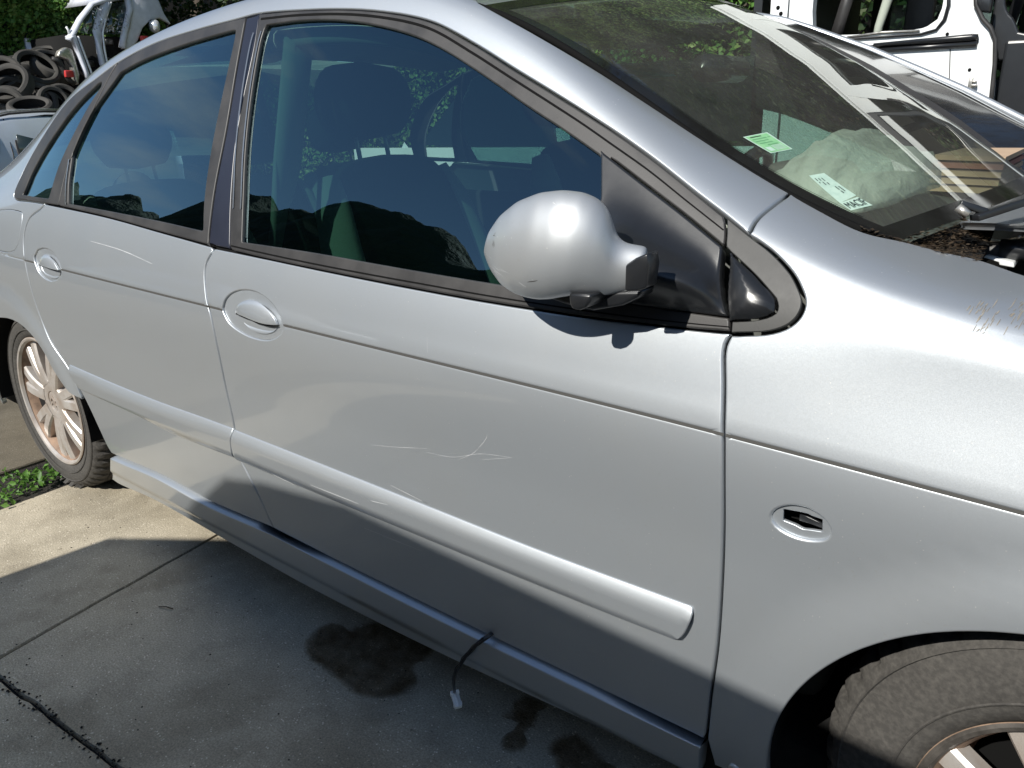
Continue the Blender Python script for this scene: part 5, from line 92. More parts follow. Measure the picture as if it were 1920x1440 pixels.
'scuff_1': [[1.5115,0.471],[1.5649,0.4719],[1.6163,0.4728],[1.6659,0.4737]],
'scuff_2': [[1.5654,0.4742],[1.612,0.48],[1.6571,0.4855],[1.7005,0.4909]],
'scuff_3': [[1.6179,0.4814],[1.6655,0.4878],[1.7114,0.4939],[1.7556,0.4998]],
'scuff_4': [[1.6336,0.4761],[1.6776,0.4795],[1.7201,0.4827],[1.7612,0.4859]],
'scuff_5': [[1.3754,0.4564],[1.4142,0.4547],[1.452,0.4531]],
'scuff_6': [[1.6724,0.4185],[1.71,0.4201],[1.7466,0.4215],[1.7821,0.4229]],
'scuff_7': [[1.7281,0.4188],[1.7668,0.4208],[1.8043,0.4227],[1.8408,0.4245]],
'scuff_8': [[1.7692,0.5478],[1.8122,0.5434],[1.8539,0.539]],
'scuff_9': [[0.6333,0.9025],[0.6559,0.9016],[0.6783,0.9009],[0.7004,0.9001],[0.7222,0.8994],[0.7436,0.8986],[0.7647,0.8977],[0.7854,0.8966],[0.8057,0.8953],[0.8252,0.8937],[0.8444,0.892],[0.8632,0.89],[0.8817,0.888],[0.8999,0.8859],[0.9179,0.8837],[0.9357,0.8816],[0.9533,0.8796]],
}
PTS = {
'far_inner': [[1.809,1.56,1.46],[1.896,1.56,1.42],[2.023,1.56,1.356],[2.145,1.56,1.287],[2.225,1.56,1.234],[2.303,1.56,1.182],[2.38,1.56,1.127],[2.456,1.56,1.063],[2.533,1.56,0.99],[2.571,1.56,0.95]],
'far_outer': [[1.689,1.85,1.502],[1.784,1.85,1.481],[1.881,1.85,1.447],[1.979,1.85,1.409],[2.059,1.85,1.379],[2.228,1.85,1.304],[2.349,1.85,1.248],[2.51,1.85,1.164],[2.636,1.85,1.102],[2.731,1.85,1.049]],
'van_post': [[1.37,2.8,1.728],[1.387,2.8,1.545],[1.462,2.8,1.507],[1.448,2.8,1.72]],
'van_door_outline': [[1.432,2.8,1.885],[1.463,2.8,1.517],[1.51,2.8,1.329],[1.688,2.8,1.191],[2.089,2.8,1.059],[2.276,2.8,1.08],[2.293,2.8,1.18],[2.295,2.8,1.239],[2.275,2.8,1.413],[2.26,2.8,1.452],[2.229,2.8,1.488],[2.198,2.8,1.541],[2.179,2.8,1.589],[2.146,2.8,1.792]],
'van_window': [[1.55,2.8,1.75],[1.561,2.8,1.584],[1.571,2.8,1.512],[1.591,2.8,1.489],[1.655,2.8,1.481],[1.743,2.8,1.477],[1.951,2.8,1.477],[2.019,2.8,1.484],[2.059,2.8,1.512],[2.071,2.8,1.557],[2.074,2.8,1.692]],
'van_window_right': [[2.199,2.8,1.678],[2.22,2.8,1.566],[2.237,2.8,1.528],[2.258,2.8,1.508],[2.286,2.8,1.491],[2.319,2.8,1.429],[2.367,2.8,1.422],[2.482,2.8,1.436],[2.443,2.8,1.651]],
'van_rail': [[1.833,2.8,1.436],[1.956,2.8,1.437],[2.213,2.8,1.444]],
'van_rail_low': [[1.879,2.8,1.401],[2.079,2.8,1.402],[2.213,2.8,1.409]],
'van_seal': [[2.074,2.8,1.692],[2.092,2.8,1.559],[2.085,2.8,1.506],[2.061,2.8,1.473],[2.008,2.8,1.461],[1.872,2.8,1.46],[1.724,2.8,1.46],[1.689,2.8,1.458]],
'van_seam': [[2.121,2.8,1.399],[2.142,2.8,1.223]],
'van_latch': [[2.224,2.8,1.269]],
'van_hole': [[2.201,2.8,1.319],[2.102,2.8,1.455]],
'van_edge_seal': [[2.165,2.8,1.682],[2.189,2.8,1.551],[2.219,2.8,1.5],[2.251,2.8,1.467],[2.274,2.8,1.423],[2.286,2.8,1.336],[2.293,2.8,1.235],[2.298,2.8,1.15]],
'van_hinge': [[2.163,2.8,1.609],[2.241,2.8,1.574],[2.242,2.8,1.518],[2.205,2.8,1.527]],
'wreck_front_pillar': [[-9.2,4.568,2.229],[-9.2,4.624,2.293],[-9.2,4.783,2.504],[-9.2,4.986,2.706],[-9.2,5.131,2.758],[-9.2,5.493,2.841]],
'wreck_sill_pillar': [[-9.2,4.572,2.25],[-9.2,4.635,2.28],[-9.2,4.677,2.063],[-9.2,4.719,1.842],[-9.2,4.737,1.715]],
'wreck_mid_pillar': [[-9.2,5.197,2.749],[-9.2,5.091,2.564],[-9.2,4.992,2.338],[-9.2,4.972,2.128],[-9.2,4.977,1.931],[-9.2,5.009,1.861]],
'wreck_rear_pillar': [[-9.2,5.514,2.829],[-9.2,5.523,2.675],[-9.2,5.445,2.48],[-9.2,5.362,2.299],[-9.2,5.309,2.154]],
'wreck_quarter': [[-9.2,5.538,2.872],[-9.2,5.785,2.906],[-9.2,6.004,2.838],[-9.2,6.055,2.661],[-9.2,6.147,2.512],[-9.2,5.974,2.59],[-9.2,5.816,2.552],[-9.2,5.68,2.443],[-9.2,5.561,2.25],[-9.2,5.446,2.159],[-9.2,5.315,2.14],[-9.2,5.327,2.24],[-9.2,5.419,2.429],[-9.2,5.507,2.59]],
'wreck_fender': [[-9.2,4.38,2.013],[-9.2,4.424,2.089],[-9.2,4.52,2.14],[-9.2,4.601,2.115],[-9.2,4.618,1.992],[-9.2,4.633,1.784],[-9.2,4.589,1.644],[-9.2,4.545,1.714],[-9.2,4.553,1.887],[-9.2,4.514,1.976],[-9.2,4.434,2.001]],
'wreck_bumper': [[-9.2,4.304,1.984],[-9.2,4.383,1.959],[-9.2,4.419,1.864],[-9.2,4.461,1.727],[-9.2,4.533,1.658]],
'wreck_glass': [[-9.2,4.746,2.326],[-9.2,4.919,2.594],[-9.2,5.041,2.683],[-9.2,5.163,2.733],[-9.2,5.07,2.535],[-9.2,4.997,2.324]],
'wreck_glass2': [[-9.2,5.199,2.722],[-9.2,5.522,2.787],[-9.2,5.482,2.588],[-9.2,5.386,2.342],[-9.2,5.012,2.325],[-9.2,5.092,2.495]],
'wreck_lamp': [[-9.2,5.824,2.465]],
'wreck_red': [[-9.2,4.462,1.796],[-9.2,5.65,2.29]],
'wreck_aerial': [[-9.2,4.598,2.305],[-9.2,4.595,2.359],[-9.2,4.575,2.398]],
'car_roof': [[-7.0,2.275,1.243],[-7.0,2.684,1.265],[-7.0,2.851,1.299],[-7.0,3.016,1.307],[-7.0,3.21,1.32]],
'car_window': [[-7.0,2.781,0.792],[-7.0,2.797,0.962],[-7.0,2.839,1.15],[-7.0,2.897,1.215],[-7.0,3.058,1.245],[-7.0,3.232,1.263],[-7.0,3.465,1.258],[-7.0,3.36,0.754]],
'car_pillar_seam': [[-7.0,2.781,1.229],[-7.0,2.77,1.13],[-7.0,2.74,0.852],[-7.0,2.706,0.626]],
'car_window_rear': [[-7.0,2.368,1.219],[-7.0,2.62,1.212],[-7.0,2.682,1.166],[-7.0,2.664,1.013],[-7.0,2.614,0.887],[-7.0,2.564,0.829],[-7.0,2.276,0.826]],
'bag_outline': [[2.225,0.75,1.066],[2.242,0.75,1.111],[2.286,0.75,1.151],[2.329,0.75,1.18],[2.361,0.75,1.181],[2.394,0.75,1.168],[2.423,0.75,1.146],[2.44,0.75,1.142],[2.464,0.75,1.133],[2.483,0.75,1.111],[2.498,0.75,1.073],[2.469,0.75,1.065],[2.395,0.75,1.049],[2.314,0.75,1.042]],
'cardboard': [[2.409,1.25,1.097],[2.431,1.25,1.104],[2.623,1.25,1.111],[2.628,1.25,1.081],[2.513,1.25,1.078],[2.414,1.25,1.077]],
'teal': [[1.347,1.45,1.413],[1.352,1.45,1.371],[1.369,1.45,1.354],[1.417,1.45,1.345],[1.523,1.45,1.344],[1.551,1.45,1.344],[1.571,1.45,1.318],[1.608,1.45,1.306],[1.544,1.45,1.302],[1.458,1.45,1.305],[1.398,1.45,1.32],[1.361,1.45,1.355]],
'hood_edge': [[2.605,0.36,1.053],[2.61,0.36,1.058],[2.645,0.36,1.064],[2.701,0.36,1.071]],
'hose': [[2.62,0.4,0.998],[2.629,0.4,1.007],[2.641,0.4,1.014],[2.658,0.4,1.017],[2.712,0.4,1.021]],
'stain_big': [[1.404,-0.013,0.0],[1.382,0.021,0.0],[1.378,0.058,0.0],[1.399,0.089,0.0],[1.444,0.092,0.0],[1.456,0.117,0.0],[1.474,0.151,0.0],[1.533,0.178,0.0],[1.609,0.186,0.0],[1.671,0.169,0.0],[1.688,0.123,0.0],[1.679,0.093,0.0],[1.717,0.066,0.0],[1.733,0.025,0.0],[1.713,-0.014,0.0],[1.67,-0.046,0.0],[1.626,-0.054,0.0],[1.575,-0.049,0.0],[1.505,-0.045,0.0],[1.449,-0.04,0.0]],
'stain_small': [[1.938,0.089,0.0],[1.941,0.117,0.0],[1.936,0.143,0.0],[1.947,0.177,0.0],[2.002,0.181,0.0],[1.999,0.149,0.0],[2.017,0.116,0.0],[2.014,0.077,0.0],[2.036,0.058,0.0],[2.026,0.025,0.0],[1.999,0.017,0.0],[1.981,0.035,0.0],[1.987,0.071,0.0],[1.965,0.096,0.0]],
'stain_edge': [[2.074,0.069,0.0],[2.067,0.107,0.0],[2.09,0.142,0.0],[2.129,0.144,0.0],[2.172,0.124,0.0],[2.247,0.099,0.0],[2.148,0.026,0.0],[2.11,0.046,0.0]],
'weeds': [[-0.195,-0.075,0.0],[-0.186,-0.043,0.0],[-0.075,-0.137,0.0],[-0.102,-0.085,0.0],[-0.106,-0.048,0.0],[-0.129,-0.003,0.0],[-0.082,0.004,0.0],[-0.135,0.045,0.0],[-0.057,0.021,0.0],[-0.061,-0.017,0.0],[-0.009,-0.137,0.0],[-0.188,0.062,0.0]],
'twig': [[0.966,-0.145,0.0],[1.006,-0.127,0.0]],
'frame_strip': [[2.613,0.4,1.042],[2.623,0.4,1.031],[2.638,0.4,1.025],[2.652,0.4,1.024],[2.664,0.4,1.029],[2.675,0.4,1.033],[2.676,0.4,1.029],[2.665,0.4,1.025],[2.653,0.4,1.019],[2.638,0.4,1.019],[2.621,0.4,1.027],[2.611,0.4,1.04]],
'frame_plate': [[2.675,0.4,1.033],[2.709,0.4,1.038],[2.714,0.4,1.012],[2.687,0.4,1.01],[2.678,0.4,1.014]],
'frame_tongue': [[2.641,0.37,1.009],[2.647,0.37,1.011],[2.657,0.37,1.009],[2.68,0.37,1.005],[2.682,0.37,0.998],[2.663,0.37,1.0],[2.662,0.37,1.004]],
'mirror_top': [[2.3084,-0.012,1.0512],[2.2969,-0.0172,1.0545],[2.283,-0.0235,1.0557],[2.2733,-0.0278,1.0604],[2.2673,-0.0303,1.0701],[2.2625,-0.0324,1.0859],[2.2565,-0.0349,1.1016],[2.2462,-0.0395,1.1132],[2.2289,-0.0473,1.1219],[2.2006,-0.055,1.1249],[2.1616,-0.055,1.1197],[2.119,-0.0497,1.105],[2.0835,-0.0443,1.0831],[2.0599,-0.041,1.0581],[2.0508,-0.0398,1.0377],[2.0499,-0.0397,1.0297]],
'mirror_bot': [[2.2957,-0.0037,0.9956],[2.286,-0.008,0.9909],[2.2662,-0.0166,0.9879],[2.2461,-0.0252,0.9864],[2.2257,-0.0338,0.9864],[2.2085,-0.041,0.9857],[2.192,-0.043,0.9818],[2.1784,-0.043,0.9778],[2.1581,-0.043,0.9744],[2.1357,-0.0422,0.9738],[2.1084,-0.038,0.9759],[2.0804,-0.0338,0.9838],[2.0579,-0.0305,0.9985],[2.0456,-0.0287,1.0131],[2.0402,-0.0278,1.023],[2.0398,-0.0277,1.0261]],
'mirror_hinge': [[2.303,-0.066,1.038],[2.317,-0.066,1.048],[2.334,-0.066,1.056],[2.337,-0.066,1.04],[2.334,-0.066,1.012],[2.322,-0.066,1.007],[2.303,-0.066,1.004]],
'mirror_lamp': [[2.223,-0.075,0.994],[2.259,-0.075,0.996],[2.257,-0.075,0.986],[2.25,-0.075,0.977],[2.24,-0.075,0.972],[2.228,-0.075,0.972],[2.224,-0.075,0.979]],
'mirror_under': [[2.152,-0.035,0.971],[2.173,-0.035,0.98],[2.205,-0.035,0.985],[2.313,-0.035,1.0],[2.305,-0.035,0.989],[2.281,-0.035,0.975],[2.235,-0.035,0.962],[2.191,-0.035,0.965]],
'wiper': [[2.633,0.285,1.075],[2.693,0.36,1.099],[2.613,0.285,1.093],[2.644,0.3,1.082],[2.612,0.28,1.089],[2.626,0.28,1.079]],
}
# ---- body side surface: cross sections lofted along the car -------------------
W_CAR = 1.86                                   # overall width in metres
WN = np.array([0.18, 0.28, 0.45, 0.62, 0.81, 0.89, 1.20, 1.35])   # girth positions
def spl(xs, ys):
    # natural cubic spline through the given stations, linear beyond the ends
    xs = np.asarray(xs, float); ys = np.asarray(ys, float); n = len(xs)
    h = np.diff(xs); A = np.zeros((n, n)); b = np.zeros(n); A[0, 0] = A[-1, -1] = 1
    for i in range(1, n - 1):
        A[i, i-1] = h[i-1]; A[i, i] = 2*(h[i-1]+h[i]); A[i, i+1] = h[i]
        b[i] = 6*((ys[i+1]-ys[i])/h[i]-(ys[i]-ys[i-1])/h[i-1])
    M = np.linalg.solve(A, b)
    def f(x):
        x = np.asarray(x, float); xc = np.clip(x, xs[0], xs[-1])
        i = np.clip(np.searchsorted(xs, xc)-1, 0, n-2); t0 = xs[i+1]-xc; t1 = xc-xs[i]; hh = h[i]
        v = (M[i]*t0**3+M[i+1]*t1**3)/(6*hh)+(ys[i]/hh-M[i]*hh/6)*t0+(ys[i+1]/hh-M[i+1]*hh/6)*t1
        s0 = (ys[1]-ys[0])/h[0]-h[0]/6*(2*M[0]+M[1]); s1 = (ys[-1]-ys[-2])/h[-1]+h[-1]/6*(M[-2]+2*M[-1])
        return v+np.where(x < xs[0], (x-xs[0])*s0, 0)+np.where(x > xs[-1], (x-xs[-1])*s1, 0)
    return f
XB = [-1.0, -0.5, 0.0, 0.6, 1.2, 1.8, 2.4, 2.8, 3.2, 3.7]
KY = [spl(XB, v) for v in (
    [.10, .05, .035, .03, .03, .03, .035, .04, .07, .20],
    [.08, .03, .016, .012, .012, .012, .014, .02, .05, .18],
    [.06, .012, .002, .0, .0, .0, .0, .0, .03, .15],
    [.05, .004, -.004, -.004, -.003, -.003, -.004, -.006, .018, .13],
    [.06, .012, .002, .0, .0, .0, .0, .0, .025, .14])]
KZ = [spl(XB, [w]*len(XB)) for w in WN[:4]]
KZ.append(spl([-1, 0.04, 0.5, 1.2, 1.8, 2.42, 2.77, 3.7], [.842, .834, .829, .822, .817, .811, .803, .775]))
KY.append(spl(XB, [.08, .028, .018, .017, .017, .018, .019, .021, .05, .17]))
KZ.append(lambda x: KZ[4](x)+.078)
XD = [-1.0, -.4, 0, .3, .6, 1.0, 1.45, 1.8, 2.05, 2.37, 2.6, 2.9, 3.3, 3.7]
KY.append(spl(XD, [.13, .095, .12, .165, .205, .225, .23, .21, .17, .098, .062, .072, .13, .27]))
KZ.append(spl(XD, [.96, .99, 1.09, 1.245, 1.345, 1.40, 1.412, 1.345, 1.235, 1.068, 1.003, .968, .912, .82]))
XE = [-1.0, -.4, -.1, .3, .7, 1.04, 1.4, 1.78, 2.16, 2.42, 2.55, 2.72, 3.0, 3.3, 3.7]
KY.append(spl(XE, [.24, .235, .255, .285, .30, .305, .305, .295, .245, .19, .185, .20, .235, .28, .42]))
KZ.append(spl(XE, [.98, 1.06, 1.19, 1.355, 1.432, 1.466, 1.462, 1.408, 1.232, 1.105, 1.058, 1.02, .975, .925, .83]))
def S0(x, w):
    x = np.asarray(x, float); w = np.asarray(w, float)
    Y = np.stack([k(x) for k in KY], 0); Z = np.stack([k(x) for k in KZ], 0)
    n = len(WN); i = np.clip(np.searchsorted(WN, w, side='right')-1, 0, n-2)
    def tang(V):
        T = np.empty_like(V); T[0] = (V[1]-V[0])/(WN[1]-WN[0]); T[-1] = (V[-1]-V[-2])/(WN[-1]-WN[-2])
        for k in range(1, n-1):
            h0 = WN[k]-WN[k-1]; h1 = WN[k+1]-WN[k]; d0 = (V[k]-V[k-1])/h0; d1 = (V[k+1]-V[k])/h1
            T[k] = (d0*h1+d1*h0)/(h0+h1)
        T[n-2] = .80*(V[n-2]-V[n-3])/(WN[n-2]-WN[n-3])+.20*(V[n-1]-V[n-2])/(WN[n-1]-WN[n-2])
        T[-1] = 1.9*T[-1]-.9*T[-2]
        return T
    TY, TZ = tang(Y), tang(Z)
    h = WN[i+1]-WN[i]; t = (w-WN[i])/h
    tk = lambda V, j: np.take_along_axis(V, j[None], 0)[0]
    def herm(V, T, bend):
        t_ = np.clip(t, 0, 1)
        a = tk(V, i); b = tk(V, i+1); ta = tk(T, i)*h; tb = tk(T, i+1)*h
        v = a*(2*t_**3-3*t_**2+1)+ta*(t_**3-2*t_**2+t_)+b*(3*t_**2-2*t_**3)+tb*(t_**3-t_**2)
        s = np.clip(t-1, 0, None); s = s-bend*np.minimum(s, .5)**2-bend*np.clip(s-.5, 0, None)
        return v+np.where(t > 1, s*tb, 0)+np.where(t < 0, t*ta, 0)
    return np.stack([x, herm(Y, TY, 0.), herm(Z, TZ, 1.)], -1)

# ---- windscreen surface: u across the car (0 near edge, 1 far edge), t down the pillar
def WS(t, u):
    t = np.asarray(t, float); u = np.asarray(u, float)
    x = 1.765+.795*t
    y = KY[7](x)+.016; z = KZ[7](x)-.006
    b = 1-np.abs(2*u-1)**2.3
    return np.stack([x+b*(.07+.05*t), y+(W_CAR-2*y)*u, z+b*(.038+.0*t)], -1)

# ------------------------------------------------------------------ materials ----
class Mat:
    def __init__(s, name):
        s.m = bpy.data.materials.new(name); s.m.use_nodes = True; s.t = s.m.node_tree; s.t.nodes.clear()
        s.out = s.n('ShaderNodeOutputMaterial')
    def n(s, typ, **kw):
        nd = s.t.nodes.new(typ)
        for k, v in kw.items():
            if k in nd.inputs.keys(): nd.inputs[k].default_value = v
            else: setattr(nd, k, v)
        return nd
    def l(s, a, b): s.t.links.new(a, b)
    def bsdf(s, **kw):
        b = s.n('ShaderNodeBsdfPrincipled')
        for k, v in kw.items(): b.inputs[k.replace('_', ' ')].default_value = v
        s.l(b.outputs[0], s.out.inputs[0]); s.b = b; return b
    def ramp(s, fac, stops):
        r = s.n('ShaderNodeValToRGB'); el = r.color_ramp.elements
        while len(el) < len(stops): el.new(.5)
        for e, (p, c) in zip(el, stops): e.position = p; e.color = (*c, 1) if len(c) == 3 else c
        s.l(fac, r.inputs[0]); return r.outputs[0]
    def noise(s, scale, detail=4, rough=.55, vec=None, dist=0):
        t = s.n('ShaderNodeTexNoise'); t.inputs['Scale'].default_value = scale; t.inputs['Detail'].default_value = detail
        t.inputs['Roughness'].default_value = rough; t.inputs['Distortion'].default_value = dist
        s.l(vec if vec else s.obj(), t.inputs['Vector']); return t.outputs['Fac']
    def obj(s):
        if not hasattr(s, '_o'):
            g = s.n('ShaderNodeNewGeometry'); s._o = g.outputs['Position']
        return s._o
    def map(s, scale=(1, 1, 1), rot=(0, 0, 0)):
        m = s.n('ShaderNodeMapping'); m.inputs['Scale'].default_value = scale; m.inputs['Rotation'].default_value = rot
        s.l(s.obj(), m.inputs['Vector']); return m.outputs[0]
    def mix(s, fac, a, b, mode='MIX'):
        x = s.n('ShaderNodeMixRGB', blend_type=mode)
        for i, v in ((0, fac), (1, a), (2, b)):
            if isinstance(v, (int, float)): x.inputs[i].default_value = v
            elif isinstance(v, tuple): x.inputs[i].default_value = (*v, 1) if len(v) == 3 else v
            else: s.l(v, x.inputs[i])
        return x.outputs[0]
    def bump(s, h, strength=.3, dist=.002):
        b = s.n('ShaderNodeBump'); b.inputs['Strength'].default_value = strength; b.inputs['Distance'].default_value = dist
        s.l(h, b.inputs['Height']); return b.outputs[0]

def paint(name, col, rough=.42, crough=.05, metal=.86, dust=.10, flake=.075):
    m = Mat(name); b = m.bsdf(Metallic=metal, Roughness=rough, Coat_Weight=1.0, Coat_Roughness=crough, Coat_IOR=1.5)
    vor = m.n('ShaderNodeTexVoronoi'); vor.inputs['Scale'].default_value = 1000; m.l(m.obj(), vor.inputs['Vector'])
    sub = m.n('ShaderNodeVectorMath', operation='SUBTRACT'); m.l(vor.outputs['Color'], sub.inputs[0]); sub.inputs[1].default_value = (.5, .5, .5)
    scl = m.n('ShaderNodeVectorMath', operation='SCALE'); m.l(sub.outputs[0], scl.inputs[0]); scl.inputs['Scale'].default_value = flake
    ge = m.n('ShaderNodeNewGeometry'); add = m.n('ShaderNodeVectorMath', operation='ADD'); m.l(ge.outputs['Normal'], add.inputs[0]); m.l(scl.outputs[0], add.inputs[1])
    nn = m.n('ShaderNodeVectorMath', operation='NORMALIZE'); m.l(add.outputs[0], nn.inputs[0]); m.l(nn.outputs[0], b.inputs['Normal'])
    d1 = m.ramp(m.noise(3.1, 6, .6), [(.45, (0, 0, 0)), (.75, (1, 1, 1))])
    sp = m.ramp(m.noise(190, 2, .5), [(.66, (0, 0, 0)), (.72, (1, 1, 1))])       # fine specks of dirt
    v2 = m.n('ShaderNodeTexVoronoi'); v2.inputs['Scale'].default_value = 95; m.l(m.obj(), v2.inputs['Vector'])
    dots = m.ramp(v2.outputs['Distance'], [(.045, (1, 1, 1)), (.10, (0, 0, 0))]); pick = m.ramp(m.noise(23, 2, .5), [(.52, (0, 0, 0)), (.60, (1, 1, 1))])
    dots = m.mix(1., dots, pick, 'MULTIPLY')
    dm = m.mix(1.0, m.mix(dust, (0, 0, 0), d1), m.mix(.14, (0, 0, 0), sp), 'ADD')
    m.l(m.mix(m.mix(.75, (0, 0, 0), dots), m.mix(dm, (*col, 1), (.38, .36, .32)), (.72, .71, .68)), b.inputs['Base Color'])
    rr = m.mix(dm, (rough,)*3, (.6, .6, .6)); m.l(rr, b.inputs['Roughness'])
    cw = m.mix(dm, (1., 1., 1.), (.35, .35, .35)); m.l(cw, b.inputs['Coat Weight'])
    return m.m
def plain(name, col, rough=.5, metal=0., spec=.5, bump=None, vary=0.0, vscale=8., coat=0., emit=None):
    m = Mat(name); b = m.bsdf(Base_Color=(*col, 1), Roughness=rough, Metallic=metal, Specular_IOR_Level=spec, Coat_Weight=coat, Coat_Roughness=.05)
    if vary:
        f = m.noise(vscale, 5, .6)
        lo = tuple(c*(1-vary) for c in col); hi = tuple(min(1, c*(1+vary)) for c in col)
        m.l(m.ramp(f, [(.3, lo), (.7, hi)]), b.inputs['Base Color'])
        m.l(m.ramp(f, [(.3, (max(.02, rough-.3*vary),)*3), (.7, (min(1, rough+.3*vary),)*3)]), b.inputs['Roughness'])
    if bump: m.l(m.bump(m.noise(bump[0], 5, .6), bump[1], bump[2]), b.inputs['Normal'])
    return m.m
def glass(name, tint, refl=1.0, film=.0, sheen=(1, 1, 1)):
    m = Mat(name); tr = m.n('ShaderNodeBsdfTransparent'); tr.inputs[0].default_value = (*tint, 1)
    gl = m.n('ShaderNodeBsdfGlossy'); gl.inputs['Roughness'].default_value = .0; gl.inputs['Color'].default_value = (*sheen, 1)
    ge = m.n('ShaderNodeNewGeometry'); dt = m.n('ShaderNodeVectorMath', operation='DOT_PRODUCT'); m.l(ge.outputs['Incoming'], dt.inputs[0]); m.l(ge.outputs['Normal'], dt.inputs[1])
    ab = m.n('ShaderNodeMath', operation='ABSOLUTE'); m.l(dt.outputs['Value'], ab.inputs[0]); om = m.n('ShaderNodeMath', operation='SUBTRACT'); om.inputs[0].default_value = 1; m.l(ab.outputs[0], om.inputs[1])
    pw = m.n('ShaderNodeMath', operation='POWER'); m.l(om.outputs[0], pw.inputs[0]); pw.inputs[1].default_value = 5
    fr = m.n('ShaderNodeMath', operation='MULTIPLY_ADD'); m.l(pw.outputs[0], fr.inputs[0]); fr.inputs[1].default_value = .957; fr.inputs[2].default_value = .043
    d1 = m.n('ShaderNodeMath', operation='ADD'); m.l(fr.outputs[0], d1.inputs[0]); d1.inputs[1].default_value = 1.0      # both faces of the pane: 2F/(1+F)
    d2 = m.n('ShaderNodeMath', operation='DIVIDE'); m.l(fr.outputs[0], d2.inputs[0]); m.l(d1.outputs[0], d2.inputs[1])
    mul = m.n('ShaderNodeMath', operation='MULTIPLY', use_clamp=True); m.l(d2.outputs[0], mul.inputs[0]); mul.inputs[1].default_value = 2*refl
    mx = m.n('ShaderNodeMixShader'); m.l(mul.outputs[0], mx.inputs[0]); m.l(tr.outputs[0], mx.inputs[1]); m.l(gl.outputs[0], mx.inputs[2])
    if film:                                               # dust dried on the glass
        df = m.n('ShaderNodeBsdfDiffuse'); df.inputs[0].default_value = (.5, .49, .45, 1)
        f = m.ramp(m.noise(5, 7, .65), [(.30, (film*.35,)*3), (.8, (film,)*3)]); m2 = m.n('ShaderNodeMixShader')
        m.l(f, m2.inputs[0]); m.l(mx.outputs[0], m2.inputs[1]); m.l(df.outputs[0], m2.inputs[2]); mx = m2
    m.l(mx.outputs[0], m.out.inputs[0]); return m.m

M = {}
M['silver'] = paint('silver_metallic_paint', (.455, .485, .515), metal=.70, dust=.16, flake=.022)
M['silver_worn'] = paint('weathered_silver_mirror_cap', (.455, .475, .495), rough=.56, metal=.68, dust=.25, flake=.02, crough=.25)
M['white_paint'] = paint('white_van_paint', (.78, .80, .80), rough=.45, metal=0., dust=.22, flake=0.)
M['pale_paint'] = paint('pale_blue_grey_paint', (.62, .68, .76), rough=.4, metal=.5, dust=.2)
M['dark_paint'] = paint('dark_van_paint', (.03, .035, .045), rough=.4, metal=.2, dust=.1, flake=.03)
M['trim'] = plain('weathered_grey_black_trim', (.031, .0295, .029), .48, vary=.25, vscale=14, bump=(420, .12, .0006))
M['trim_fine'] = plain('worn_grained_rubber', (.026, .026, .025), .5, vary=.12, vscale=60, bump=(260, .10, .0006))
M['pillar'] = plain('satin_dark_pillar_film', (.016, .018, .03), .33, vary=.12)
M['plastic'] = plain('black_moulded_plastic', (.014, .015, .017), .31, spec=.6, vary=.04, vscale=60, bump=(700, .10, .0004))
M['black'] = plain('black_void', (.006, .006, .006), .9, spec=.1)
M['well'] = plain('wheel_arch_liner', (.012, .012, .012), .95, spec=.15, bump=(60, .5, .004))
M['edge_glint'] = plain('rubber_edge_glint', (.55, .52, .48), .22, metal=.9)  # reflection on black rubber painted as a bright metal colour
M['seat'] = plain('dark_green_grey_seat_fabric', (.022, .028, .026), .95, spec=.1, bump=(300, .3, .001))
M['seat_light'] = plain('pale_seat_trim', (.34, .37, .32), .9, spec=.1, bump=(300, .3, .001))
M['dash'] = plain('dusty_grey_dashboard', (.075, .078, .072), .85, vary=.5, vscale=7, bump=(220, .3, .001))
M['lining'] = plain('grey_head_lining', (.20, .20, .18), .95)
M['frit'] = plain('black_glass_border', (.012, .012, .012), .12, vary=.3)
M['glass'] = glass('green_tinted_side_glass', (.19, .33, .29), 1.9, sheen=(.66, .92, 1))
M['glass_ws'] = glass('windscreen_glass', (.76, .85, .78), .95, film=.085, sheen=(.72, .73, .70))
M['glass_bg'] = glass('far_window_glass', (.5, .62, .58), 1.2)
M['bag'] = None
M['steel'] = plain('bare_zinc_steel', (.5, .48, .44), .4, metal=.8, vary=.3, vscale=40)
M['rust'] = plain('rust_on_brake_disc', (.30, .12, .035), .85, vary=.5, vscale=60, bump=(120, .5, .002))
M['card'] = plain('brown_cardboard', (.42, .30, .20), .9, vary=.15)
M['red'] = plain('red_lamp_plastic', (.55, .05, .05), .3)
M['lamp'] = plain('clear_lamp_plastic', (.6, .62, .64), .15, metal=.5)
M['teal'] = plain('teal_window_light', (.05, .30, .33), .5)
M['white'] = plain('white_plastic', (.86, .87, .88), .45)
M['ink'] = plain('black_ink', (.02, .03, .03), .6)
M['soil'] = plain('dark_damp_soil', (.022, .018, .014), .95, vary=.5, vscale=40, bump=(90, .9, .02))
M['scratch'] = plain('bare_scratch', (.57, .58, .59), .5, metal=.2)
M['grime'] = plain('grimy_streak', (.24, .21, .165), .8, vary=.4, vscale=80)
M['bark'] = plain('dark_bark', (.05, .04, .03), .95, vary=.4)

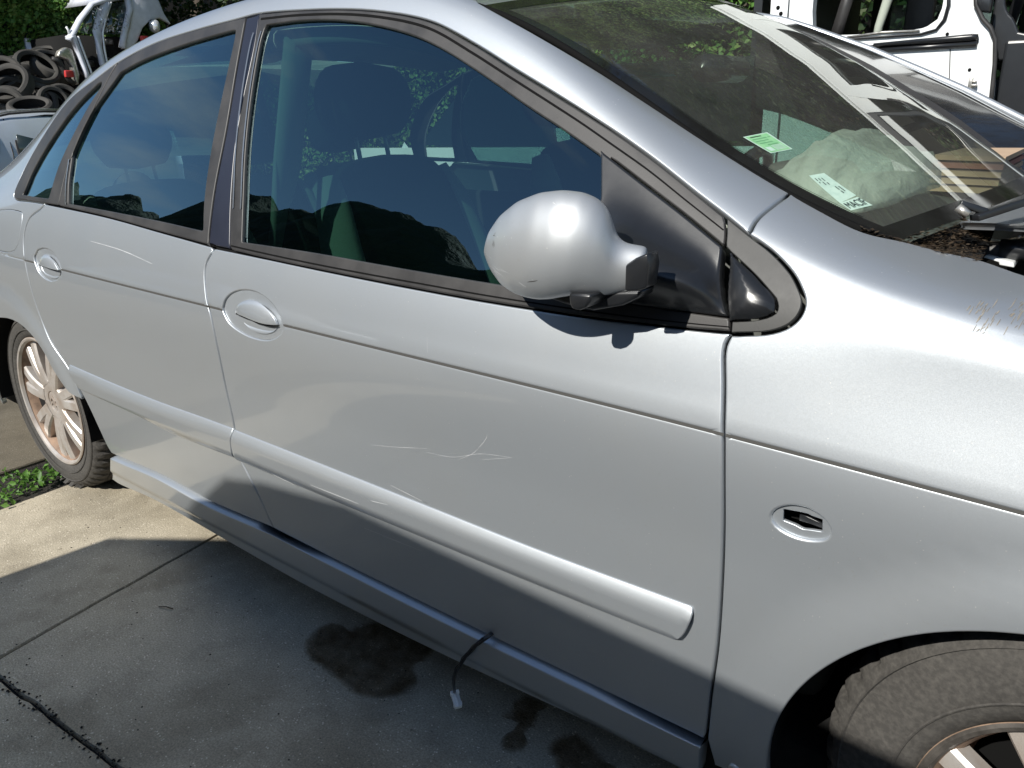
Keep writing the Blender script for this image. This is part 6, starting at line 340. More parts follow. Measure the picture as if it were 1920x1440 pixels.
M['red_card'] = plain('reddish_cardboard', (.30, .13, .10), .9, vary=.2)
M['leafink'] = plain('dark_green_ink', (.10, .26, .13), .6)
M['glass_dark'] = plain('dark_window_glass', (.012, .02, .02), .12)
def rubber():
    m = Mat('dusty_tyre_rubber'); b = m.bsdf(Roughness=.75, Specular_IOR_Level=.3)
    f = m.noise(5, 9, .72); g = m.noise(130, 4, .6)
    c = m.ramp(f, [(.25, (.046, .043, .040)), (.60, (.066, .062, .057)), (.70, (.10, .095, .09)), (.80, (.21, .20, .19))])
    m.l(m.mix(.22, c, m.ramp(g, [(.4, (.02, .02, .02)), (.7, (.16, .15, .135))])), b.inputs['Base Color'])
    m.l(m.bump(m.mix(.7, f, g), .25, .003), b.inputs['Normal']); return m.m
M['rubber'] = rubber()
M['wreck_paint'] = plain('scuffed_silver_lilac_paint', (.60, .62, .69), .35, vary=.12)
M['rim_dark'] = plain('dark_dirty_alloy', (.10, .09, .08), .5, metal=.4, vary=.4, vscale=30)
M['gloss_dark'] = plain('shaded_pillar_gloss', (.012, .013, .014), .12, coat=1.)  # silver pillar coloured dark for the shade and reflection on it
M['hill'] = plain('dark_wooded_hill', (.028, .040, .020), .95, vary=.5, vscale=.35, bump=(.8, 1., .8))
M['groove'] = plain('groove_shade_and_scuff', (.07, .068, .064), .7)  # shade and dirt of the crease put into one dark colour; mirror scuffs too
M['old_rubber'] = plain('grey_weathered_tyre', (.046, .043, .039), .85, vary=.5, vscale=5, bump=(40, .4, .004))
def alloy():
    m = Mat('brake_dusty_alloy'); b = m.bsdf(Metallic=.55, Roughness=.42)
    f = m.noise(11, 6, .65)
    m.l(m.ramp(f, [(.35, (.58, .55, .52)), (.6, (.44, .38, .33)), (.78, (.30, .19, .12))]), b.inputs['Base Color']); return m.m
M['alloy'] = alloy()
M['rim_dust'] = plain('brown_brake_dust', (.25, .17, .12), .7, metal=.2, vary=.5, vscale=20)
def concrete(name='worn_concrete', dark=1.0):
    m = Mat(name); b = m.bsdf(Roughness=.88, Specular_IOR_Level=.3)
    big = m.noise(1.3, 7, .62); mid = m.noise(9, 6, .65); fin = m.noise(230, 3, .6); agg = m.n('ShaderNodeTexVoronoi')
    agg.inputs['Scale'].default_value = 120; m.l(m.obj(), agg.inputs['Vector'])
    c = m.ramp(big, [(.3, (.29, .265, .215)), (.52, (.40, .365, .30)), (.75, (.50, .46, .385))])
    c = m.mix(.55, c, m.ramp(mid, [(.25, (.22, .20, .165)), (.5, (.40, .37, .305)), (.78, (.52, .48, .405))]))
    c = m.mix(.68, c, m.ramp(fin, [(.35, (.62,)*3), (.65, (1.3,)*3)]), 'MULTIPLY')
    sp = m.ramp(agg.outputs['Distance'], [(.16, (1, 1, 1)), (.26, (0, 0, 0))])
    sel = m.ramp(m.noise(60, 2, .5), [(.50, (0, 0, 0)), (.58, (1, 1, 1))])
    c = m.mix(m.mix(1., sp, sel, 'MULTIPLY'), c, (.74, .70, .62))
    dk = m.ramp(m.noise(45, 3, .6), [(.66, (1, 1, 1)), (.74, (.55, .53, .5))]); c = m.mix(1., c, dk, 'MULTIPLY')
    bl = m.ramp(m.noise(2.7, 5, .6, dist=.6), [(.38, (.72, .71, .69)), (.55, (1, 1, 1))]); c = m.mix(.8, c, bl, 'MULTIPLY'); c = m.mix(1., c, (1.04, 1., .93), 'MULTIPLY')
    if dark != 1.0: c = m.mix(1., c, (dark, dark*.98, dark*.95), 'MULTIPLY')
    m.l(c, b.inputs['Base Color']); m.l(m.bump(m.mix(.5, mid, fin), .8, .005), b.inputs['Normal']); return m.m
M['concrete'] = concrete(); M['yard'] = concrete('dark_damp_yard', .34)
def stain():
    m = Mat('oily_wet_stain'); tr = m.n('ShaderNodeBsdfTransparent'); at = m.n('ShaderNodeAttribute', attribute_name='soak')
    nz = m.ramp(m.noise(28, 5, .65), [(.25, (.45,)*3), (.65, (1, 1, 1))]); f = m.mix(1., at.outputs['Fac'], nz, 'MULTIPLY')
    m.l(m.mix(f, (1, 1, 1), (.46, .41, .35)), tr.inputs[0])
    gl = m.n('ShaderNodeBsdfGlossy'); gl.inputs['Roughness'].default_value = .42; gl.inputs[0].default_value = (.8, .8, .8, 1)
    k = m.n('ShaderNodeMath', operation='MULTIPLY'); m.l(f, k.inputs[0]); k.inputs[1].default_value = .02; mx = m.n('ShaderNodeMixShader')
    m.l(k.outputs[0], mx.inputs[0]); m.l(tr.outputs[0], mx.inputs[1]); m.l(gl.outputs[0], mx.inputs[2]); m.l(mx.outputs[0], m.out.inputs[0]); return m.m
M['stain'] = stain()
def leaf(name, a, b_, c):
    m = Mat(name); bs = m.bsdf(Roughness=.5, Specular_IOR_Level=.35)
    oi = m.n('ShaderNodeNewGeometry'); f = oi.outputs['Random Per Island']
    m.l(m.ramp(f, [(.0, a), (.55, b_), (1., c)]), bs.inputs['Base Color'])
    tl = m.n('ShaderNodeBsdfTranslucent'); tl.inputs[0].default_value = (*c, 1); mx = m.n('ShaderNodeMixShader'); mx.inputs[0].default_value = .38
    m.l(bs.outputs[0], mx.inputs[1]); m.l(tl.outputs[0], mx.inputs[2]); m.l(mx.outputs[0], m.out.inputs[0]); return m.m
M['leaf'] = leaf('hedge_leaf', (.06, .15, .03), (.12, .26, .055), (.25, .34, .10))
M['leaf_dark'] = leaf('ivy_leaf', (.012, .03, .010), (.03, .06, .018), (.075, .10, .035))
M['leaf_dry'] = leaf('dry_leaf', (.035, .025, .017), (.07, .048, .03), (.13, .10, .07))
M['weed'] = leaf('weed_leaf', (.07, .17, .03), (.11, .24, .04), (.17, .31, .07))
def bagm():
    m = Mat('milky_plastic_film'); b = m.bsdf(Base_Color=(.62, .66, .60, 1), Roughness=.55)
    m.l(m.bump(m.noise(9, 4, .5, dist=1.2), .6, .03), b.inputs['Normal'])
    tl = m.n('ShaderNodeBsdfTransparent'); mx = m.n('ShaderNodeMixShader'); mx.inputs[0].default_value = .48
    m.l(b.outputs[0], mx.inputs[1]); m.l(tl.outputs[0], mx.inputs[2]); m.l(mx.outputs[0], m.out.inputs[0]); return m.m
M['bag'] = bagm()
def sticker(name, a, b_):
    m = Mat(name); b = m.bsdf(Roughness=.5)
    m.l(m.ramp(m.noise(90, 3, .6), [(.4, a), (.6, b_)]), b.inputs['Base Color']); return m.m
M['green'] = sticker('green_sticker', (.18, .42, .20), (.24, .48, .25))
M['mint'] = sticker('pale_mint_sticker', (.36, .50, .42), (.42, .56, .47))

# -------------------------------------------------------------------- helpers ----
def new_obj(name, verts, faces, mat, parent=None, smooth=True, normals=None, mats=None, fmat=None):
    me = bpy.data.meshes.new(name); me.from_pydata([tuple(v) for v in verts], [], [tuple(f) for f in faces]); me.update()
    if smooth: me.polygons.foreach_set('use_smooth', [True]*len(me.polygons))
    for mm in (mats or [mat]): me.materials.append(M[mm] if isinstance(mm, str) else mm)
    if fmat is not None: me.polygons.foreach_set('material_index', list(fmat))
    if normals is not None: me.normals_split_custom_set_from_vertices([tuple(n) for n in normals])
    o = bpy.data.objects.new(name, me); C.objects.link(o); o.parent = parent; return o
def thing(name, label, cat, loc=(0, 0, 0), group=None):
    o = bpy.data.objects.new(name, None); C.objects.link(o); o.location = loc; o['label'] = label; o['category'] = cat
    if group: o['group'] = group
    return o
def tag(o, label, cat, group=None):
    o['label'] = label; o['category'] = cat
    if group: o['group'] = group
    return o
class MB:
    """collects simple solids into one mesh"""
    def __init__(s): s.v = []; s.f = []; s.m = []
    def add(s, v, f, mi=0):
        k = len(s.v); s.v += [tuple(a) for a in v]; s.f += [tuple(i+k for i in q) for q in f]; s.m += [mi]*len(f)
    def box(s, a, b, mi=0):
        x0, y0, z0 = a; x1, y1, z1 = b
        s.add([(x0, y0, z0), (x1, y0, z0), (x1, y1, z0), (x0, y1, z0), (x0, y0, z1), (x1, y0, z1), (x1, y1, z1), (x0, y1, z1)],
              [(0, 3, 2, 1), (4, 5, 6, 7), (0, 1, 5, 4), (1, 2, 6, 5), (2, 3, 7, 6), (3, 0, 4, 7)], mi)
    def tube(s, pts, r, seg=8, mi=0, cap=True, sq=None):
        pts = [Vector(p) for p in pts]; rr = r if isinstance(r, (list, tuple)) else [r]*len(pts); rings = []
        up = Vector((.13, .31, .94))
        for i, p in enumerate(pts):
            d = (pts[min(i+1, len(pts)-1)]-pts[max(i-1, 0)]).normalized(); a = d.cross(up).normalized(); b = a.cross(d).normalized()
            for j in range(seg):
                t = 2*math.pi*(j+.5)/seg; ca, sb = math.cos(t), math.sin(t)
                if sq: ca *= sq[0]; sb *= sq[1]
                rings.append(p+a*rr[i]*ca+b*rr[i]*sb)
        f = [(i*seg+j, i*seg+(j+1) % seg, (i+1)*seg+(j+1) % seg, (i+1)*seg+j) for i in range(len(pts)-1) for j in range(seg)]
        if cap: f += [tuple(range(seg-1, -1, -1)), tuple((len(pts)-1)*seg+j for j in range(seg))]
        s.add(rings, f, mi)
    def prism(s, poly, d, mi=0):
        """polygon of 3-d points pushed along vector d"""
        n = len(poly); P = [Vector(p) for p in poly]; Q = [p+Vector(d) for p in P]
        s.add(P+Q, [tuple(range(n)), tuple(range(2*n-1, n-1, -1))]+[(i, i+n, (i+1) % n+n, (i+1) % n) for i in range(n)], mi)
    def lathe(s, prof, seg=64, center=(0, 0, 0), mi=0, rfun=None, closed=False):
        """profile of (y, r) turned round the y axis"""
        cx, cy, cz = center; v = []; n = len(prof)
        for i in range(seg):
            t = 2*math.pi*i/seg
            for k, (y, r) in enumerate(prof):
                if rfun: r = r+rfun(k, t)
                v.append((cx+r*math.cos(t), cy+y, cz+r*math.sin(t)))
        f = [(i*n+k, i*n+k+1, ((i+1) % seg)*n+k+1, ((i+1) % seg)*n+k) for i in range(seg) for k in range(n-1)]
        s.add(v, f, mi)
    def build(s, name, mats, parent=None, smooth=True, bevel=0, subsurf=0, auto=None):
        mats = mats if isinstance(mats, (list, tuple)) else [mats]
        o = new_obj(name, s.v, s.f, None, parent, smooth, mats=mats, fmat=s.m)
        if auto:
            b = bmesh.new(); b.from_mesh(o.data); bmesh.ops.recalc_face_normals(b, faces=b.faces)
            for e in b.edges:
                if len(e.link_faces) == 2 and e.calc_face_angle(0) > math.radians(auto): e.smooth = False
            b.to_mesh(o.data); b.free()
        if bevel:
            m = o.modifiers.new('bevel', 'BEVEL'); m.width = bevel; m.segments = 2; m.limit_method = 'ANGLE'; m.angle_limit = .6
        if subsurf:
            m = o.modifiers.new('smooth', 'SUBSURF'); m.levels = subsurf; m.render_levels = subsurf
        return o

# ---- panels cut from the body side surface
def ss(x, a, b):
    t = np.clip((x-a)/(b-a), 0, 1); return t*t*(3-2*t)
def body_disp(x, w):
    """crease groove along the waist of the car, and the small flare over the front wheel"""
    g = -.0011*np.exp(-np.abs((w-.8095)/.0024)**3)
    up = .0012*ss(w, .809, .8125)*(1-ss(w, .815, .86))
    r = np.hypot(x-2.90, w-.31); fl = .012*(1-ss(r, .372, .47))*(x > 2.2)
    rr = np.hypot(x, w-.31); fr = .010*(1-ss(rr, .355, .42))*(x < .6)
    return g+up+fl+fr
def Sd(x, w, disp):
    P = S0(x, w); e = 8e-4
    if disp is None: return P
    a = S0(x+e, w)-S0(x-e, w); b = S0(x, w+e)-S0(x, w-e); n = np.cross(a, b); n /= np.linalg.norm(n, axis=-1, keepdims=True)
    return P+n*disp(x, w)[:, None]
def Sn(x, w, disp, e=5e-4):
    a = Sd(x+e, w, disp)-Sd(x-e, w, disp); b = Sd(x, w+e, disp)-Sd(x, w-e, disp); n = np.cross(a, b)
    n /= np.linalg.norm(n, axis=-1, keepdims=True); return n, a/(2*e), b/(2*e)
def in_poly(P, L):
    x, y = P[:, 0][:, None], P[:, 1][:, None]; a = L; b = np.roll(L, -1, 0)
    c = ((a[:, 1] > y) != (b[:, 1] > y)) & (x < (b[:, 0]-a[:, 0])*(y-a[:, 1])/(b[:, 1]-a[:, 1]+1e-15)+a[:, 0])
    return c.sum(1) % 2 == 1
def resample(L, ds):
    """even spacing along a closed outline, sharp corners kept"""
    P = [np.array(L[0], float)]
    for q in L[1:]:
        q = np.array(q, float)
        if np.linalg.norm(q-P[-1]) > 2e-4: P.append(q)
    if np.linalg.norm(P[0]-P[-1]) < 2e-4: P.pop()
    P = np.array(P); n = len(P); seg = np.linalg.norm(np.roll(P, -1, 0)-P, axis=1); cum = np.r_[0, np.cumsum(seg)]; tot = cum[-1]
    def at(s_):
        s_ = s_ % tot; k = min(n-1, int(np.searchsorted(cum, s_, side='right')-1)); return P[k]+(P[(k+1) % n]-P[k])*((s_-cum[k])/max(seg[k], 1e-9))
    h = ds*.55; cor = []
    for k in range(n):
        a = P[k]-at(cum[k]-h); b = at(cum[k]+h)-P[k]; c_ = (a@b)/(np.linalg.norm(a)*np.linalg.norm(b)+1e-12)
        if c_ < .80: cor.append((cum[k], c_))
    keep = []
    for s_, c_ in cor:
        if keep and s_-keep[-1][0] < ds*.8:
            if c_ < keep[-1][1]: keep[-1] = (s_, c_)
        else: keep.append((s_, c_))
    if len(keep) > 1 and tot-keep[-1][0]+keep[0][0] < ds*.8: keep.pop()
    marks = [k_[0] for k_ in keep] or [0.]
    out = []
    for k in range(len(marks)):
        a = marks[k]; b = marks[(k+1) % len(marks)]
        if b <= a: b += tot
        m = max(1, int(round((b-a)/ds))); out += [at(a+(b-a)*t/m) for t in range(m)]
    return np.array(out)
def area2(L): return .5*np.sum(L[:, 0]*np.roll(L[:, 1], -1)-np.roll(L[:, 0], -1)*L[:, 1])
def min_dist(P, L):
    d = np.full(len(P), 9.)
    for i in range(0, len(P), 1500):
        q = P[i:i+1500]; d[i:i+1500] = np.sqrt(((q[:, None]-L[None])**2).sum(2)).min(1)
    return d
def panel(name, loop, mat, parent, holes=(), off=0., r=.003, depth=.014, step=.022, disp=None, gap=.0022, ds=.012, rows=(), far=False, hole_r=None):
    if off or disp is None:
        d0 = disp; disp = (lambda x, w: np.full(np.shape(x), off)+(d0(x, w) if d0 else 0))
    loops = []
    for k, L in enumerate([loop]+list(holes)):
        L = resample(L, ds if k == 0 else ds*.6)
        if (area2(L) > 0) != (k == 0): L = L[::-1]
        loops.append(L)
    V, Nn, F, rings = [], [], [], []
    cdt_v, cdt_e, inner = [], [], []
    for k, L in enumerate(loops):
        rk, gk = (r, gap) if k == 0 else ((r if hole_r is None else hole_r), 0.)
        x, w = L[:, 0], L[:, 1]
        n, Jx, Jw = Sn(x, w, disp)
        t2 = np.roll(L, -1, 0)-np.roll(L, 1, 0)
        T = Jx*t2[:, :1]+Jw*t2[:, 1:]; T /= np.linalg.norm(T, axis=1, keepdims=True)
        O = np.cross(T, n)                                   # outward (right of the direction of travel)
        O2 = np.cross(n, T)
        g11 = (Jx*Jx).sum(1); g12 = (Jx*Jw).sum(1); g22 = (Jw*Jw).sum(1); det = g11*g22-g12**2
        def shift(dist):
            bx = (Jx*O).sum(1)*dist; bw = (Jw*O).sum(1)*dist
            return np.stack([(g22*bx-g12*bw)/det, (g11*bw-g12*bx)/det], 1)
        # outward in 2-d is to the right of travel for a CCW loop
        s2 = shift(1.0); right = np.stack([t2[:, 1], -t2[:, 0]], 1)
        if (s2*right).sum() < 0: O = -O
        Lin = L+shift(-(gk+rk))
        inner.append(Lin)
        if rk > 0:
            Lout = L+shift(-gk)
            P1 = Sd(Lout[:, 0], Lout[:, 1], disp); n1 = n
            a = P1-n1*rk*.30-O*rk*.30; na = n1*.75+O*.66; b = P1-n1*rk; nb = O*.93+n1*.36; c = P1-n1*(rk+depth)-O*.001; nc = O
            rings.append((len(cdt_v), len(L), np.concatenate([a, b, c]), np.concatenate([na, nb, nc])))
        else: rings.append(None)
        s = len(cdt_v); m = len(Lin)
        cdt_v += [tuple(q) for q in Lin]; cdt_e += [(s+i, s+(i+1) % m) for i in range(m)]
    lo = inner[0].min(0); hi = inner[0].max(0)
    xs = np.arange(lo[0]+step*.5, hi[0], step); ws = list(np.arange(lo[1]+step*.5, hi[1], step))
    ws = np.array(sorted([q for q in ws if all(abs(q-e) > step*.25 for e in rows)]+[e for e in rows if lo[1] < e < hi[1]]))
    gx, gw = np.meshgrid(xs, ws); G = np.stack([gx.ravel(), gw.ravel()], 1)
    ok = in_poly(G, inner[0]); G = G[ok]
    for L in inner[1:]: G = G[~in_poly(G, L)]
    allb = np.concatenate(inner)
    if len(G): G = G[min_dist(G, allb) > min(ds, step)*.42]
    cv = cdt_v+[tuple(q) for q in G]
    vo, _, fo, orig, _, _ = delaunay_2d_cdt([Vector(q) for q in cv], cdt_e, [], 0, 1e-6)
    vo = np.array([tuple(v) for v in vo]); fo = np.array([f for f in fo if len(f) == 3])
    cen = vo[fo].mean(1); keep = in_poly(cen, inner[0])
    for L in inner[1:]: keep &= ~in_poly(cen, L)
    fo = fo[keep]
    ix = {}
    for i, o_ in enumerate(orig):
        for q in o_: ix.setdefault(q, i)
    P = Sd(vo[:, 0], vo[:, 1], disp); N, _, _ = Sn(vo[:, 0], vo[:, 1], disp)
    a2 = (vo[fo][:, 1]-vo[fo][:, 0]); b2 = (vo[fo][:, 2]-vo[fo][:, 0]); cw = a2[:, 0]*b2[:, 1]-a2[:, 1]*b2[:, 0]
    fo[cw < 0] = fo[cw < 0][:, ::-1]
    V = [P]; NN = [N]; F = [tuple(f) for f in fo]; base = len(P)
    for rg in rings:
        if rg is None: continue
        s, m, pts, nn = rg
        V.append(pts); NN.append(nn/np.linalg.norm(nn, axis=1, keepdims=True))
        i0 = [ix[s+i] for i in range(m)]
        for i in range(m):
            j = (i+1) % m
            F.append((i0[i], base+i, base+j, i0[j]))
            F.append((base+i, base+m+i, base+m+j, base+j)); F.append((base+m+i, base+2*m+i, base+2*m+j, base+m+j))
        base += 3*m
    V = np.concatenate(V); NN = np.concatenate(NN)
    if far:
        V = V*[1, -1, 1]+[0, W_CAR, 0]; NN = NN*[1, -1, 1]; F = [f[::-1] for f in F]
    return new_obj(name, V, F, mat, parent, True, NN)
def ell(L):
    L = np.array(L); c = (L.min(0)+L.max(0))/2; h = (L.max(0)-L.min(0))/2; return c, h
def ribbon(name, lines, mat, parent, width=.0012, off=.0006, disp=None, taper=True):
    """thin marks lying on the body side"""
    v, f = [], []
    for L in lines:
        L = np.array(L); t = np.gradient(L, axis=0); t /= np.linalg.norm(t, axis=1, keepdims=True)+1e-9; nn = np.stack([-t[:, 1], t[:, 0]], 1)
        m = len(L); ww = width*(.35+.65*np.sin(np.pi*(np.arange(m)+.5)/m))*nr.uniform(.6, 1.3, m) if taper else np.full(m, width)
        A = L+nn*ww[:, None]/2; B = L-nn*ww[:, None]/2; k = len(v)
        dd = (lambda x, w: (disp(x, w) if disp else 0)+np.full(np.shape(x), off))
        pa = Sd(A[:, 0], A[:, 1], dd); pb = Sd(B[:, 0], B[:, 1], dd)
        v += list(pa)+list(pb); f += [(k+i, k+i+1, k+m+i+1, k+m+i) for i in range(m-1)]
    return new_obj(name, v, f, mat, parent)
def xw3(L, off=0.): L = np.array(L); return Sd(L[:, 0], L[:, 1], (lambda x, w: np.full(np.shape(x), off)))

# ================================================================ the silver car ====
car = thing('silver_car', 'large silver metallic five door car with dark side glass and a folded door mirror', 'car', (1.4, .9, 0))
def child(o, p):                       # parent without moving
    o.parent = p; o.matrix_parent_inverse = p.matrix_world.inverted(); return o
bpy.context.view_layer.update()
CARINV = Matrix.Translation((-1.4, -.9, 0))
def P_(o):
    o.matrix_parent_inverse = CARINV; return o
def cp(*a, **k): return P_(panel(*a, **k))
cv = CURVES
SW = (.8040, .8060, .8074, .8086, .8095, .8104, .8116, .8132, .8160)
def arc(cx, cz, r, a0, a1, n): return [(cx+r*math.cos(math.radians(a0+(a1-a0)*i/n)), cz+r*math.sin(math.radians(a0+(a1-a0)*i/n))) for i in range(n+1)]
def rev(L): return list(L)[::-1]
# --- doors
ring_f, ring_r = cv['handle_front_ring'], cv['handle_rear_ring']
def crease_runs(loop, ring=None):
    xs = [q[0] for q in loop if abs(q[1]-.81) < .035]; a, b = min(xs)+.003, max(xs)-.003
    if ring is None: return [[(x, .8095) for x in np.arange(a, b, .012)]]
    r0, r1 = min(q[0] for q in ring), max(q[0] for q in ring)
    return [[(x, .8095) for x in np.linspace(p, q_, max(4, int((q_-p)/.012)))] for p, q_ in ((a, r0), (r1, b)) if q_-p > .01]
def make_door(name, loop, ring, flap, bowl, mould, mtop, mbot):
    d = cp(name, loop, 'silver', car, holes=[ring], disp=body_disp, rows=SW, r=.0028, hole_r=.0032)
    ribbon('crease_shade_line', crease_runs(loop, ring), 'groove', d, .0046, .0010, body_disp, False)  # dark ribbon painted for the shade in the shallow crease
    c, h = ell(ring)
    # ring of recessed skin round the handle
    rec = lambda x, w: body_disp(x, w)*0-.0045-.002*np.clip(1-(((x-c[0])/h[0])**2+((w-c[1])/h[1])**2), 0, 1)
    hr = panel('handle_recess', ring, 'silver', d, disp=rec, r=.0, gap=.0004, step=.010, ds=.006)
    cf, hf = ell(list(flap)+list(bowl))
    q = lambda x, w: np.clip(1-((x-cf[0])/hf[0])**2-((w-cf[1])/hf[1])**2, 0, 1)
    cb, hb = ell(bowl)
    lip = np.array(sorted(flap, key=lambda a: a[1])[:max(4, len(flap)//3)])
    panel('door_handle', flap, 'silver', d, disp=lambda x, w: -.001+.009*q(x, w)**.6, r=.0016, gap=.0008, depth=.006, step=.007, ds=.005)
    panel('handle_cup', bowl, 'silver', d, disp=lambda x, w: -.003-.024*q(x, w)**.8*ss(w, cb[1]-hb[1], cb[1]+hb[1]), r=.0, gap=.0004, step=.006, ds=.004)
    k0 = int(np.argmax([a[0] for a in flap])); low_ = [tuple(a) for a in flap][k0:]
    ribbon('handle_slot', [low_], 'black', d, .0065 if ring is ring_f else .005, .0012)
    tx, tw = np.array(mtop)[:, 0], np.array(mtop)[:, 1]; bx, bw = np.array(mbot)[:, 0], np.array(mbot)[:, 1]
    it, ib = np.argsort(tx), np.argsort(bx)
    T = lambda x: np.interp(x, tx[it], tw[it]); Bt = lambda x: np.interp(x, bx[ib], bw[ib])
    x0, x1 = min(np.array(mould)[:, 0]), max(np.array(mould)[:, 0])
    def md(x, w):
        dt = T(x)-w; db = w-Bt(x); q_ = np.clip(dt/.024, 0, 1); a = .0105*(1-(1-q_)**1.5); b = np.clip(.25+.75*db/.012, 0, 1)
        return .0012+a*b
    panel('rubbing_strip', mould, 'silver', d, disp=md, r=.0022, gap=.0004, depth=.004, step=.018, ds=.009,
          rows=())
    return d
rear_door = make_door('rear_door', cv['rear_door'], ring_r, cv['handle_rear_flap'], cv['handle_rear_bowl'], cv['mould_rear'], cv['mould_rear_top'], cv['mould_rear_bot'])
front_door = make_door('front_door', cv['front_door'], ring_f, cv['handle_front_flap'], cv['handle_front_bowl'], cv['mould_front'], cv['mould_front_top'], cv['mould_front_bot'])
rear_door['label'] = 'silver rear door whose back edge follows the wheel arch'
front_door['label'] = 'silver front door with scuffed rubbing strip'
# --- front wing
wing_arch = rev(arc(2.90, .31, .372, 0, 181, 60))
wing = [(2.528, .305), (2.532, .235), (2.437, .225)]+rev([q for q in cv['fender_rear']])+cv['fender_seal_edge']+cv['seam'][1:]+cv['fender_top'][1:]
wing += [(2.85, 1.352), (3.05, 1.352), (3.3, 1.352), (3.62, 1.35), (3.66, 1.0), (3.66, .62), (3.55, .31), (3.275, .30)]
wing_loop = wing+rev(wing_arch)[1:-1]
fw = cp('front_wing', wing_loop, 'silver', car, holes=[cv['indicator_ring']], disp=body_disp, rows=SW, r=.0032, hole_r=.004)
ribbon('crease_shade_line', [[(x, .8095) for x in np.arange(2.426, 3.55, .012)]], 'groove', fw, .0046, .0010, body_disp, False)  # crease shade painted as a dark ribbon on the wing too
c, h = ell(cv['indicator_ring'])
panel('indicator_recess', cv['indicator_ring'], 'silver', fw, holes=[cv['indicator_hole']], disp=lambda x, w: -.0058+0*x, r=.0012, gap=-.0006, step=.006, ds=.004, depth=.006)
ih = cv['indicator_hole']
panel('indicator_socket', [(c[0]-h[0]*.9, c[1]-h[1]*.8), (c[0]+h[0]*.9, c[1]-h[1]*.8), (c[0]+h[0]*.9, c[1]+h[1]*.8), (c[0]-h[0]*.9, c[1]+h[1]*.8)], 'black', fw, off=-.034, r=0)
hc, hh = ell(ih)
panel('indicator_clip', [(hc[0]-hh[0]*.35, hc[1]-hh[1]*.75), (hc[0]+hh[0]*.98, hc[1]-hh[1]*.9), (hc[0]+hh[0]*.98, hc[1]-hh[1]*.05), (hc[0]+hh[0]*.2, hc[1]+hh[1]*.38), (hc[0]-hh[0]*.35, hc[1]+hh[1]*.30)], 'plastic', fw, off=-.016, r=.001, depth=.004)
mb = MB(); bp = xw3([(2.475, .26), (2.505, .262)], .004)
mb.lathe([(0, .0001), (-.006, .007), (-.0065, .010), (0, .012)], 12, tuple(bp[0]+np.array([0, .0, -.01]))); P_(mb.build('wing_bolt', 'steel', car))
# --- body side : roof rail, windscreen pillar, rear quarter in one skin
ra = arc(0, .31, .352, 38, 182, 50)
quarter = rev(cv['dlo_top'])          # from the seam end back to the rear lower corner of the glass
loop = rev(cv['dlo_top'])+cv['belt_rear'][1:]+[q for q in cv['rear_door_back'] if q[1] > .50]
low = [q for q in cv['rear_door_back'] if q[1] > .50][-1]
loop += [q for q in cv['arch_rear'][1:]][::1]
loop = loop+[q for q in ra if q[0] < cv['arch_rear'][-1][0]-.01]+[(-.358, .235), (-.56, .25), (-.75, .3), (-.8, .6), (-.82, .9), (-.8, 1.2), (-.7, 1.33), (-.45, 1.40), (0.0, 1.42), (.6, 1.43), (1.2, 1.43), (1.6, 1.43), (1.72, 1.40)]
loop += cv['pillar_top']+[cv['seam'][-1]]+rev(cv['seam'])[1:-1]
side = cp('body_side', loop, 'silver', car, holes=[cv['fuel_flap']], disp=body_disp, rows=SW, r=.003, hole_r=.0015)
panel('fuel_flap', cv['fuel_flap'], 'silver', side, disp=body_disp, r=.002, gap=.0016, rows=SW)
# --- sill skirt
P_(panel('sill_skirt', cv['sill'], 'silver', car, disp=lambda x, w: .004+.009*ss(w, .287, .274)*ss(w, .17, .2), r=.0035, gap=.004, depth=.05, step=.02))
# --- side glass and its frames
def glz(name, key, parent, off=-.007): return P_(panel(name, cv[key], 'glass', parent, off=off, r=0, gap=-.006, step=.05, ds=.02))
glz('window_glass', 'glass_rear', rear_door); glz('window_glass', 'glass_front', front_door); glz('quarter_window', 'glass_quarter', car)
for o in (rear_door, front_door):
    for ch in o.children:
        ch.matrix_parent_inverse = Matrix.Identity(4)
def inset_frame(name, loop, holes, mat, parent, off=.001, r=.003, gap=.001, depth=.01):
    o = panel(name, loop, mat, parent, holes=holes, off=off, r=r, gap=gap, depth=depth, step=.03, ds=.011)
    return o
def framed(nm, outer, hole, parent): return inset_frame(nm, cv[outer], [cv[hole]], 'trim', parent)
framed('window_frame', 'rear_frame', 'glass_rear', rear_door)
P_(inset_frame('quarter_seal', cv['quarter_seal_outer'], [cv['glass_quarter']], 'trim', car))
inset_frame('window_frame', cv['front_frame'], [cv['glass_front']] if False else [], 'trim', front_door) if False else None
# front door frame is an open band (upper arch) plus the waist moulding, with the mirror sail between them
P_(inset_frame('pillar_cover', cv['pillar_cover'], [], 'pillar', car, off=-.001))
ff = inset_frame('window_frame', cv['front_frame'], [[q for q in cv['glass_front']]], 'trim', front_door)
ribbon('frame_lip', [cv['frame_line']], 'black', front_door, .0035, .0016, None, False)
ribbon('waist_lip', [cv['belt_line']], 'black', front_door, .0022, .0016, None, False)
P_(inset_frame('wing_seal', cv['fender_seal'], [], 'trim_fine', car, off=.002, r=.0016, gap=.0006))
ribbon('scuff', [cv['scuff_9']], 'scratch', rear_door, .0012, .0005)
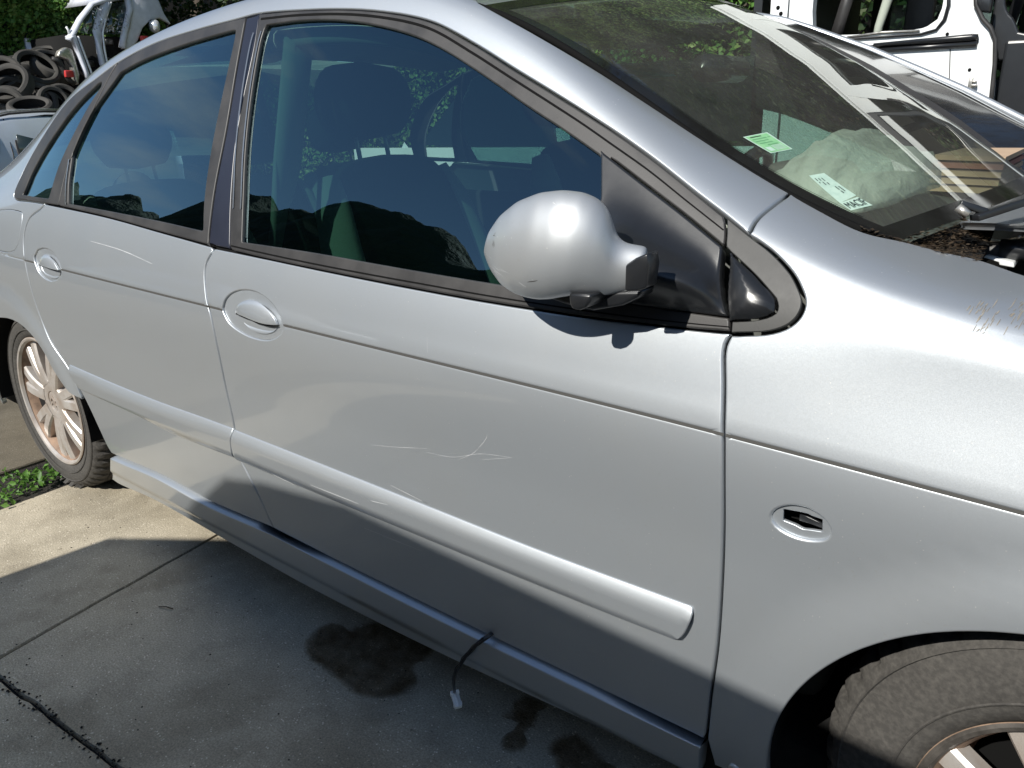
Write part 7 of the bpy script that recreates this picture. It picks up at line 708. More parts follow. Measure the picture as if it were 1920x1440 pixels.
# glint on the rubber glass edges, painted as pale strips at the middle pillar
def shift_curve(L, d): return [(x+d, w) for x, w in L]
bl = [q for q in cv['glass_front'] if q[0] < min(a[0] for a in cv['glass_front'])+.07 and .95 < q[1] < 1.19]
bl = sorted(bl, key=lambda q: q[1])
ribbon('glass_channel', [shift_curve(bl, -.006)], 'edge_glint', front_door, .004, .003, None, False)
ribbon('glass_channel', [shift_curve(bl, -.034)], 'edge_glint', front_door, .004, .003, None, False)
br = [q for q in cv['glass_rear'] if q[0] < min(a[0] for a in cv['glass_rear'])+.05 and .97 < q[1] < 1.06]
br = sorted(br, key=lambda q: q[1])
ribbon('glass_channel', [shift_curve(br, -.012)], 'edge_glint', rear_door, .005, .003, None, False)
# --- door mirror mount (sail) and its fixed half on the wing
sl = np.array(cv['sail']); sx0, sx1 = sl[:, 0].min(), sl[:, 0].max()
A0, A1 = np.array([2.21, .985]), np.array([2.43, .972])     # axis of the swelling towards the mirror arm
SAILB = resample(cv['sail'], .0012)
def sail_d(x, w):
    t = np.clip((x-2.24)/(2.41-2.24), 0, 1); wc = 1.008+.030*t; s = (.048-.020*t)
    up = np.where(w > wc, s*1.35, s*1.0)
    d = min_dist(np.stack([np.ravel(x), np.ravel(w)], 1), SAILB).reshape(np.shape(x))
    return .006+(.085*(1-t)**.8+.010)*np.exp(-((w-wc)/up)**2)*ss(x, 2.17, 2.24)*(1-np.exp(-(d/.016)**1.6))
P_(panel('mirror_mount', cv['sail'], 'plastic', car, disp=sail_d, r=.004, gap=.001, depth=.02, step=.009, ds=.008))
sf = np.array(cv['sail_fixed']); cx = sf[:, 0].min(); hx = sf[:, 0].max()-cx
SFB = resample(cv['sail_fixed'], .0007)
def sf_d(x, w):
    d = min_dist(np.stack([np.ravel(x), np.ravel(w)], 1), SFB).reshape(np.shape(x))
    return .004+.016*(1-np.exp(-d/.014))
P_(panel('wing_triangle', cv['sail_fixed'], 'plastic', car, disp=sf_d, r=.002, gap=.0005, depth=.012, step=.006, ds=.005))
for o_, key, a_, b_ in ((rear_door, 'rear_door', .93, 1.02), (front_door, 'front_door', .915, 1.0)):
    tl_ = sorted([q for q in cv[key] if a_ < q[1] < b_], key=lambda q: q[0]); ribbon('waist_backing', [tl_], 'black', o_, .03, -.012, None, False)
# --- scratches, scuffs
for k in cv:
    if k.startswith('scratch_'): ribbon('scratch', [cv[k]], 'scratch', front_door, .0006, .0004, body_disp)
for k in cv:
    if k.startswith('scuff_') and int(k[6:]) < 9: ribbon('scuff', [cv[k]], 'scratch', front_door, .0012, .0116)
st = []
for i in range(56):
    x0_, w0_ = ((2.690, 1.235), (2.718, 1.25))[i % 2]; x = x0_+nr.normal()*.008; w = w0_+nr.normal()*.028; L = nr.uniform(.006, .03)
    st.append([(x-.002*t, w-L*t) for t in np.linspace(0, 1, 6)])
gs = ribbon('grime_streaks', st, 'grime', fw, .0008, .0006, body_disp); gs['kind'] = 'stuff'

# --- windscreen (far edge follows the far pillar)
FI = np.array(PTS['far_inner']); FO_ = np.array(PTS['far_outer'])
def along(L, t):
    L = np.asarray(L, float); d = np.r_[0, np.cumsum(np.linalg.norm(np.diff(L, axis=0), axis=1))]; d /= d[-1]
    return np.stack([np.interp(t, d, L[:, k]) for k in range(3)], -1)
def WSF(t, u):
    t = np.asarray(t, float); u = np.asarray(u, float)
    N_ = WS(t, u*0); F_ = along(FI[:9], np.clip(t, 0, 1)); b = (1-np.abs(2*u-1)**2.3)[..., None]
    return N_*(1-u[..., None])+F_*u[..., None]+b*np.stack([.06+.045*t, 0*t, .038+.004*t], -1)
def grid_obj(name, fn, tt, uu, mat, parent, flip=False, off=0., smooth=True):
    T, U = np.meshgrid(tt, uu, indexing='ij'); P = fn(T.ravel(), U.ravel()); nu = len(uu)
    if off:
        e = 1e-3; a = fn(T.ravel()+e, U.ravel())-P; b = fn(T.ravel(), U.ravel()+e)-P; n = np.cross(a, b); n /= np.linalg.norm(n, axis=1, keepdims=True)
        n[n[:, 2] < 0] *= -1; P = P+n*off
    f = [(i*nu+j, i*nu+j+1, (i+1)*nu+j+1, (i+1)*nu+j) for i in range(len(tt)-1) for j in range(nu-1)]
    if flip: f = [q[::-1] for q in f]
    return new_obj(name, P, f, mat, parent, smooth)
ws = P_(grid_obj('windscreen', WSF, np.linspace(0, 1, 40), np.linspace(0, 1, 60), 'glass_ws', car, True))
grid_obj('glass_border', WSF, np.linspace(0, 1, 60), np.linspace(0, .021, 3), 'frit', ws, True, .0015)
grid_obj('glass_border', WSF, np.linspace(0, 1, 60), np.linspace(.93, 1, 4), 'trim', ws, True, .0015)  # far border widened in matt black to dim the reflection there
grid_obj('glass_border', WSF, np.linspace(0, .05, 4), np.linspace(.02, .986, 50), 'frit', ws, True, .0015)
def WB(t, u): return WSF(.955+.045*t+.012*u*(1-t), u)
grid_obj('glass_border', WB, np.linspace(0, 1, 5), np.linspace(.02, .986, 50), 'frit', ws, True, .0013)
mb = MB()                                       # saw-tooth edge of the border
for i in range(170):
    t = .28+.64*i/170; a = WSF(np.array([t, t+.0022, t+.0011]), np.array([.0205, .0205, .0268]))
    a[:, 2] += .0017; mb.add(a, [(0, 1, 2)])
mb.build('border_teeth', 'frit', ws)
rub = MB(); q = WSF(np.linspace(0, 1.0, 50), np.zeros(50)); rub.tube([tuple(p+np.array([-.003, -.007, .001])) for p in q], .0065, 6); P_(rub.build('windscreen_rubber', 'black', car))
rub = MB(); q = along(FI[:9], np.linspace(0, 1, 40)); rub.tube([tuple(p+np.array([0, .004, .003])) for p in q], .010, 8, sq=(1, .5)); rub.tube([tuple(p+np.array([0.004, -.016, .004])) for p in q], .006, 6)
P_(rub.build('windscreen_moulding', 'steel', car))
# stickers inside the lower near corner
def quad_on_ws(name, t0, u0, dt, du, sk, mat, parent, lift=.0026, n=6):
    def f(T, U): return WSF(t0+dt*T+sk*U, u0+du*U)
    return grid_obj(name, f, np.linspace(0, 1, n), np.linspace(0, 1, n), mat, parent, True, lift)
def ws_patch(name, corners, mat, parent, lift, n=6):
    c4 = np.array(corners)
    def f(T, U):
        tu = ((1-T)*(1-U))[:, None]*c4[0]+((1-T)*U)[:, None]*c4[1]+(T*U)[:, None]*c4[2]+(T*(1-U))[:, None]*c4[3]; return WSF(tu[:, 0], tu[:, 1])
    return f, grid_obj(name, f, np.linspace(0, 1, n), np.linspace(0, 1, n), mat, parent, True, lift)
STK = [[0.645, 0.05], [0.65, 0.09], [0.71, 0.0875], [0.705, 0.0525], [0.785, 0.0525], [0.79, 0.075], [0.865, 0.0625], [0.87, 0.03], [0.87, 0.03], [0.87, 0.06], [0.9, 0.0575], [0.895, 0.025]]     # (down, across) on the windscreen
fg, o = ws_patch('green_sticker', STK[0:4], 'mint', ws, .0020)
def sub(f, a, b, c, d): return lambda T, U: f(a+(b-a)*T, c+(d-c)*U)
grid_obj('sticker_print', sub(fg, .04, .97, .05, .93), np.linspace(0, 1, 4), np.linspace(0, 1, 4), 'green', ws, True, .0023)
for a, b, c, d in [(.10, .14, .15, .6), (.22, .26, .12, .7), (.22, .25, .75, .86), (.34, .38, .12, .66), (.46, .50, .15, .7), (.58, .62, .35, .8)]:
    grid_obj('sticker_text', sub(fg, a, b, c, d), np.linspace(0, 1, 3), np.linspace(0, 1, 3), 'ink' if a < .2 else 'leafink', ws, True, .0026)
for i in range(5): grid_obj('sticker_bar', sub(fg, .66+.055*i, .69+.055*i, .40, .86), np.linspace(0, 1, 3), np.linspace(0, 1, 3), 'mint', ws, True, .0026)
grid_obj('sticker_bar', sub(fg, .70, .92, .10, .33), np.linspace(0, 1, 3), np.linspace(0, 1, 3), 'mint', ws, True, .0026)
fs, o = ws_patch('service_sticker', STK[4:8], 'mint', ws, .0018)
for a, b, c, d in [(.12, .22, .12, .17), (.26, .31, .12, .17), (.14, .24, .30, .35), (.28, .40, .30, .35), (.15, .28, .48, .53), (.33, .42, .48, .53), (.52, .66, .62, .67), (.70, .80, .62, .67), (.55, .76, .78, .83)]:
    grid_obj('sticker_text', sub(fs, a, b, c, d), np.linspace(0, 1, 3), np.linspace(0, 1, 3), 'ink', ws, True, .0022)
fm, o = ws_patch('insurer_sticker', STK[8:12], 'mint', ws, .0020)
cu = bpy.data.curves.new('txt', 'FONT'); cu.body = 'MACIF'; to = bpy.data.objects.new('txt', cu); C.objects.link(to); bpy.context.view_layer.update()
tm = to.to_mesh(); tv = np.array([tuple(v.co) for v in tm.vertices]); tf = [tuple(p.vertices) for p in tm.polygons]; to.to_mesh_clear(); bpy.data.objects.remove(to)
tv[:, 0] = (tv[:, 0]-tv[:, 0].min())/np.ptp(tv[:, 0]); tv[:, 1] = (tv[:, 1]-tv[:, 1].min())/np.ptp(tv[:, 1])
U_, T_ = .05+.90*tv[:, 0], .84-.68*tv[:, 1]
tp = fm(T_, U_); tp = tp+np.array([.0010, -.0004, .0026])
new_obj('sticker_lettering', tp, tf, 'ink', ws, False)
# --- far windscreen pillar, roof and rear screen, far side of the body
def far_pillar(t, u):
    a = along(FI, t); b = along(FO_, np.clip(t*.93, 0, 1)); P = a*(1-u)[:, None]+b*u[:, None]
    P[:, 2] += .004*np.sin(np.pi*u)-.012*ss(u, .86, 1); P[:, 1] -= .0*u; return P
P_(grid_obj('far_pillar', far_pillar, np.linspace(0, 1, 40), np.linspace(0, 1, 14), 'gloss_dark', car, True))
rub = MB(); q = along(FO_, np.linspace(0, .93, 50)); rub.tube([tuple(p+np.array([0, -.004, -.008])) for p in q], .012, 10); P_(rub.build('far_pillar_rim', 'silver', car))
def far_strip(t, u): return far_pillar(t, .09+.20*u)
P_(grid_obj('far_pillar_dark_strip', far_strip, np.linspace(0, 1, 40), np.linspace(0, 1, 4), 'trim', car, True, .002))  # matt black strip added to hide the van's bright reflection
def far_flank(t, u):
    b = along(FO_, np.clip(t*.93, 0, 1)); return b+np.stack([0*u, .06*u, -.30*u], 1)
P_(grid_obj('far_pillar_flank', far_flank, np.linspace(0, 1, 30), np.linspace(0, 1, 5), 'trim', car, True))
def roof(t, u):
    x = -.0+1.80*t; w = np.full_like(x, 1.39); N_ = S0(x, w); F_ = N_*[1, -1, 1]+[0, W_CAR, 0]; F_[:, 2] += .05*ss(t, .8, 1)
    P = N_*(1-u)[:, None]+F_*u[:, None]; b = 1-np.abs(2*u-1)**2.2; P[:, 2] += .035*b; P[:, 0] += .10*b*ss(t, .6, 1)-.12*b*(1-ss(t, 0, .4)); return P
P_(grid_obj('roof', roof, np.linspace(.28, 1, 30), np.linspace(0, 1, 30), 'silver', car))
def lining(t, u): P = roof(t, u); P[:, 2] -= .05; return P
P_(grid_obj('head_lining', lining, np.linspace(.30, .97, 14), np.linspace(.02, .98, 20), 'lining', car, True))
rs = P_(grid_obj('rear_screen', roof, np.linspace(-.35, .27, 16), np.linspace(.06, .94, 30), 'glass', car))
cp('far_rear_door', cv['rear_door'], 'silver', car, disp=body_disp, rows=SW, far=True, step=.05)
cp('far_front_door', cv['front_door'], 'silver', car, disp=body_disp, rows=SW, far=True, step=.05)
P_(panel('far_window_frame', cv['rear_frame'], 'trim', car, holes=[cv['glass_rear']], off=.001, far=True, step=.05))
P_(panel('far_quarter_seal', cv['quarter_seal_outer'], 'trim', car, holes=[cv['glass_quarter']], off=.001, far=True, step=.05))
P_(panel('far_window_glass', cv['glass_rear'], 'glass', car, off=-.007, r=0, gap=-.006, step=.08, ds=.03, far=True))
P_(panel('far_window_glass', cv['glass_front'], 'glass', car, off=-.007, r=0, gap=-.006, step=.08, ds=.03, far=True))
P_(panel('far_pillar_cover', cv['pillar_cover'], 'pillar', car, off=0, far=True, step=.05))
P_(panel('far_body_side', loop, 'silver', car, disp=body_disp, rows=SW, far=True, step=.05, ds=.03)) if False else None
# --- cabin
def cab(name, mat, fn, bevel=.0, sub_=0, parent=None, auto=None):
    m = MB(); fn(m); return P_(m.build(name, mat, parent or car, bevel=bevel, subsurf=sub_, auto=auto))
cab('cabin_floor', 'seat', lambda m: m.box((-.75, .12, .20), (2.5, W_CAR-.12, .26)))
cab('door_lining', 'seat', lambda m: m.box((.25, .10, .26), (2.42, .135, .885)), .02)
cab('door_lining', 'seat', lambda m: m.box((.25, W_CAR-.135, .26), (2.42, W_CAR-.10, .885)), .02)
cab('bulkhead', 'black', lambda m: m.box((2.58, .16, .2), (2.62, W_CAR-.16, .96)))
cab('parcel_shelf', 'seat', lambda m: m.box((-.7, .2, .86), (-.02, W_CAR-.2, .89)), .01)
def slab(pts, y0, y1):
    def f(m): m.prism([(x, y0, z) for x, z in pts], (0, y1-y0, 0))
    return f
dashp = [(2.55, .30), (2.58, .99), (2.42, 1.015), (2.22, 1.02), (2.05, 1.0), (1.96, .95), (1.95, .82), (2.05, .70), (2.2, .30)]
cab('dashboard', 'dash', slab(dashp, .16, W_CAR-.16), .03)
cab('instrument_hood', 'dash', slab([(2.20, 1.0), (2.16, 1.06), (2.05, 1.075), (1.98, 1.05), (1.98, .95), (2.2, .95)], 1.12, 1.50), .025)
def wheel_(m):
    n = 40; c_ = Vector((1.86, 1.31, .93)); ax = Vector((-.88, 0, .47)); e1 = Vector((0, 1, 0)); e2 = ax.cross(e1)
    m.tube([c_+.185*(math.cos(2*math.pi*i/n)*e1+math.sin(2*math.pi*i/n)*e2) for i in range(n+1)], .016, 8, cap=False)
    for a in (0, 2.2, 4.1): m.tube([c_, c_+.18*(math.cos(a)*e1+math.sin(a)*e2)], .018, 6)
    m.tube([c_+ax*.02, c_-ax*.25], .05, 10)
cab('steering_wheel', 'plastic', wheel_)
def seat(name, x, y, rake, h=.62, wd=.50):
    t = cab(name, 'seat', lambda m: m.prism([(x-.22, y-wd/2, .42), (x+.30, y-wd/2, .46), (x+.32, y-wd/2, .58), (x-.20, y-wd/2, .54)], (0, wd, 0)), .04)
    bx, bz = x-.22, .50; tx, tz = x-.22-rake, .50+h
    def back(m):
        rows = []
        for k in range(7):
            s_ = k/6; hw = wd/2*(1-.28*s_**2.2); cx_, cz_ = bx+(tx-bx)*s_, bz+(tz-bz)*s_
            rows.append([(cx_-.055, y-hw, cz_), (cx_+.075, y-hw*1.04, cz_+.01), (cx_+.055, y-hw*.55, cz_+.01), (cx_+.055, y+hw*.55, cz_+.01), (cx_+.075, y+hw*1.04, cz_+.01), (cx_-.055, y+hw, cz_)])
        v = [p for r_ in rows for p in r_]; f = [(i*6+j, i*6+(j+1) % 6, (i+1)*6+(j+1) % 6, (i+1)*6+j) for i in range(6) for j in range(6)]+[(0, 5, 4, 3, 2, 1), (36, 37, 38, 39, 40, 41)]
        m.add(v, f)
    bo = cab('seat_back', 'seat', back, sub_=2); bo.parent = t; bo.matrix_parent_inverse = Matrix.Identity(4)
    def bol(sy): return lambda m: m.tube([(bx+.02+(tx-bx)*q, y+sy*wd*.5*(1-.28*q**2.2), bz+(tz-bz)*q) for q in np.linspace(.05, .93, 8)], [.05, .06, .065, .065, .06, .055, .05, .03], 10, sq=(.6, 1))
    for sy in (-1, 1):
        o = cab('side_bolster', 'seat_light', bol(sy)); o.parent = t; o.matrix_parent_inverse = Matrix.Identity(4)
    def hd(m):
        m.lathe([(-.12, .0), (-.118, .05), (-.09, .085), (0, .095), (.09, .085), (.118, .05), (.12, 0)], 20, (tx-.03, y, tz+.13))
    o = cab('headrest', 'seat', hd); o.parent = t; o.matrix_parent_inverse = Matrix.Identity(4)
    for d in (-.05, .05): o = cab('headrest_post', 'steel', lambda m: m.tube([(tx, y+d, tz-.03), (tx-.02, y+d, tz+.09)], .006, 6)); o.parent = t; o.matrix_parent_inverse = Matrix.Identity(4)
    return t
seat('front_seat', 1.66, .52, .22); seat('front_seat', 1.70, 1.34, .22)
seat('rear_seat', .50, .48, .20, .52, .56); seat('rear_seat', .50, .93, .20, .50, .40); seat('rear_seat', .50, 1.38, .20, .52, .56)
for yy, s_ in ((.13, 1), (W_CAR-.13, -1)): cab('inner_pillar', 'seat_light', lambda m: m.tube([(1.27, yy, .9), (1.29, yy+s_*.06, 1.12), (1.25, yy+s_*.16, 1.38)], .03, 8, sq=(1.2, .5)))
def upper(m):
    q = S0(np.linspace(1.15, 2.40, 24), np.full(24, 1.20)); m.tube([tuple(p+np.array([-.01, .05, -.030])) for p in q], .022, 8, sq=(.7, 1))
cab('pillar_lining', 'seat_light', upper)
cab('seat_belt', 'seat', lambda m: m.tube([(1.12, .25, 1.30), (1.30, .20, .98), (1.42, .22, .62)], .024, 4, sq=(1, .06)))
cab('mirror_inside', 'plastic', lambda m: m.lathe([(-.11, .0), (-.10, .03), (.10, .03), (.11, 0)], 12, (1.98, .93, 1.30)), .0)
cab('far_window_patch', 'teal', lambda m: m.prism([tuple(p) for p in PTS['teal']], (-.02, .01, 0)))  # opaque teal patch painted for daylight through the tinted rear window
# --- things lying on the dashboard
bo = np.array(PTS['bag_outline'])
def bag_fn():
    cx_, cz_ = bo[:, 0].mean(), bo[:, 2].min(); m = 48
    a = resample([tuple(p) for p in bo[:, [0, 2]]], .012); base = np.array([2.36, 1.03]); v, f = [], []; K = 12; n = len(a)
    for k in range(K+1):
        s_ = k/K; ph = math.pi*s_; sc = math.sin(ph)**.55*(1 if s_ < .5 else 1); y = .75+.30*(-math.cos(ph))
        for i, (x, z) in enumerate(a):
            q = noise.noise(Vector((x*11, y*9, z*14)))*.016*sc; x2 = base[0]+(x-base[0])*max(sc, .02); z2 = base[1]+(max(z, 1.022)-base[1])*max(sc, .02)
            v.append((x2+q, y+q*.6, max(1.021, z2+q*.7-.012*abs(math.sin(i*.9+k*.7))*sc)))
    for k in range(K):
        for i in range(n): j = (i+1) % n; f.append((k*n+i, k*n+j, (k+1)*n+j, (k+1)*n+i))
    return v, f
v, f = bag_fn()
bag = new_obj('plastic_bag', v, f, 'bag'); tag(bag, 'crumpled milky plastic bag lying on the dashboard behind the windscreen', 'plastic bag')
cb = thing('cardboard_stack', 'flattened brown cardboard sheets on the far end of the dashboard', 'cardboard', (2.5, 1.3, 1.02))
for k in range(5):
    mb = MB(); x0 = 2.40+.02*nr.uniform(-1, 1); z0 = 1.022+.016*k
    mb.prism([(x0, 1.12+.02*k, z0), (x0+.02, 1.50, z0), (2.56, 1.52, z0), (2.56, 1.10+.015*k, z0)], (0, 0, .011)); o = mb.build('cardboard_sheet', 'red_card' if k == 3 else 'card', cb, False); o.matrix_parent_inverse = Matrix.Translation((-2.5, -1.3, -1.02))

# --- wheels
def make_wheel(name, cx_, cz_, R, rr, yface, wdt, steer, dirty):
    e = bpy.data.objects.new(name, None); C.objects.link(e); e.parent = car; e.matrix_parent_inverse = CARINV
    e.location = (cx_, yface, cz_); e.rotation_euler = (0, 0, steer)
    W = wdt
    prof = [(.016, rr-.004), (.004, rr+.004), (-.004, rr+.020), (-.006, rr+.045), (-.004, R-.032), (.004, R-.020), (.014, R-.008), (.026, R-.002), (.040, R), (.048, R), (.050, R-.007), (.056, R-.007), (.058, R), (.090, R+.001), (.092, R-.007), (.100, R-.007), (.102, R+.001), (.136, R), (.138, R-.007), (.144, R-.007), (.146, R), (W-.03, R-.001), (W-.012, R-.010), (W-.002, R-.030), (W, rr+.03), (W-.015, rr)]
    mb = MB(); nseg = 288
    def rf(k, t):
        i = int(round(t/(2*math.pi)*nseg)); s_ = 0
        if k in (6, 7, 8) and i % 6 < 2: s_ = -.010
        if k in (13, 16, 17, 20, 21) and i % 6 < 2: s_ = -.006
        if k == 3: s_ += .0
        return s_
    mb.lathe(prof, nseg, (0, 0, 0), rfun=rf)
    mb.lathe([(-.0075, rr+.028), (-.0085, rr+.030), (-.0075, rr+.032)], 96); mb.lathe([(-.0045, R-.036), (-.0072, R-.034), (-.0045, R-.031)], 96)
    mb.v = [(x, y-(.012 if z < .004-cz_ else 0), max(z, .002-cz_)) for x, y, z in mb.v]      # sits flat on the ground
    mb.v = [(x, y-(.012 if z < .004-cz_ else 0), max(z, .002-cz_)) for x, y, z in mb.v]      # sits flat on the ground
    rb = MB()
    for k in range(64):
        if k % 16 > 11: continue
        a = 2*math.pi*k/64; r0, r1 = R-.052-.004*(k % 3), R-.040; hw = .0035+.002*(k % 2)
        q = [(-.0085, r0, -hw), (-.0085, r0, hw), (-.0085, r1, hw), (-.0085, r1, -hw)]; P0 = [(r*math.cos(a)-o*math.sin(a), y, r*math.sin(a)+o*math.cos(a)) for y, r, o in q]
        if min(p[2] for p in P0) > .01-cz_: rb.prism(P0, (0, .006, 0))
    ty = mb.build('tyre', 'rubber', e, auto=40)
    mb = MB(); mb.lathe([(W-.02, rr-.012), (.06, rr-.014), (.022, rr-.010), (.010, rr-.004), (.004, rr+.002), (.000, rr+.004), (-.001, rr-.002), (.006, rr-.009), (.03, rr-.022), (.10, rr-.035)], 120)
    mb.build('rim_barrel', 'rim_dust', e, auto=50)
    rim = MB(); rim.lathe([(-.001, rr+.003), (-.004, rr-.001), (-.002, rr-.007), (.007, rr-.011)], 120)
    rim.lathe([(.020, .001), (.020, .034), (.012, .036), (.010, .045), (.012, .074), (.022, .082), (.05, .085)], 72)
    rimo = rim.build('rim', 'rim_dark' if dirty else 'alloy', e, auto=40)
    for k in range(7):
        for dlt in (-.155, .155):
            a = 2*math.pi*k/7+.25+dlt; a0 = 2*math.pi*k/7+.25+dlt*.9
            v, f = [], []; N_ = 7
            for i in range(N_):
                s_ = i/(N_-1); r_ = .062+(rr-.008-.062)*s_; hw = .0158+.004*s_+.004*(1-s_)**3; yy = .010-.006*math.sin(math.pi*s_)+.004*s_; th = .030
                aa = a0+(a-a0)*s_; cx2, cz2 = math.cos(aa), math.sin(aa); px, pz = -cz2, cx2
                for (o_, yo) in ((-hw, yy+th), (-hw, yy+.006), (-hw*.72, yy), (hw*.72, yy), (hw, yy+.006), (hw, yy+th)):
                    v.append((r_*cx2+px*o_, yo, r_*cz2+pz*o_))
            for i in range(N_-1):
                for j in range(5): f.append((i*6+j, i*6+j+1, (i+1)*6+j+1, (i+1)*6+j))
            sp = MB(); sp.add(v, f); sp.build('spoke', 'alloy', e, auto=35)
    cap = MB(); cap.lathe([(.014, .0005), (.012, .022), (.014, .033), (.019, .034)], 40)
    for s_ in (-.010, .006):            # two stacked chevrons of the maker
        w_ = .017; cap.prism([(-w_, .0125, s_-.010), (0, .0115, s_+.006), (w_, .0125, s_-.010), (w_, .0125, s_-.003), (0, .0115, s_+.013), (-w_, .0125, s_-.003)], (0, -.003, 0))
    cap.build('hub_cap', 'alloy', e, auto=40)
    for k in range(5):
        a = 2*math.pi*k/5+.4; b = MB(); b.lathe([(.018, .0005), (.018, .007), (.012, .010), (.011, .014)], 10, (.055*math.cos(a), 0, .055*math.sin(a))); b.build('bolt_recess', 'well', e)
    dk = MB(); dk.lathe([(.075, .0005), (.075, .128), (.085, .13), (.085, .0005)], 48); dk.build('brake_disc', 'rust' if dirty else 'well', e)
    if dirty:
        ca = MB(); ca.prism([(.13*math.cos(t), .045, .13*math.sin(t)) for t in np.linspace(.9, 2.0, 9)]+[(.075*math.cos(t), .045, .075*math.sin(t)) for t in np.linspace(2.0, .9, 9)], (0, .07, 0)); ca.build('brake_caliper', 'rust', e, bevel=.006)
    bk = MB(); bk.lathe([(.13, .0005), (.13, rr-.02)], 48); bk.build('wheel_back', 'black', e)
    return e
make_wheel('rear_wheel', .0, .312, .322, .226, .052, .215, 0, False)
make_wheel('front_wheel', 2.925, .336, .352, .218, .002, .215, math.radians(-10), True)
def arch_liner(m, x, r, y0):
    A = np.linspace(math.radians(-8), math.radians(188), 40); v = []
    for a in A: v += [(x+q*math.cos(a), y, .31+q*math.sin(a)) for y, q in ((y0, r), (.40, r+.008), (.40, .01))]
    m.add(v, [(3*i+j, 3*i+j+1, 3*i+j+4, 3*i+j+3) for i in range(39) for j in range(2)])
cab('wheel_arch', 'well', lambda m: arch_liner(m, 0, .352, .02))
cab('wheel_arch', 'well', lambda m: arch_liner(m, 2.9, .385, .028))
cab('underbody', 'well', lambda m: m.box((-.9, .09, .20), (3.5, W_CAR-.05, .28)))
cab('underbody', 'well', lambda m: m.box((.45, .045, .185), (2.45, .2, .27)))
# --- door mirror, folded back against the glass
MP = np.array(PTS['mirror_top']); MBt = np.array(PTS['mirror_bot'])
def mirror_shell():
    n = 34; tt = np.linspace(0, 1, n); v = []; K = 28; f = []
    for i, t in enumerate(tt):
        a = along(MP, t); b = along(MBt, t); c_ = (a+b)/2; hgt = np.linalg.norm(a-b)/2; up = (a-b)/(2*hgt+1e-9)
        dpt = .052*min(1, (hgt/.075))**.9*(1-.35*ss(t, .72, 1.)); front = np.array([.33, -.90, -.28]); back = .035*min(1, hgt/.06)
        for k in range(K):
            th = 2*math.pi*k/K; cu_, su = math.cos(th), math.sin(th)
            cu2 = math.copysign(abs(cu_)**(.92), cu_)
            v.append(tuple(c_+up*hgt*cu2+front*((dpt if su > 0 else back)*su)))
    for i in range(n-1):
        for k in range(K): f.append((i*K+k, i*K+(k+1) % K, (i+1)*K+(k+1) % K, (i+1)*K+k))
    f.append(tuple(range(K))); f.append(tuple((n-1)*K+k for k in range(K-1, -1, -1)))
    return v, f
mr = bpy.data.objects.new('door_mirror', None); C.objects.link(mr); mr.parent = car; mr.matrix_parent_inverse = CARINV
v, f = mirror_shell(); sh = new_obj('mirror_shell', v, f, 'silver_worn', mr)
b = bmesh.new(); b.from_mesh(sh.data); bmesh.ops.recalc_face_normals(b, faces=b.faces); b.to_mesh(sh.data); b.free()
md_ = sh.modifiers.new('smooth', 'SUBSURF'); md_.levels = 2; md_.render_levels = 2
def add_m(name, mat, fn, bevel=.0, subs=0): m = MB(); fn(m); return m.build(name, mat, mr, bevel=bevel, subsurf=subs)
HP = PTS['mirror_hinge']; add_m('hinge_block', 'plastic', lambda m: m.prism([tuple(p) for p in HP], (.0, .03, 0)), .003)
LP = PTS['mirror_lamp']; add_m('lamp_sensor', 'plastic', lambda m: m.prism([tuple(p) for p in LP], (0, .06, 0)), .004)
BP_ = PTS['mirror_under']; add_m('mirror_foot', 'plastic', lambda m: m.prism([tuple(p) for p in BP_], (0, .07, 0)), .006)
def mpt(t, th, off):
    a = along(MP, t); b_ = along(MBt, t); c_ = (a+b_)/2; hgt = np.linalg.norm(a-b_)/2; up = (a-b_)/(2*hgt+1e-9); dpt = .052*min(1, (hgt/.075))**.9*(1-.35*ss(t, .72, 1.)); front = np.array([.33, -.90, -.28])
    return c_+(up*hgt*np.cos(th)+front*dpt*np.sin(th))*(1+off)
def mark(name, mat, strokes, off=.004):
    m = MB()
    for (t0, h0, t1, h1, wd) in strokes:
        n = 7; L = [(t0+(t1-t0)*i/(n-1), h0+(h1-h0)*i/(n-1)) for i in range(n)]; k = len(m.v); d = np.array([t1-t0, h1-h0]); d /= np.linalg.norm(d); w2 = np.array([-d[1], d[0]])*wd
        for i, (t, h) in enumerate(L):
            q = math.sin(math.pi*(i+.4)/n)
            m.v += [tuple(mpt(min(.985, t+w2[0]*q), h+w2[1]*q*2.2, off)), tuple(mpt(min(.985, t-w2[0]*q), h-w2[1]*q*2.2, off))]
        m.f += [(k+2*i, k+2*i+1, k+2*i+3, k+2*i+2) for i in range(n-1)]; m.m += [0]*(n-1)
    return m.build(name, mat, mr)
mark('dark_scuff', 'groove', [(.80, .92, .845, .80, .004), (.80, .80, .845, .92, .003), (.815, 1.02, .805, 1.22, .002), (.825, 1.02, .816, 1.25, .002), (.835, 1.0, .828, 1.2, .002), (.50, 1.92, .56, 1.98, .006)])
mark('pale_scratch', 'scratch', [(.66+.012*i+.1*nr.random(), 1.78+.03*i+.1*nr.random(), .74+.01*i+.1*nr.random(), 1.72+.035*i+.1*nr.random(), .0016) for i in range(9)]+[(.90, 1.5, .97, 1.45, .0015), (.84, 1.62, .93, 1.54, .0015), (.62, 2.0, .57, 2.12, .003), (.45, .5, .47, .42, .002)])
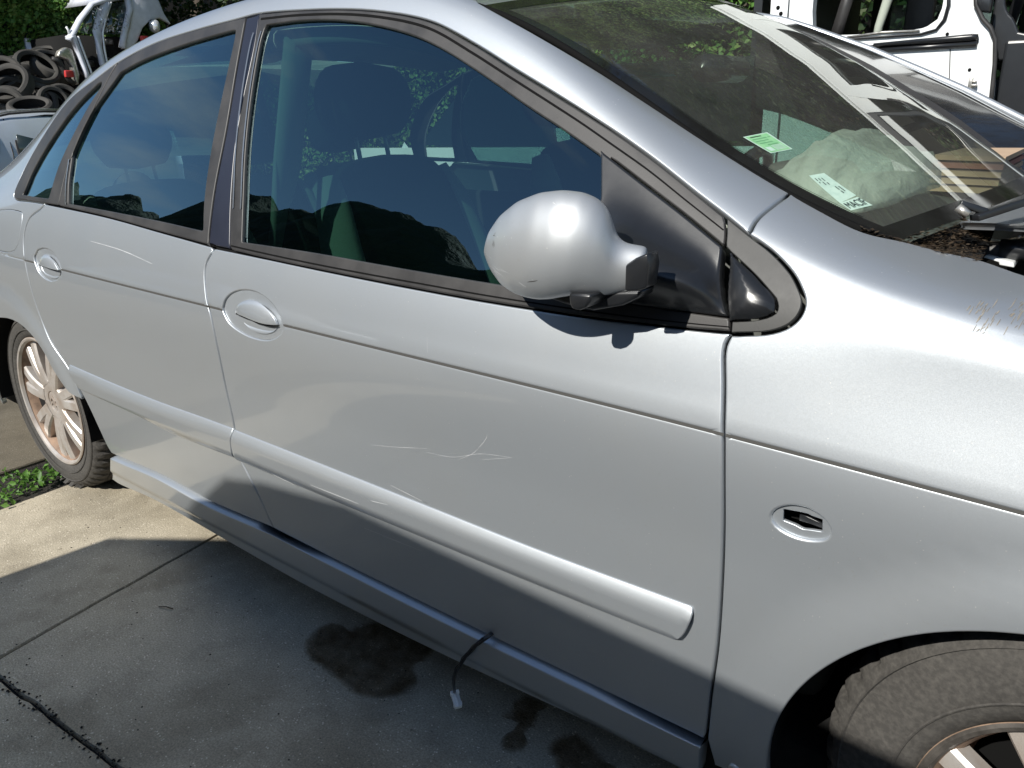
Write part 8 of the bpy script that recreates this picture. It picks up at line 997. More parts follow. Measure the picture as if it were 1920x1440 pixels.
# --- scuttle, bonnet corner, hose and wiper
wsb = WSF(np.full(30, 1.0), np.linspace(.0, .5, 30))
edge = S0(np.linspace(2.515, 2.655, 30), np.full(30, 1.35))
def scut(t, u):
    a = along(wsb, u*.5); b = along(edge, u); P = a*(1-t)[:, None]+b*t[:, None]; P[:, 2] -= .02*np.sin(np.pi*t)+.006; return P
P_(grid_obj('scuttle', scut, np.linspace(0, 1, 10), np.linspace(0, 1, 30), 'well', car, True))
deb = MB()
for i in range(2200):
    t, u = nr.uniform(0, 1), nr.uniform(0, 1); p = scut(np.array([t]), np.array([u]))[0]+[0, 0, .004+.006*nr.random()]; a = nr.uniform(0, 6.3); L = nr.uniform(.0012, .003)+.007*nr.random()**4; d = np.array([math.cos(a), math.sin(a), nr.uniform(-.3, .3)])*L; n2 = np.array([-d[1], d[0], nr.uniform(-.3, .3)*L])*nr.uniform(.15, .5)
    deb.add([p-d, p+n2, p+d, p-n2], [(0, 1, 2, 3)])
lf = deb.build('leaf_litter', 'leaf_dry', None, False); lf['kind'] = 'stuff'; lf['label'] = 'dry dark leaf litter caught between windscreen and wing'
HE = np.array(PTS['hood_edge'])
def hood(t, u):
    x = 2.605+1.0*t; y = .33+.03*ss(.12-t, 0, .12)+(W_CAR-.66)*u; z = 1.058+.07*t-.0*u+.03*np.sin(np.pi*u)-.05*t**2*2
    return np.stack([x+.12*np.sin(np.pi*u)*(1-t), y, z], -1)
P_(grid_obj('bonnet', hood, np.linspace(0, 1, 26), np.linspace(0, 1, 24), 'silver', car))
def hood_rim(t, u):
    P = hood(t*0, u); return P+np.stack([.004*np.sin(t*np.pi), 0*t, -.012*t], -1)
P_(grid_obj('bonnet_edge', hood_rim, np.linspace(0, 1, 5), np.linspace(0, 1, 24), 'silver', car))
def hood_side(t, u):
    P = hood(t, u*0); return P+np.stack([0*t, .010*np.sin(u*np.pi*.5), -.011*u], -1)
P_(grid_obj('bonnet_edge', hood_side, np.linspace(0, 1, 20), np.linspace(0, 1, 5), 'silver', car, True))
for k_, nm in (('frame_strip', 'bonnet_frame'), ('frame_plate', 'bonnet_frame'), ('frame_tongue', 'sealing_tongue')): cab(nm, 'white_paint', lambda m: m.prism([tuple(p) for p in PTS[k_]], (.0, .05, 0)), .002)
cab('engine_bay', 'black', lambda m: m.box((2.66, .30, .60), (3.5, W_CAR-.30, .97)))
cab('water_hose', 'trim', lambda m: (m.tube([tuple(p) for p in PTS['hose']], [.012, .0125, .013, .013, .013], 10)))
cab('water_hose', 'plastic', lambda m: m.tube([PTS['hose'][3], PTS['hose'][4]], .0155, 12))
WP = PTS['wiper']
def wip(m):
    m.tube([tuple(p) for p in WP[:2]], [.012, .016], 4, sq=(1, .5)); m.tube([tuple(p) for p in WP[2:4]], .006, 4)
wp = cab('wiper_arm', 'plastic', wip, .001)
o = cab('wiper_clip', 'steel', lambda m: m.tube([tuple(p) for p in WP[4:6]], .006, 6)); o.parent = wp; o.matrix_parent_inverse = Matrix.Identity(4)

# ================================================================ the yard ====
def struct(o, lab=None):
    o['kind'] = 'structure'
    if lab: o['label'] = lab
    return o
# ground sheet, with the concrete bays laid as slabs that stop short of each other
gm = MB(); gm.box((-60, -40, -.09), (40, 60, -.013)); ground = struct(gm.build('ground', 'soil', None, False))
def jagged(a, b, n, amp, seed):
    a, b = Vector(a), Vector(b); d = (b-a); nn = Vector((-d.y, d.x)).normalized(); out = []
    for i in range(n):
        t = i/n; q = a+d*t; v = Vector((round(q.x, 2), round(q.y*.5, 2))); s_ = 1 if (nn.x+nn.y*1.7) > 0 else -1; out.append(q+nn*(s_*amp*.55*noise.noise(Vector((v.x*22, v.y*22, 2)))+.0020*noise.noise(Vector((q.x*70, q.y*70+seed, 1)))))
    return out
pav = bpy.data.objects.new('pavement', None); C.objects.link(pav); pav['kind'] = 'structure'
def bay(pts, gapside=.0, seed=0, mat='concrete'):
    P = []
    for i in range(len(pts)):
        a, b = pts[i], pts[(i+1) % len(pts)]; L = (Vector(b)-Vector(a)).length; P += jagged(a, b, max(3, min(160, int(L/.03))), .006, seed+i)
    n = len(P); m = MB(); rr = [(p.x, p.y) for p in P]; cen = Vector((sum(p.x for p in P)/n, sum(p.y for p in P)/n))
    ins = [p+(cen-p).normalized()*.004 for p in P]
    m.v = [(p.x, p.y, 0.) for p in ins]+[(p.x, p.y, -.005) for p in P]+[(p.x, p.y, -.06) for p in P]
    m.f = [tuple(range(n))]+[(i, i+n, (i+1) % n+n, (i+1) % n) for i in range(n)]+[(i+n, i+2*n, (i+1) % n+2*n, (i+1) % n+n) for i in range(n)]; m.m = [0]*len(m.f)
    o = m.build('slab', mat, pav, False)
    b = bmesh.new(); b.from_mesh(o.data); bmesh.ops.recalc_face_normals(b, faces=b.faces)
    if b.faces[0].normal.z < 0: bmesh.ops.reverse_faces(b, faces=b.faces)
    bmesh.ops.triangulate(b, faces=[b.faces[0]]) if False else None
    b.to_mesh(o.data); b.free(); return o
g = .004
# joint between the bays: across the car at x = .8, along it at y = -.5
XJ = lambda y: .775-.115*y-.02*y*abs(y)
bay([(.018, -6), (XJ(-.5)+.14-g, -6), (XJ(-.5)-g, -.515), (XJ(0)-g, 0), (XJ(.6)-g, .6), (XJ(3)-g, 3), (.0, 3)], seed=1)
bay([(XJ(-.5)+g, -.512), (1.3, -.478), (2.2, -.42), (6, -.2), (6, 3), (XJ(3)+g, 3), (XJ(.6)+g, .6), (XJ(0)+g, 0)], seed=5)
bay([(XJ(-.5)+.14+g, -6), (6, -6), (6, -.216), (2.2, -.428), (1.3, -.485), (XJ(-.5)+.03+g, -.518)], seed=9)
bay([(-4.5, -6), (-.30, -6), (-.31, 3), (-4.5, 3)], seed=14, mat='yard')
bay([(-4.5, 3.02), (6, 3.02), (6, 9), (-4.5, 9)], seed=19); bay([(-14, -6), (-4.52, -6), (-4.52, 12), (-14, 12)], seed=23, mat='yard')
bay([(6.02, -6), (14, -6), (14, 9), (6.02, 9)], seed=29)
bay([(-14, -14), (14, -14), (14, -6.02), (-14, -6.02)], seed=31)
def flat(name, pts, mat, z, lab, cat):
    P = []
    n = len(pts)
    for i in range(n):
        p0, p1, p2, p3 = [Vector(pts[(i+k-1) % n][:2]) for k in range(4)]
        for k in range(5):
            t = k/5; q = .5*((2*p1)+(p2-p0)*t+(2*p0-5*p1+4*p2-p3)*t*t+(3*p1-p0-3*p2+p3)*t**3)
            P.append(q+Vector((noise.noise(Vector((q.x*60, q.y*60, 0))), noise.noise(Vector((q.x*60, q.y*60, 7)))))*.006)
    n = len(P); cen = sum(P, Vector((0, 0)))/n
    Q = [p+(cen-p).normalized()*.022*(.6+.8*abs(noise.noise(Vector((p.x*25, p.y*25, 3))))) for p in P]
    o = new_obj(name, [(p.x, p.y, z) for p in P+Q], [tuple(range(n, 2*n))]+[(i, (i+1) % n, n+(i+1) % n, n+i) for i in range(n)], mat, None, False)
    b = bmesh.new(); b.from_mesh(o.data); bmesh.ops.recalc_face_normals(b, faces=b.faces)
    if b.faces[0].normal.z < 0: bmesh.ops.reverse_faces(b, faces=b.faces)
    bmesh.ops.triangulate(b, faces=b.faces); b.to_mesh(o.data); b.free()
    at = o.data.attributes.new('soak', 'FLOAT', 'POINT'); at.data.foreach_set('value', [.12 if i < n else 1. for i in range(2*n)])
    return tag(o, lab, cat)
flat('oil_stain', PTS['stain_big'], 'stain', .0025, 'large round dark oil stain on the concrete beside the sill', 'stain')
flat('oil_stain', PTS['stain_small'], 'stain', .0025, 'small ragged oil stain below the front door, right of the white connector', 'stain')
flat('oil_stain', PTS['stain_edge'], 'stain', .0025, 'dark ragged stain at the bottom edge under the sill end', 'stain')
# weeds in the earth strip behind the rear wheel
def leafset(pos, size, mat, name, parent=None, flat_=.3, aspect=.55, droop=0, face=None):
    n = len(pos); pos = np.asarray(pos); size = np.broadcast_to(size, (n,))
    a = nr.uniform(0, 2*np.pi, n); z = nr.uniform(-.7, .9, n) if flat_ is None else nr.uniform(flat_, 1, n)
    nn = np.stack([np.sqrt(1-z*z)*np.cos(a), np.sqrt(1-z*z)*np.sin(a), z], 1)
    if face is not None: nn = nn*.75+np.array(face); nn /= np.linalg.norm(nn, axis=1, keepdims=True)
    r = nr.normal(size=(n, 3)); t = np.cross(nn, r); t /= np.linalg.norm(t, axis=1, keepdims=True); b = np.cross(nn, t)
    L = (size*nr.uniform(.7, 1.3, n))[:, None]; Wd = L*aspect
    p0 = pos-t*L*.5; p1 = pos+b*Wd*.5+nn*L*.08; p2 = pos+t*L*.5-nn*L*.1; p3 = pos-b*Wd*.5+nn*L*.08
    V = np.stack([p0, p1, p2, p3], 1).reshape(-1, 3); idx = np.arange(n)[:, None]*4
    F = np.concatenate([idx+[0, 1, 2], idx+[0, 2, 3]], 1).reshape(-1, 3)
    me = bpy.data.meshes.new(name); me.vertices.add(len(V)); me.vertices.foreach_set('co', V.ravel().astype(np.float32))
    me.loops.add(F.size); me.loops.foreach_set('vertex_index', F.ravel().astype(np.int32)); me.polygons.add(len(F))
    me.polygons.foreach_set('loop_start', np.arange(0, F.size, 3, dtype=np.int32)); me.polygons.foreach_set('loop_total', np.full(len(F), 3, np.int32))
    me.update(); me.validate(); me.materials.append(M[mat]); o = bpy.data.objects.new(name, me); C.objects.link(o); o.parent = parent; return o
wp_ = np.array(PTS['weeds'])
pos = []
for p in wp_:
    for k in range(15): r_ = abs(nr.normal())*.028; a = nr.uniform(0, 6.3); pos.append([p[0]+r_*math.cos(a), p[1]+r_*math.sin(a), .006+max(0, .05-r_)*nr.uniform(.1, 1.0)])
for k in range(30): pos.append([nr.uniform(-.29, .0), nr.uniform(-.5, .2), .004+nr.random()*.012])
w_ = leafset(pos, .024, 'weed', 'weeds', None, .2, .62); w_['kind'] = 'stuff'; w_['label'] = 'small green weeds growing in the earth strip by the rear tyre'
tl = thing('tall_weed', 'single long upright leaf sprouting behind the rear tyre', 'weed', (-.17, .07, -.03))
mb = MB(); n = 9
for i in range(n):
    s_ = i/(n-1); c_ = Vector((-.17-.045*s_, .07+.035*s_, -.03+.155*s_)); wdt = .019*math.sin(math.pi*min(1, .12+s_*.88))**.7+.001; d = Vector((.75, -.4, .2)).normalized()
    mb.v += [tuple(c_-d*wdt), tuple(c_+Vector((.3, .6, 0))*.006), tuple(c_+d*wdt)]
mb.f = [(3*i+j, 3*i+j+1, 3*i+j+4, 3*i+j+3) for i in range(n-1) for j in range(2)]; mb.m = [0]*len(mb.f)
o = mb.build('leaf', 'weed', tl); o.matrix_parent_inverse = Matrix.Translation((.17, -.07, .03))
# dangling white connector on its taped wire
cn_ = thing('cable_connector', 'white plug connector hanging on a taped dark wire from under the front door', 'connector', (1.9, 0, .29))
I = Matrix.Translation((-1.9, 0, -.29))
mb = MB(); W_ = [(1.993, .022, .288), (1.985, -.004, .284), (1.965, -.013, .258), (1.944, -.016, .228), (1.921, -.014, .192), (1.900, -.004, .150), (1.880, .012, .105), (1.862, .03, .07), (1.845, .05, .042)]
mb.tube([(x+.0024*math.sin(i*2.1), y, z) for i, (x, y, z) in enumerate(W_)], [.0042, .0045, .004, .0034, .0035, .0038, .003, .0028, .0028], 8)
for k in range(3): mb.tube([(x+.004*math.sin(i*1.7+k*2), y-.004+.003*math.cos(i*1.3+k), z+.002*math.sin(i+k)) for i, (x, y, z) in enumerate(W_[:6])], .0013, 5)
o = mb.build('taped_wire', 'plastic', cn_); o.matrix_parent_inverse = I
d = Vector((.022, -.014, -.012)).normalized(); px = Vector((.5, .85, 0)).normalized(); pz = d.cross(px).normalized(); px = pz.cross(d).normalized(); c0 = Vector((1.842, .052, .040))
mb = MB()
def obx(a, b):
    mb.add([tuple(c0+d*x+px*y+pz*z) for z in (a[2], b[2]) for (x, y) in ((a[0], a[1]), (b[0], a[1]), (b[0], b[1]), (a[0], b[1]))], [(0, 3, 2, 1), (4, 5, 6, 7), (0, 1, 5, 4), (1, 2, 6, 5), (2, 3, 7, 6), (3, 0, 4, 7)])
obx((0, -.008, -.006), (.034, .008, .006)); obx((-.002, -.0095, -.0045), (.006, .0095, .0075)); obx((.004, -.0022, .006), (.036, .0022, .0085)); obx((.024, -.009, -.0068), (.030, .009, .0068))
o = mb.build('plug', 'white', cn_, False, bevel=.0008); o.matrix_parent_inverse = I
tw = MB(); t0 = PTS['twig']; tw.tube([tuple(Vector(t0[0])+Vector((0, 0, .004))), tuple((Vector(t0[0])+Vector(t0[1]))/2+Vector((0, .002, .006))), tuple(Vector(t0[1])+Vector((0, 0, .004)))], .0015, 5)
tag(tw.build('twig', 'bark'), 'thin brown twig lying on the shaded concrete slab', 'twig')
deb = MB()
for i in range(420):
    x, y = nr.uniform(.1, 2.2), nr.uniform(-1.0, .25); r_ = nr.uniform(.0008, .0026)
    if i > 260: x = nr.uniform(.92, 1.6); y = -.512+(x-.91)*.075+nr.normal()*.009; r_ = nr.uniform(.001, .004)
    q = Vector((x, y, r_*.5)); n_ = 6
    deb.add([tuple(q+Vector((r_*math.cos(t)*nr.uniform(.6, 1.3), r_*math.sin(t)*nr.uniform(.6, 1.3), 0))) for t in np.linspace(0, 5.2, n_)]+[tuple(q+Vector((0, 0, r_)))], [(k, (k+1) % n_, n_) for k in range(n_)])
gr = deb.build('grit', 'soil', None, False); gr['kind'] = 'stuff'; gr['label'] = 'fine grit and crumbs scattered on the concrete'

# ---------------------------------------------------------------- white van ----
VY = 2.80
van = thing('white_van', 'white van standing behind the windscreen with its sliding door window and dark cargo space', 'van', (1.9, 3.4, 0))
VI = Matrix.Translation((-1.9, -3.4, 0))
def V_(o): o.matrix_parent_inverse = VI; return o
def plate(name, loop, holes, mat, y, parent, thick=.03, r=.006):
    """flat sheet-metal part with rolled edges standing in a plane of constant y"""
    loops = []
    for k, L in enumerate([loop]+list(holes)):
        L = resample([(p[0], p[-1]) for p in L], .02)
        if (area2(L) > 0) != (k == 0): L = L[::-1]
        loops.append(L)
    cv_, ce = [], []
    for L in loops: s_ = len(cv_); cv_ += [tuple(q) for q in L]; ce += [(s_+i, s_+(i+1) % len(L)) for i in range(len(L))]
    vo, _, fo, _, _, _ = delaunay_2d_cdt([Vector(q) for q in cv_], ce, [], 0, 1e-6)
    vo = np.array([tuple(v) for v in vo]); fo = np.array([f for f in fo if len(f) == 3]); cen = vo[fo].mean(1); kp = in_poly(cen, loops[0])
    for L in loops[1:]: kp &= ~in_poly(cen, L)
    fo = fo[kp]; b = bmesh.new(); vs_ = [b.verts.new((v[0], y, v[1])) for v in vo]
    for f in fo:
        try: b.faces.new([vs_[i] for i in f])
        except ValueError: pass
    bmesh.ops.recalc_face_normals(b, faces=b.faces)
    if sum(f.normal.y*f.calc_area() for f in b.faces) > 0: bmesh.ops.reverse_faces(b, faces=b.faces)
    me = bpy.data.meshes.new(name); b.to_mesh(me); b.free(); me.materials.append(M[mat]); o = bpy.data.objects.new(name, me); C.objects.link(o); o.parent = parent
    so = o.modifiers.new('thick', 'SOLIDIFY'); so.thickness = thick; so.offset = -1
    if r: bv = o.modifiers.new('bevel', 'BEVEL'); bv.width = r; bv.segments = 3; bv.limit_method = 'ANGLE'; bv.angle_limit = .9
    me.polygons.foreach_set('use_smooth', [False]*len(me.polygons)); return o
dl = [(p[0], p[2]) for p in PTS['van_door_outline']]; dl[0] = (1.45, 2.0); dl[-1] = (2.12, 2.0)
vw = [(p[0], p[2]) for p in PTS['van_window']]; vw[0] = (1.56, 1.86); vw[-1] = (2.06, 1.86); vw = vw[:1]+vw[1:-1]+vw[-1:]
dl2 = dl[:2]+[(1.47, .45), (2.25, .45), (2.30, .9)]+[q for q in dl if q[1] < 1.3 and q[0] > 2.28]+dl[8:]
dl2 = [(1.45, 2.0), (1.463, 1.5), (1.47, .45), (2.25, .45), (2.30, .95), (2.298, 1.18)]+dl[7:]
vd = V_(plate('sliding_door', dl2, [vw], 'white_paint', VY, van, .05, .012))
pts_ = lambda k, dy=0: [(p[0], VY+dy, p[2]) for p in PTS[k]]
def part(name, mat, fn, parent=vd, bevel=0): m = MB(); fn(m); o = m.build(name, mat, parent, bevel=bevel); return o
part('window_seal', 'plastic', lambda m: m.tube(pts_('van_seal', -.006), .008, 8, sq=(1, .6)))
rl = PTS['van_rail']; rq = PTS['van_rail_low']
part('door_rail', 'plastic', lambda m: (m.tube([(rl[0][0], VY-.012, rl[0][2]-.006), (rl[2][0]-.02, VY-.014, rl[2][2]-.008), (rl[2][0], VY-.010, rl[2][2]-.008)], [.010, .017, .014], 8, sq=(1, .8)), m.tube([(rq[0][0]-.03, VY-.008, rq[0][2]+.008), (rq[2][0], VY-.008, rq[2][2]+.004)], [.009, .012], 8)), vd)
part('rail_cover', 'trim', lambda m: m.box((rl[0][0]-.03, VY-.004, rl[0][2]-.024), (rl[2][0]+.002, VY+.004, rl[2][2]-.012)))
part('edge_seal', 'trim', lambda m: m.tube(pts_('van_edge_seal', -.012), .0085, 8))
part('door_seam', 'trim', lambda m: m.tube([(p[0], VY-.0005, p[2]) for p in PTS['van_seam']]+[(2.15, VY-.0005, .5)], .002, 6))
lt = PTS['van_latch'][0]; part('door_latch', 'steel', lambda m: (m.box((lt[0]-.018, VY-.014, lt[2]-.018), (lt[0]-.004, VY+.004, lt[2]+.022)), m.box((lt[0]-.006, VY-.022, lt[2]-.012), (lt[0]+.014, VY+.004, lt[2]-.004)), m.box((lt[0]-.006, VY-.02, lt[2]+.004), (lt[0]+.010, VY+.004, lt[2]+.009))), vd, .002)
for p in PTS['van_hole']: part('bolt_hole', 'black', lambda m: m.lathe([(-.0, .0005), (-.002, .006), (.003, .007)], 12, (p[0], VY-.001, p[2])))
part('window_strip', 'steel', lambda m: m.tube([(1.72, VY-.004, 1.468), (1.86, VY-.006, 1.478), (2.0, VY-.006, 1.474)], .005, 6), vd)
hg = PTS['van_hinge']; hp = MB(); hp.prism([(p[0], VY-.02, p[2]) for p in hg], (0, .05, 0)); V_(hp.build('hinge_cover', 'plastic', van, bevel=.008))
pp = [(p[0], p[2]) for p in PTS['van_post']]
po = V_(plate('door_pillar', [(1.36, 2.0), (1.372, 1.6), (1.38, .5), (1.452, .5), (1.447, 2.0)], [], 'white_paint', VY+.012, van, .06, .01))
for x_, z_ in ((1.405, 1.61), (1.42, 1.585), (1.40, 1.655)):
    m = MB(); m.lathe([(0, .0005), (-.002, .008), (.003, .009)], 12, (x_, VY+.010, z_)); m.build('bolt_hole', 'black', po)
V_(plate('roof_panel', [(1.2, 1.86), (3.9, 1.86), (3.9, 2.05), (1.2, 2.05)], [], 'white_paint', VY+.10, van, .05, .02))
def vbx(name, mat, a, b, bev=0): m = MB(); m.box(a, b); return V_(m.build(name, mat, van, False, bevel=bev))
def vbx(name, mat, a, b, bev=0): m = MB(); m.box(a, b); return V_(m.build(name, mat, van, False, bevel=bev))
V_(plate('front_panel', [(-1.5, .45), (1.34, .45), (1.34, 1.02), (-1.5, .98)], [], 'white_paint', VY+.02, van, .05, .012))
V_(plate('front_window', [(-.9, 1.0), (1.30, 1.04), (1.30, 1.42), (-.4, 1.42)], [], 'glass_dark', VY+.05, van, .01, 0)); V_(plate('front_pillar', [(.18, 1.0), (.30, 1.0), (.34, 1.43), (.22, 1.43)], [], 'white_paint', VY+.03, van, .04, .01))
vbx('front_deck', 'plastic', (-1.5, VY+.1, .42), (1.2, VY+1.7, .95))
vbx('van_floor', 'plastic', (1.2, VY+.1, .42), (4.6, VY+1.75, .48)); vbx('van_roof', 'white_paint', (1.2, VY+.1, 2.05), (4.6, VY+1.75, 2.10), .02)
vbx('far_side_low', 'dark_paint', (1.2, VY+1.70, .45), (4.6, VY+1.74, 1.30)); vbx('bulkhead_panel', 'plastic', (1.25, VY+.12, .45), (1.29, VY+1.7, 2.04))
for x_ in (1.36, 1.78, 2.14, 2.60, 3.3, 4.3): vbx('far_side_post', 'seat', (x_, VY+1.70, 1.30), (x_+.10, VY+1.75, 2.05))
vbx('far_window', 'glass_bg', (1.46, VY+1.715, 1.30), (1.78, VY+1.72, 2.05)); vbx('far_window', 'glass_bg', (1.88, VY+1.715, 1.30), (2.14, VY+1.72, 2.05))
vbx('cargo_panel', 'plastic', (2.36, VY+.35, .5), (2.46, VY+1.2, 1.40)); vbx('cargo_side', 'plastic', (2.30, VY+.06, .45), (4.4, VY+.12, 1.42), .01)
m = MB(); m.tube([(1.63, VY+.12, 1.46), (1.66, VY+.14, 1.62), (1.69, VY+.17, 1.85)], .028, 6, sq=(1, .5)); V_(m.build('slanted_post', 'trim', van))
m = MB(); m.tube([(1.77, VY+.25, 1.40), (1.775, VY+.26, 1.52), (1.80, VY+.28, 1.66), (1.84, VY+.32, 1.9)], [.016, .018, .022, .026], 8); V_(m.build('curved_pillar_lining', 'seat_light', van))
m = MB(); m.box((1.82, VY+.5, 1.38), (1.94, VY+.54, 1.95)); V_(m.build('inner_partition', 'trim', van, bevel=.01))
m = MB(); m.tube([(2.00, VY+.7, 1.35), (2.06, VY+.72, 1.95)], .03, 6); m.tube([(2.25, VY+.4, 1.44), (2.34, VY+.42, 1.95)], .025, 6); V_(m.build('inner_brace', 'plastic', van))
wr = [(p[0], p[2]) for p in PTS['van_window_right']]
V_(plate('rear_opening_frame', [(2.235, 2.04), (2.235, 1.42), (2.235, 1.35), (3.2, 1.35), (3.2, 2.04)], [[(2.262, 1.95), (2.27, 1.56), (2.285, 1.525), (2.31, 1.50), (2.335, 1.452), (2.36, 1.445), (2.9, 1.46), (2.9, 1.95)]], 'plastic', VY+.09, van, .03, .008))
for x_ in (1.7, 4.0):
    m = MB(); m.lathe([(0, .01), (-.005, .20), (-.01, .30), (.03, .33), (.18, .33), (.2, .2)], 40, (x_, VY+.05, .33)); V_(m.build('van_wheel', 'rubber', van))

# ---------------------------------------------------------------- background vegetation ----
def lumpy(n, x0, x1, zfun, y0, depth, seed, scale=.7):
    """points over a bulging leafy face that looks towards -y/+x, measured in metres"""
    u = nr.uniform(0, 1, n*2); x = x0+(x1-x0)*u; zt = zfun(x); z = nr.uniform(0, 1, n*2)**.9*zt
    b = np.array([noise.noise(Vector((a*scale+seed, c*scale, seed)))*.6+noise.noise(Vector((a*scale*3.1, c*scale*3.1+seed, 3)))*.35 for a, c in zip(x, z)])
    y = y0-depth*(b+.2)+nr.exponential(.12, n*2); keep = nr.uniform(0, 1, n*2) < .35+.9*np.clip(b+.35, 0, 1)
    return np.stack([x, y, z], 1)[keep][:n]
def veg(name, label, cat, pts, size, mat, core, trunk=None, group=None, face=(.15, -.35, .45)):
    c_ = pts.mean(0); e = thing(name, label, cat, (c_[0], c_[1], 0), group); inv = Matrix.Translation((-c_[0], -c_[1], 0))
    o = leafset(pts, size, mat, 'foliage', e, None, .7, face=face); o.matrix_parent_inverse = inv
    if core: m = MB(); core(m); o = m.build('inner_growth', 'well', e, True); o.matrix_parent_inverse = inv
    if trunk:
        class Each:
            def tube(s, *a, **k): m = MB(); m.tube(*a, **k); m.build('trunk', 'bark', e).matrix_parent_inverse = inv
        trunk(Each())
    return e
# hedge behind the tyre heap: a wall of leaves facing the yard, running along y at x = -11
def hedge_pts(n, y0, y1, zt, xf, seed):
    q = lumpy(n, y0, y1, lambda a: zt+.25*np.sin(a*1.7+seed), 0, .9, seed); return np.stack([xf-q[:, 1]+(q[:, 0]-3.8)*.5, q[:, 0], q[:, 2]], 1)
veg('hedge', 'tall bright green hedge rising behind the tyre heap', 'hedge', hedge_pts(80000, 1.5, 6.1, 4.6, -10.9, 2.), .085, 'leaf',
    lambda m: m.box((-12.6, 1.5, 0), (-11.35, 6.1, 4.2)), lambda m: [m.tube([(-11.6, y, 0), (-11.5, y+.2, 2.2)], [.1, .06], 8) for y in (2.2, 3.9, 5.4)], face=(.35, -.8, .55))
veg('tree', 'dark shaded tree behind the wrecked car', 'tree', hedge_pts(16000, 6.0, 12.5, 5.2, -11.6, 9.), .11, 'leaf_dark',
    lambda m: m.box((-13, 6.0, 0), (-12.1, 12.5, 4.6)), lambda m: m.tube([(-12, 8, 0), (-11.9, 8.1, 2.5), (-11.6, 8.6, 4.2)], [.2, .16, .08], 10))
# ivy bank and trees behind the van, mirrored in the windscreen
veg('ivy_bank', 'dark ivy and leaf covered bank behind the white van', 'hedge', lumpy(46000, -9, 3.2, lambda a: 9.5+.9*np.sin(a*.8), 7.2, 1.2, 4.), .085, 'leaf_dark',
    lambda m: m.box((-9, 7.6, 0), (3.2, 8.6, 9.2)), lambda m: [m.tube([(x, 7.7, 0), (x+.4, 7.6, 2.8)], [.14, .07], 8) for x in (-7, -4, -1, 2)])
veg('bush', 'lit green bush overhanging the bank left of the van', 'bush', lumpy(70000, -7.5, .2, lambda a: 11+.7*np.sin(a*1.3), 6.7, .8, 8.)*[1, 1, 1], .062, 'leaf', None)
veg('dry_thicket', 'brown leafless thicket behind the right of the van', 'bush', lumpy(22000, 2.0, 10, lambda a: 7.6+.4*np.sin(a*.9), 7.4, 1.0, 14.), .075, 'leaf_dry',
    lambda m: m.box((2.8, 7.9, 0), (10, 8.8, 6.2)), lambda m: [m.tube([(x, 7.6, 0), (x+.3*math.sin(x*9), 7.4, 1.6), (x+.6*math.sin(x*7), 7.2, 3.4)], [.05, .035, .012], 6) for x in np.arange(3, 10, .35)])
# ---------------------------------------------------------------- tyre heap ----
def tyre_mesh(mb_, R, r_in, W):
    r_in += .015
    prof = [(-W*.36, r_in), (-W*.46, r_in+.02), (-W*.5, (R+r_in)/2), (-W*.46, R-.035), (-W*.40, R-.012), (-W*.25, R), (W*.25, R), (W*.40, R-.012), (W*.46, R-.035), (W*.5, (R+r_in)/2), (W*.46, r_in+.02), (W*.36, r_in), (W*.30, r_in+.01), (W*.42, R-.06), (0, R-.02), (-W*.42, R-.06), (-W*.30, r_in+.01), (-W*.36, r_in)]
    mb_.lathe(prof, 44, rfun=lambda k, t: (-.006 if k in (5, 6) and int(t*22/math.pi) % 2 else 0))
tm_ = MB(); tyre_mesh(tm_, .32, .205, .20); n_ = 17; tm_.m = [1 if f % n_ >= 11 else 0 for f in range(len(tm_.f))]; t0_ = tm_.build('tyre', ['old_rubber', 'well'], None, auto=40); tmesh = t0_.data; bpy.data.objects.remove(t0_)
tl_lab = ['tyre tilted towards the yard at the top left of the heap', 'grey tyre seen edge on above the left of the heap', 'rusty rimmed tyre lowest at the left edge', 'large tyre leaning upright in the middle of the heap', 'tyre lying nearly flat in the middle of the heap', 'tyre standing upright just above the small car roof', 'tyre on the right shoulder of the heap', 'tyre lying flat near the top left', 'tyre lying flat on the very top', 'small tyre low at the right beside the silver car', 'tyre in the dark right part of the heap', 'tyre lowest at the right of the heap', 'tyre half hidden at the left edge', 'tyre under the wreck bumper', 'tyre in the left middle of the heap, under the leaning one', 'tyre low in the middle just behind the small car roof', 'tyre right of centre in the heap', 'thin tyre near the top, left of the summit', 'tyre on the summit beside the wreck', 'tyre at the foot of the heap by the silver car', 'tyre low at the left of the heap']
EL = [35, 62, 15, 38, 74, 12, 50, 68, 72, 15, 45, 20, 38, 58, 30, 66, 18, 74, 62, 28, 50]; AZ = [-30, 20, -15, 25, -10, 5, 30, 40, -30, 20, -35, 10, -15, 0, 25, -10, -35, 15, -20, 30, 10]
heap_tyres = []
HEAP = [[-8.868, 3.58, 1.643, 0.88], [-10.351, 4.374, 1.82, 0.992], [-8.493, 3.321, 1.337, 0.852], [-9.423, 4.159, 1.85, 0.922], [-9.969, 4.392, 1.669, 0.963], [-8.78, 3.834, 1.431, 0.737], [-9.557, 4.451, 1.902, 0.918], [-10.772, 4.526, 1.996, 1.009], [-10.375, 4.541, 2.036, 0.778], [-8.205, 3.775, 1.419, 0.598], [-10.179, 4.774, 1.751, 0.846], [-8.771, 4.14, 1.428, 0.719], [-9.222, 3.646, 1.773, 0.82], [-9.866, 4.711, 1.63, 0.748], [-8.953, 3.642, 1.49, 0.874], [-7.908, 3.371, 1.327, 0.796], [-9.969, 4.501, 1.669, 0.832], [-10.168, 4.353, 1.95, 0.845], [-9.898, 4.508, 2.04, 0.789], [-9.028, 4.105, 1.331, 0.771], [-8.793, 3.506, 1.435, 0.756]]     # x, y, z, size
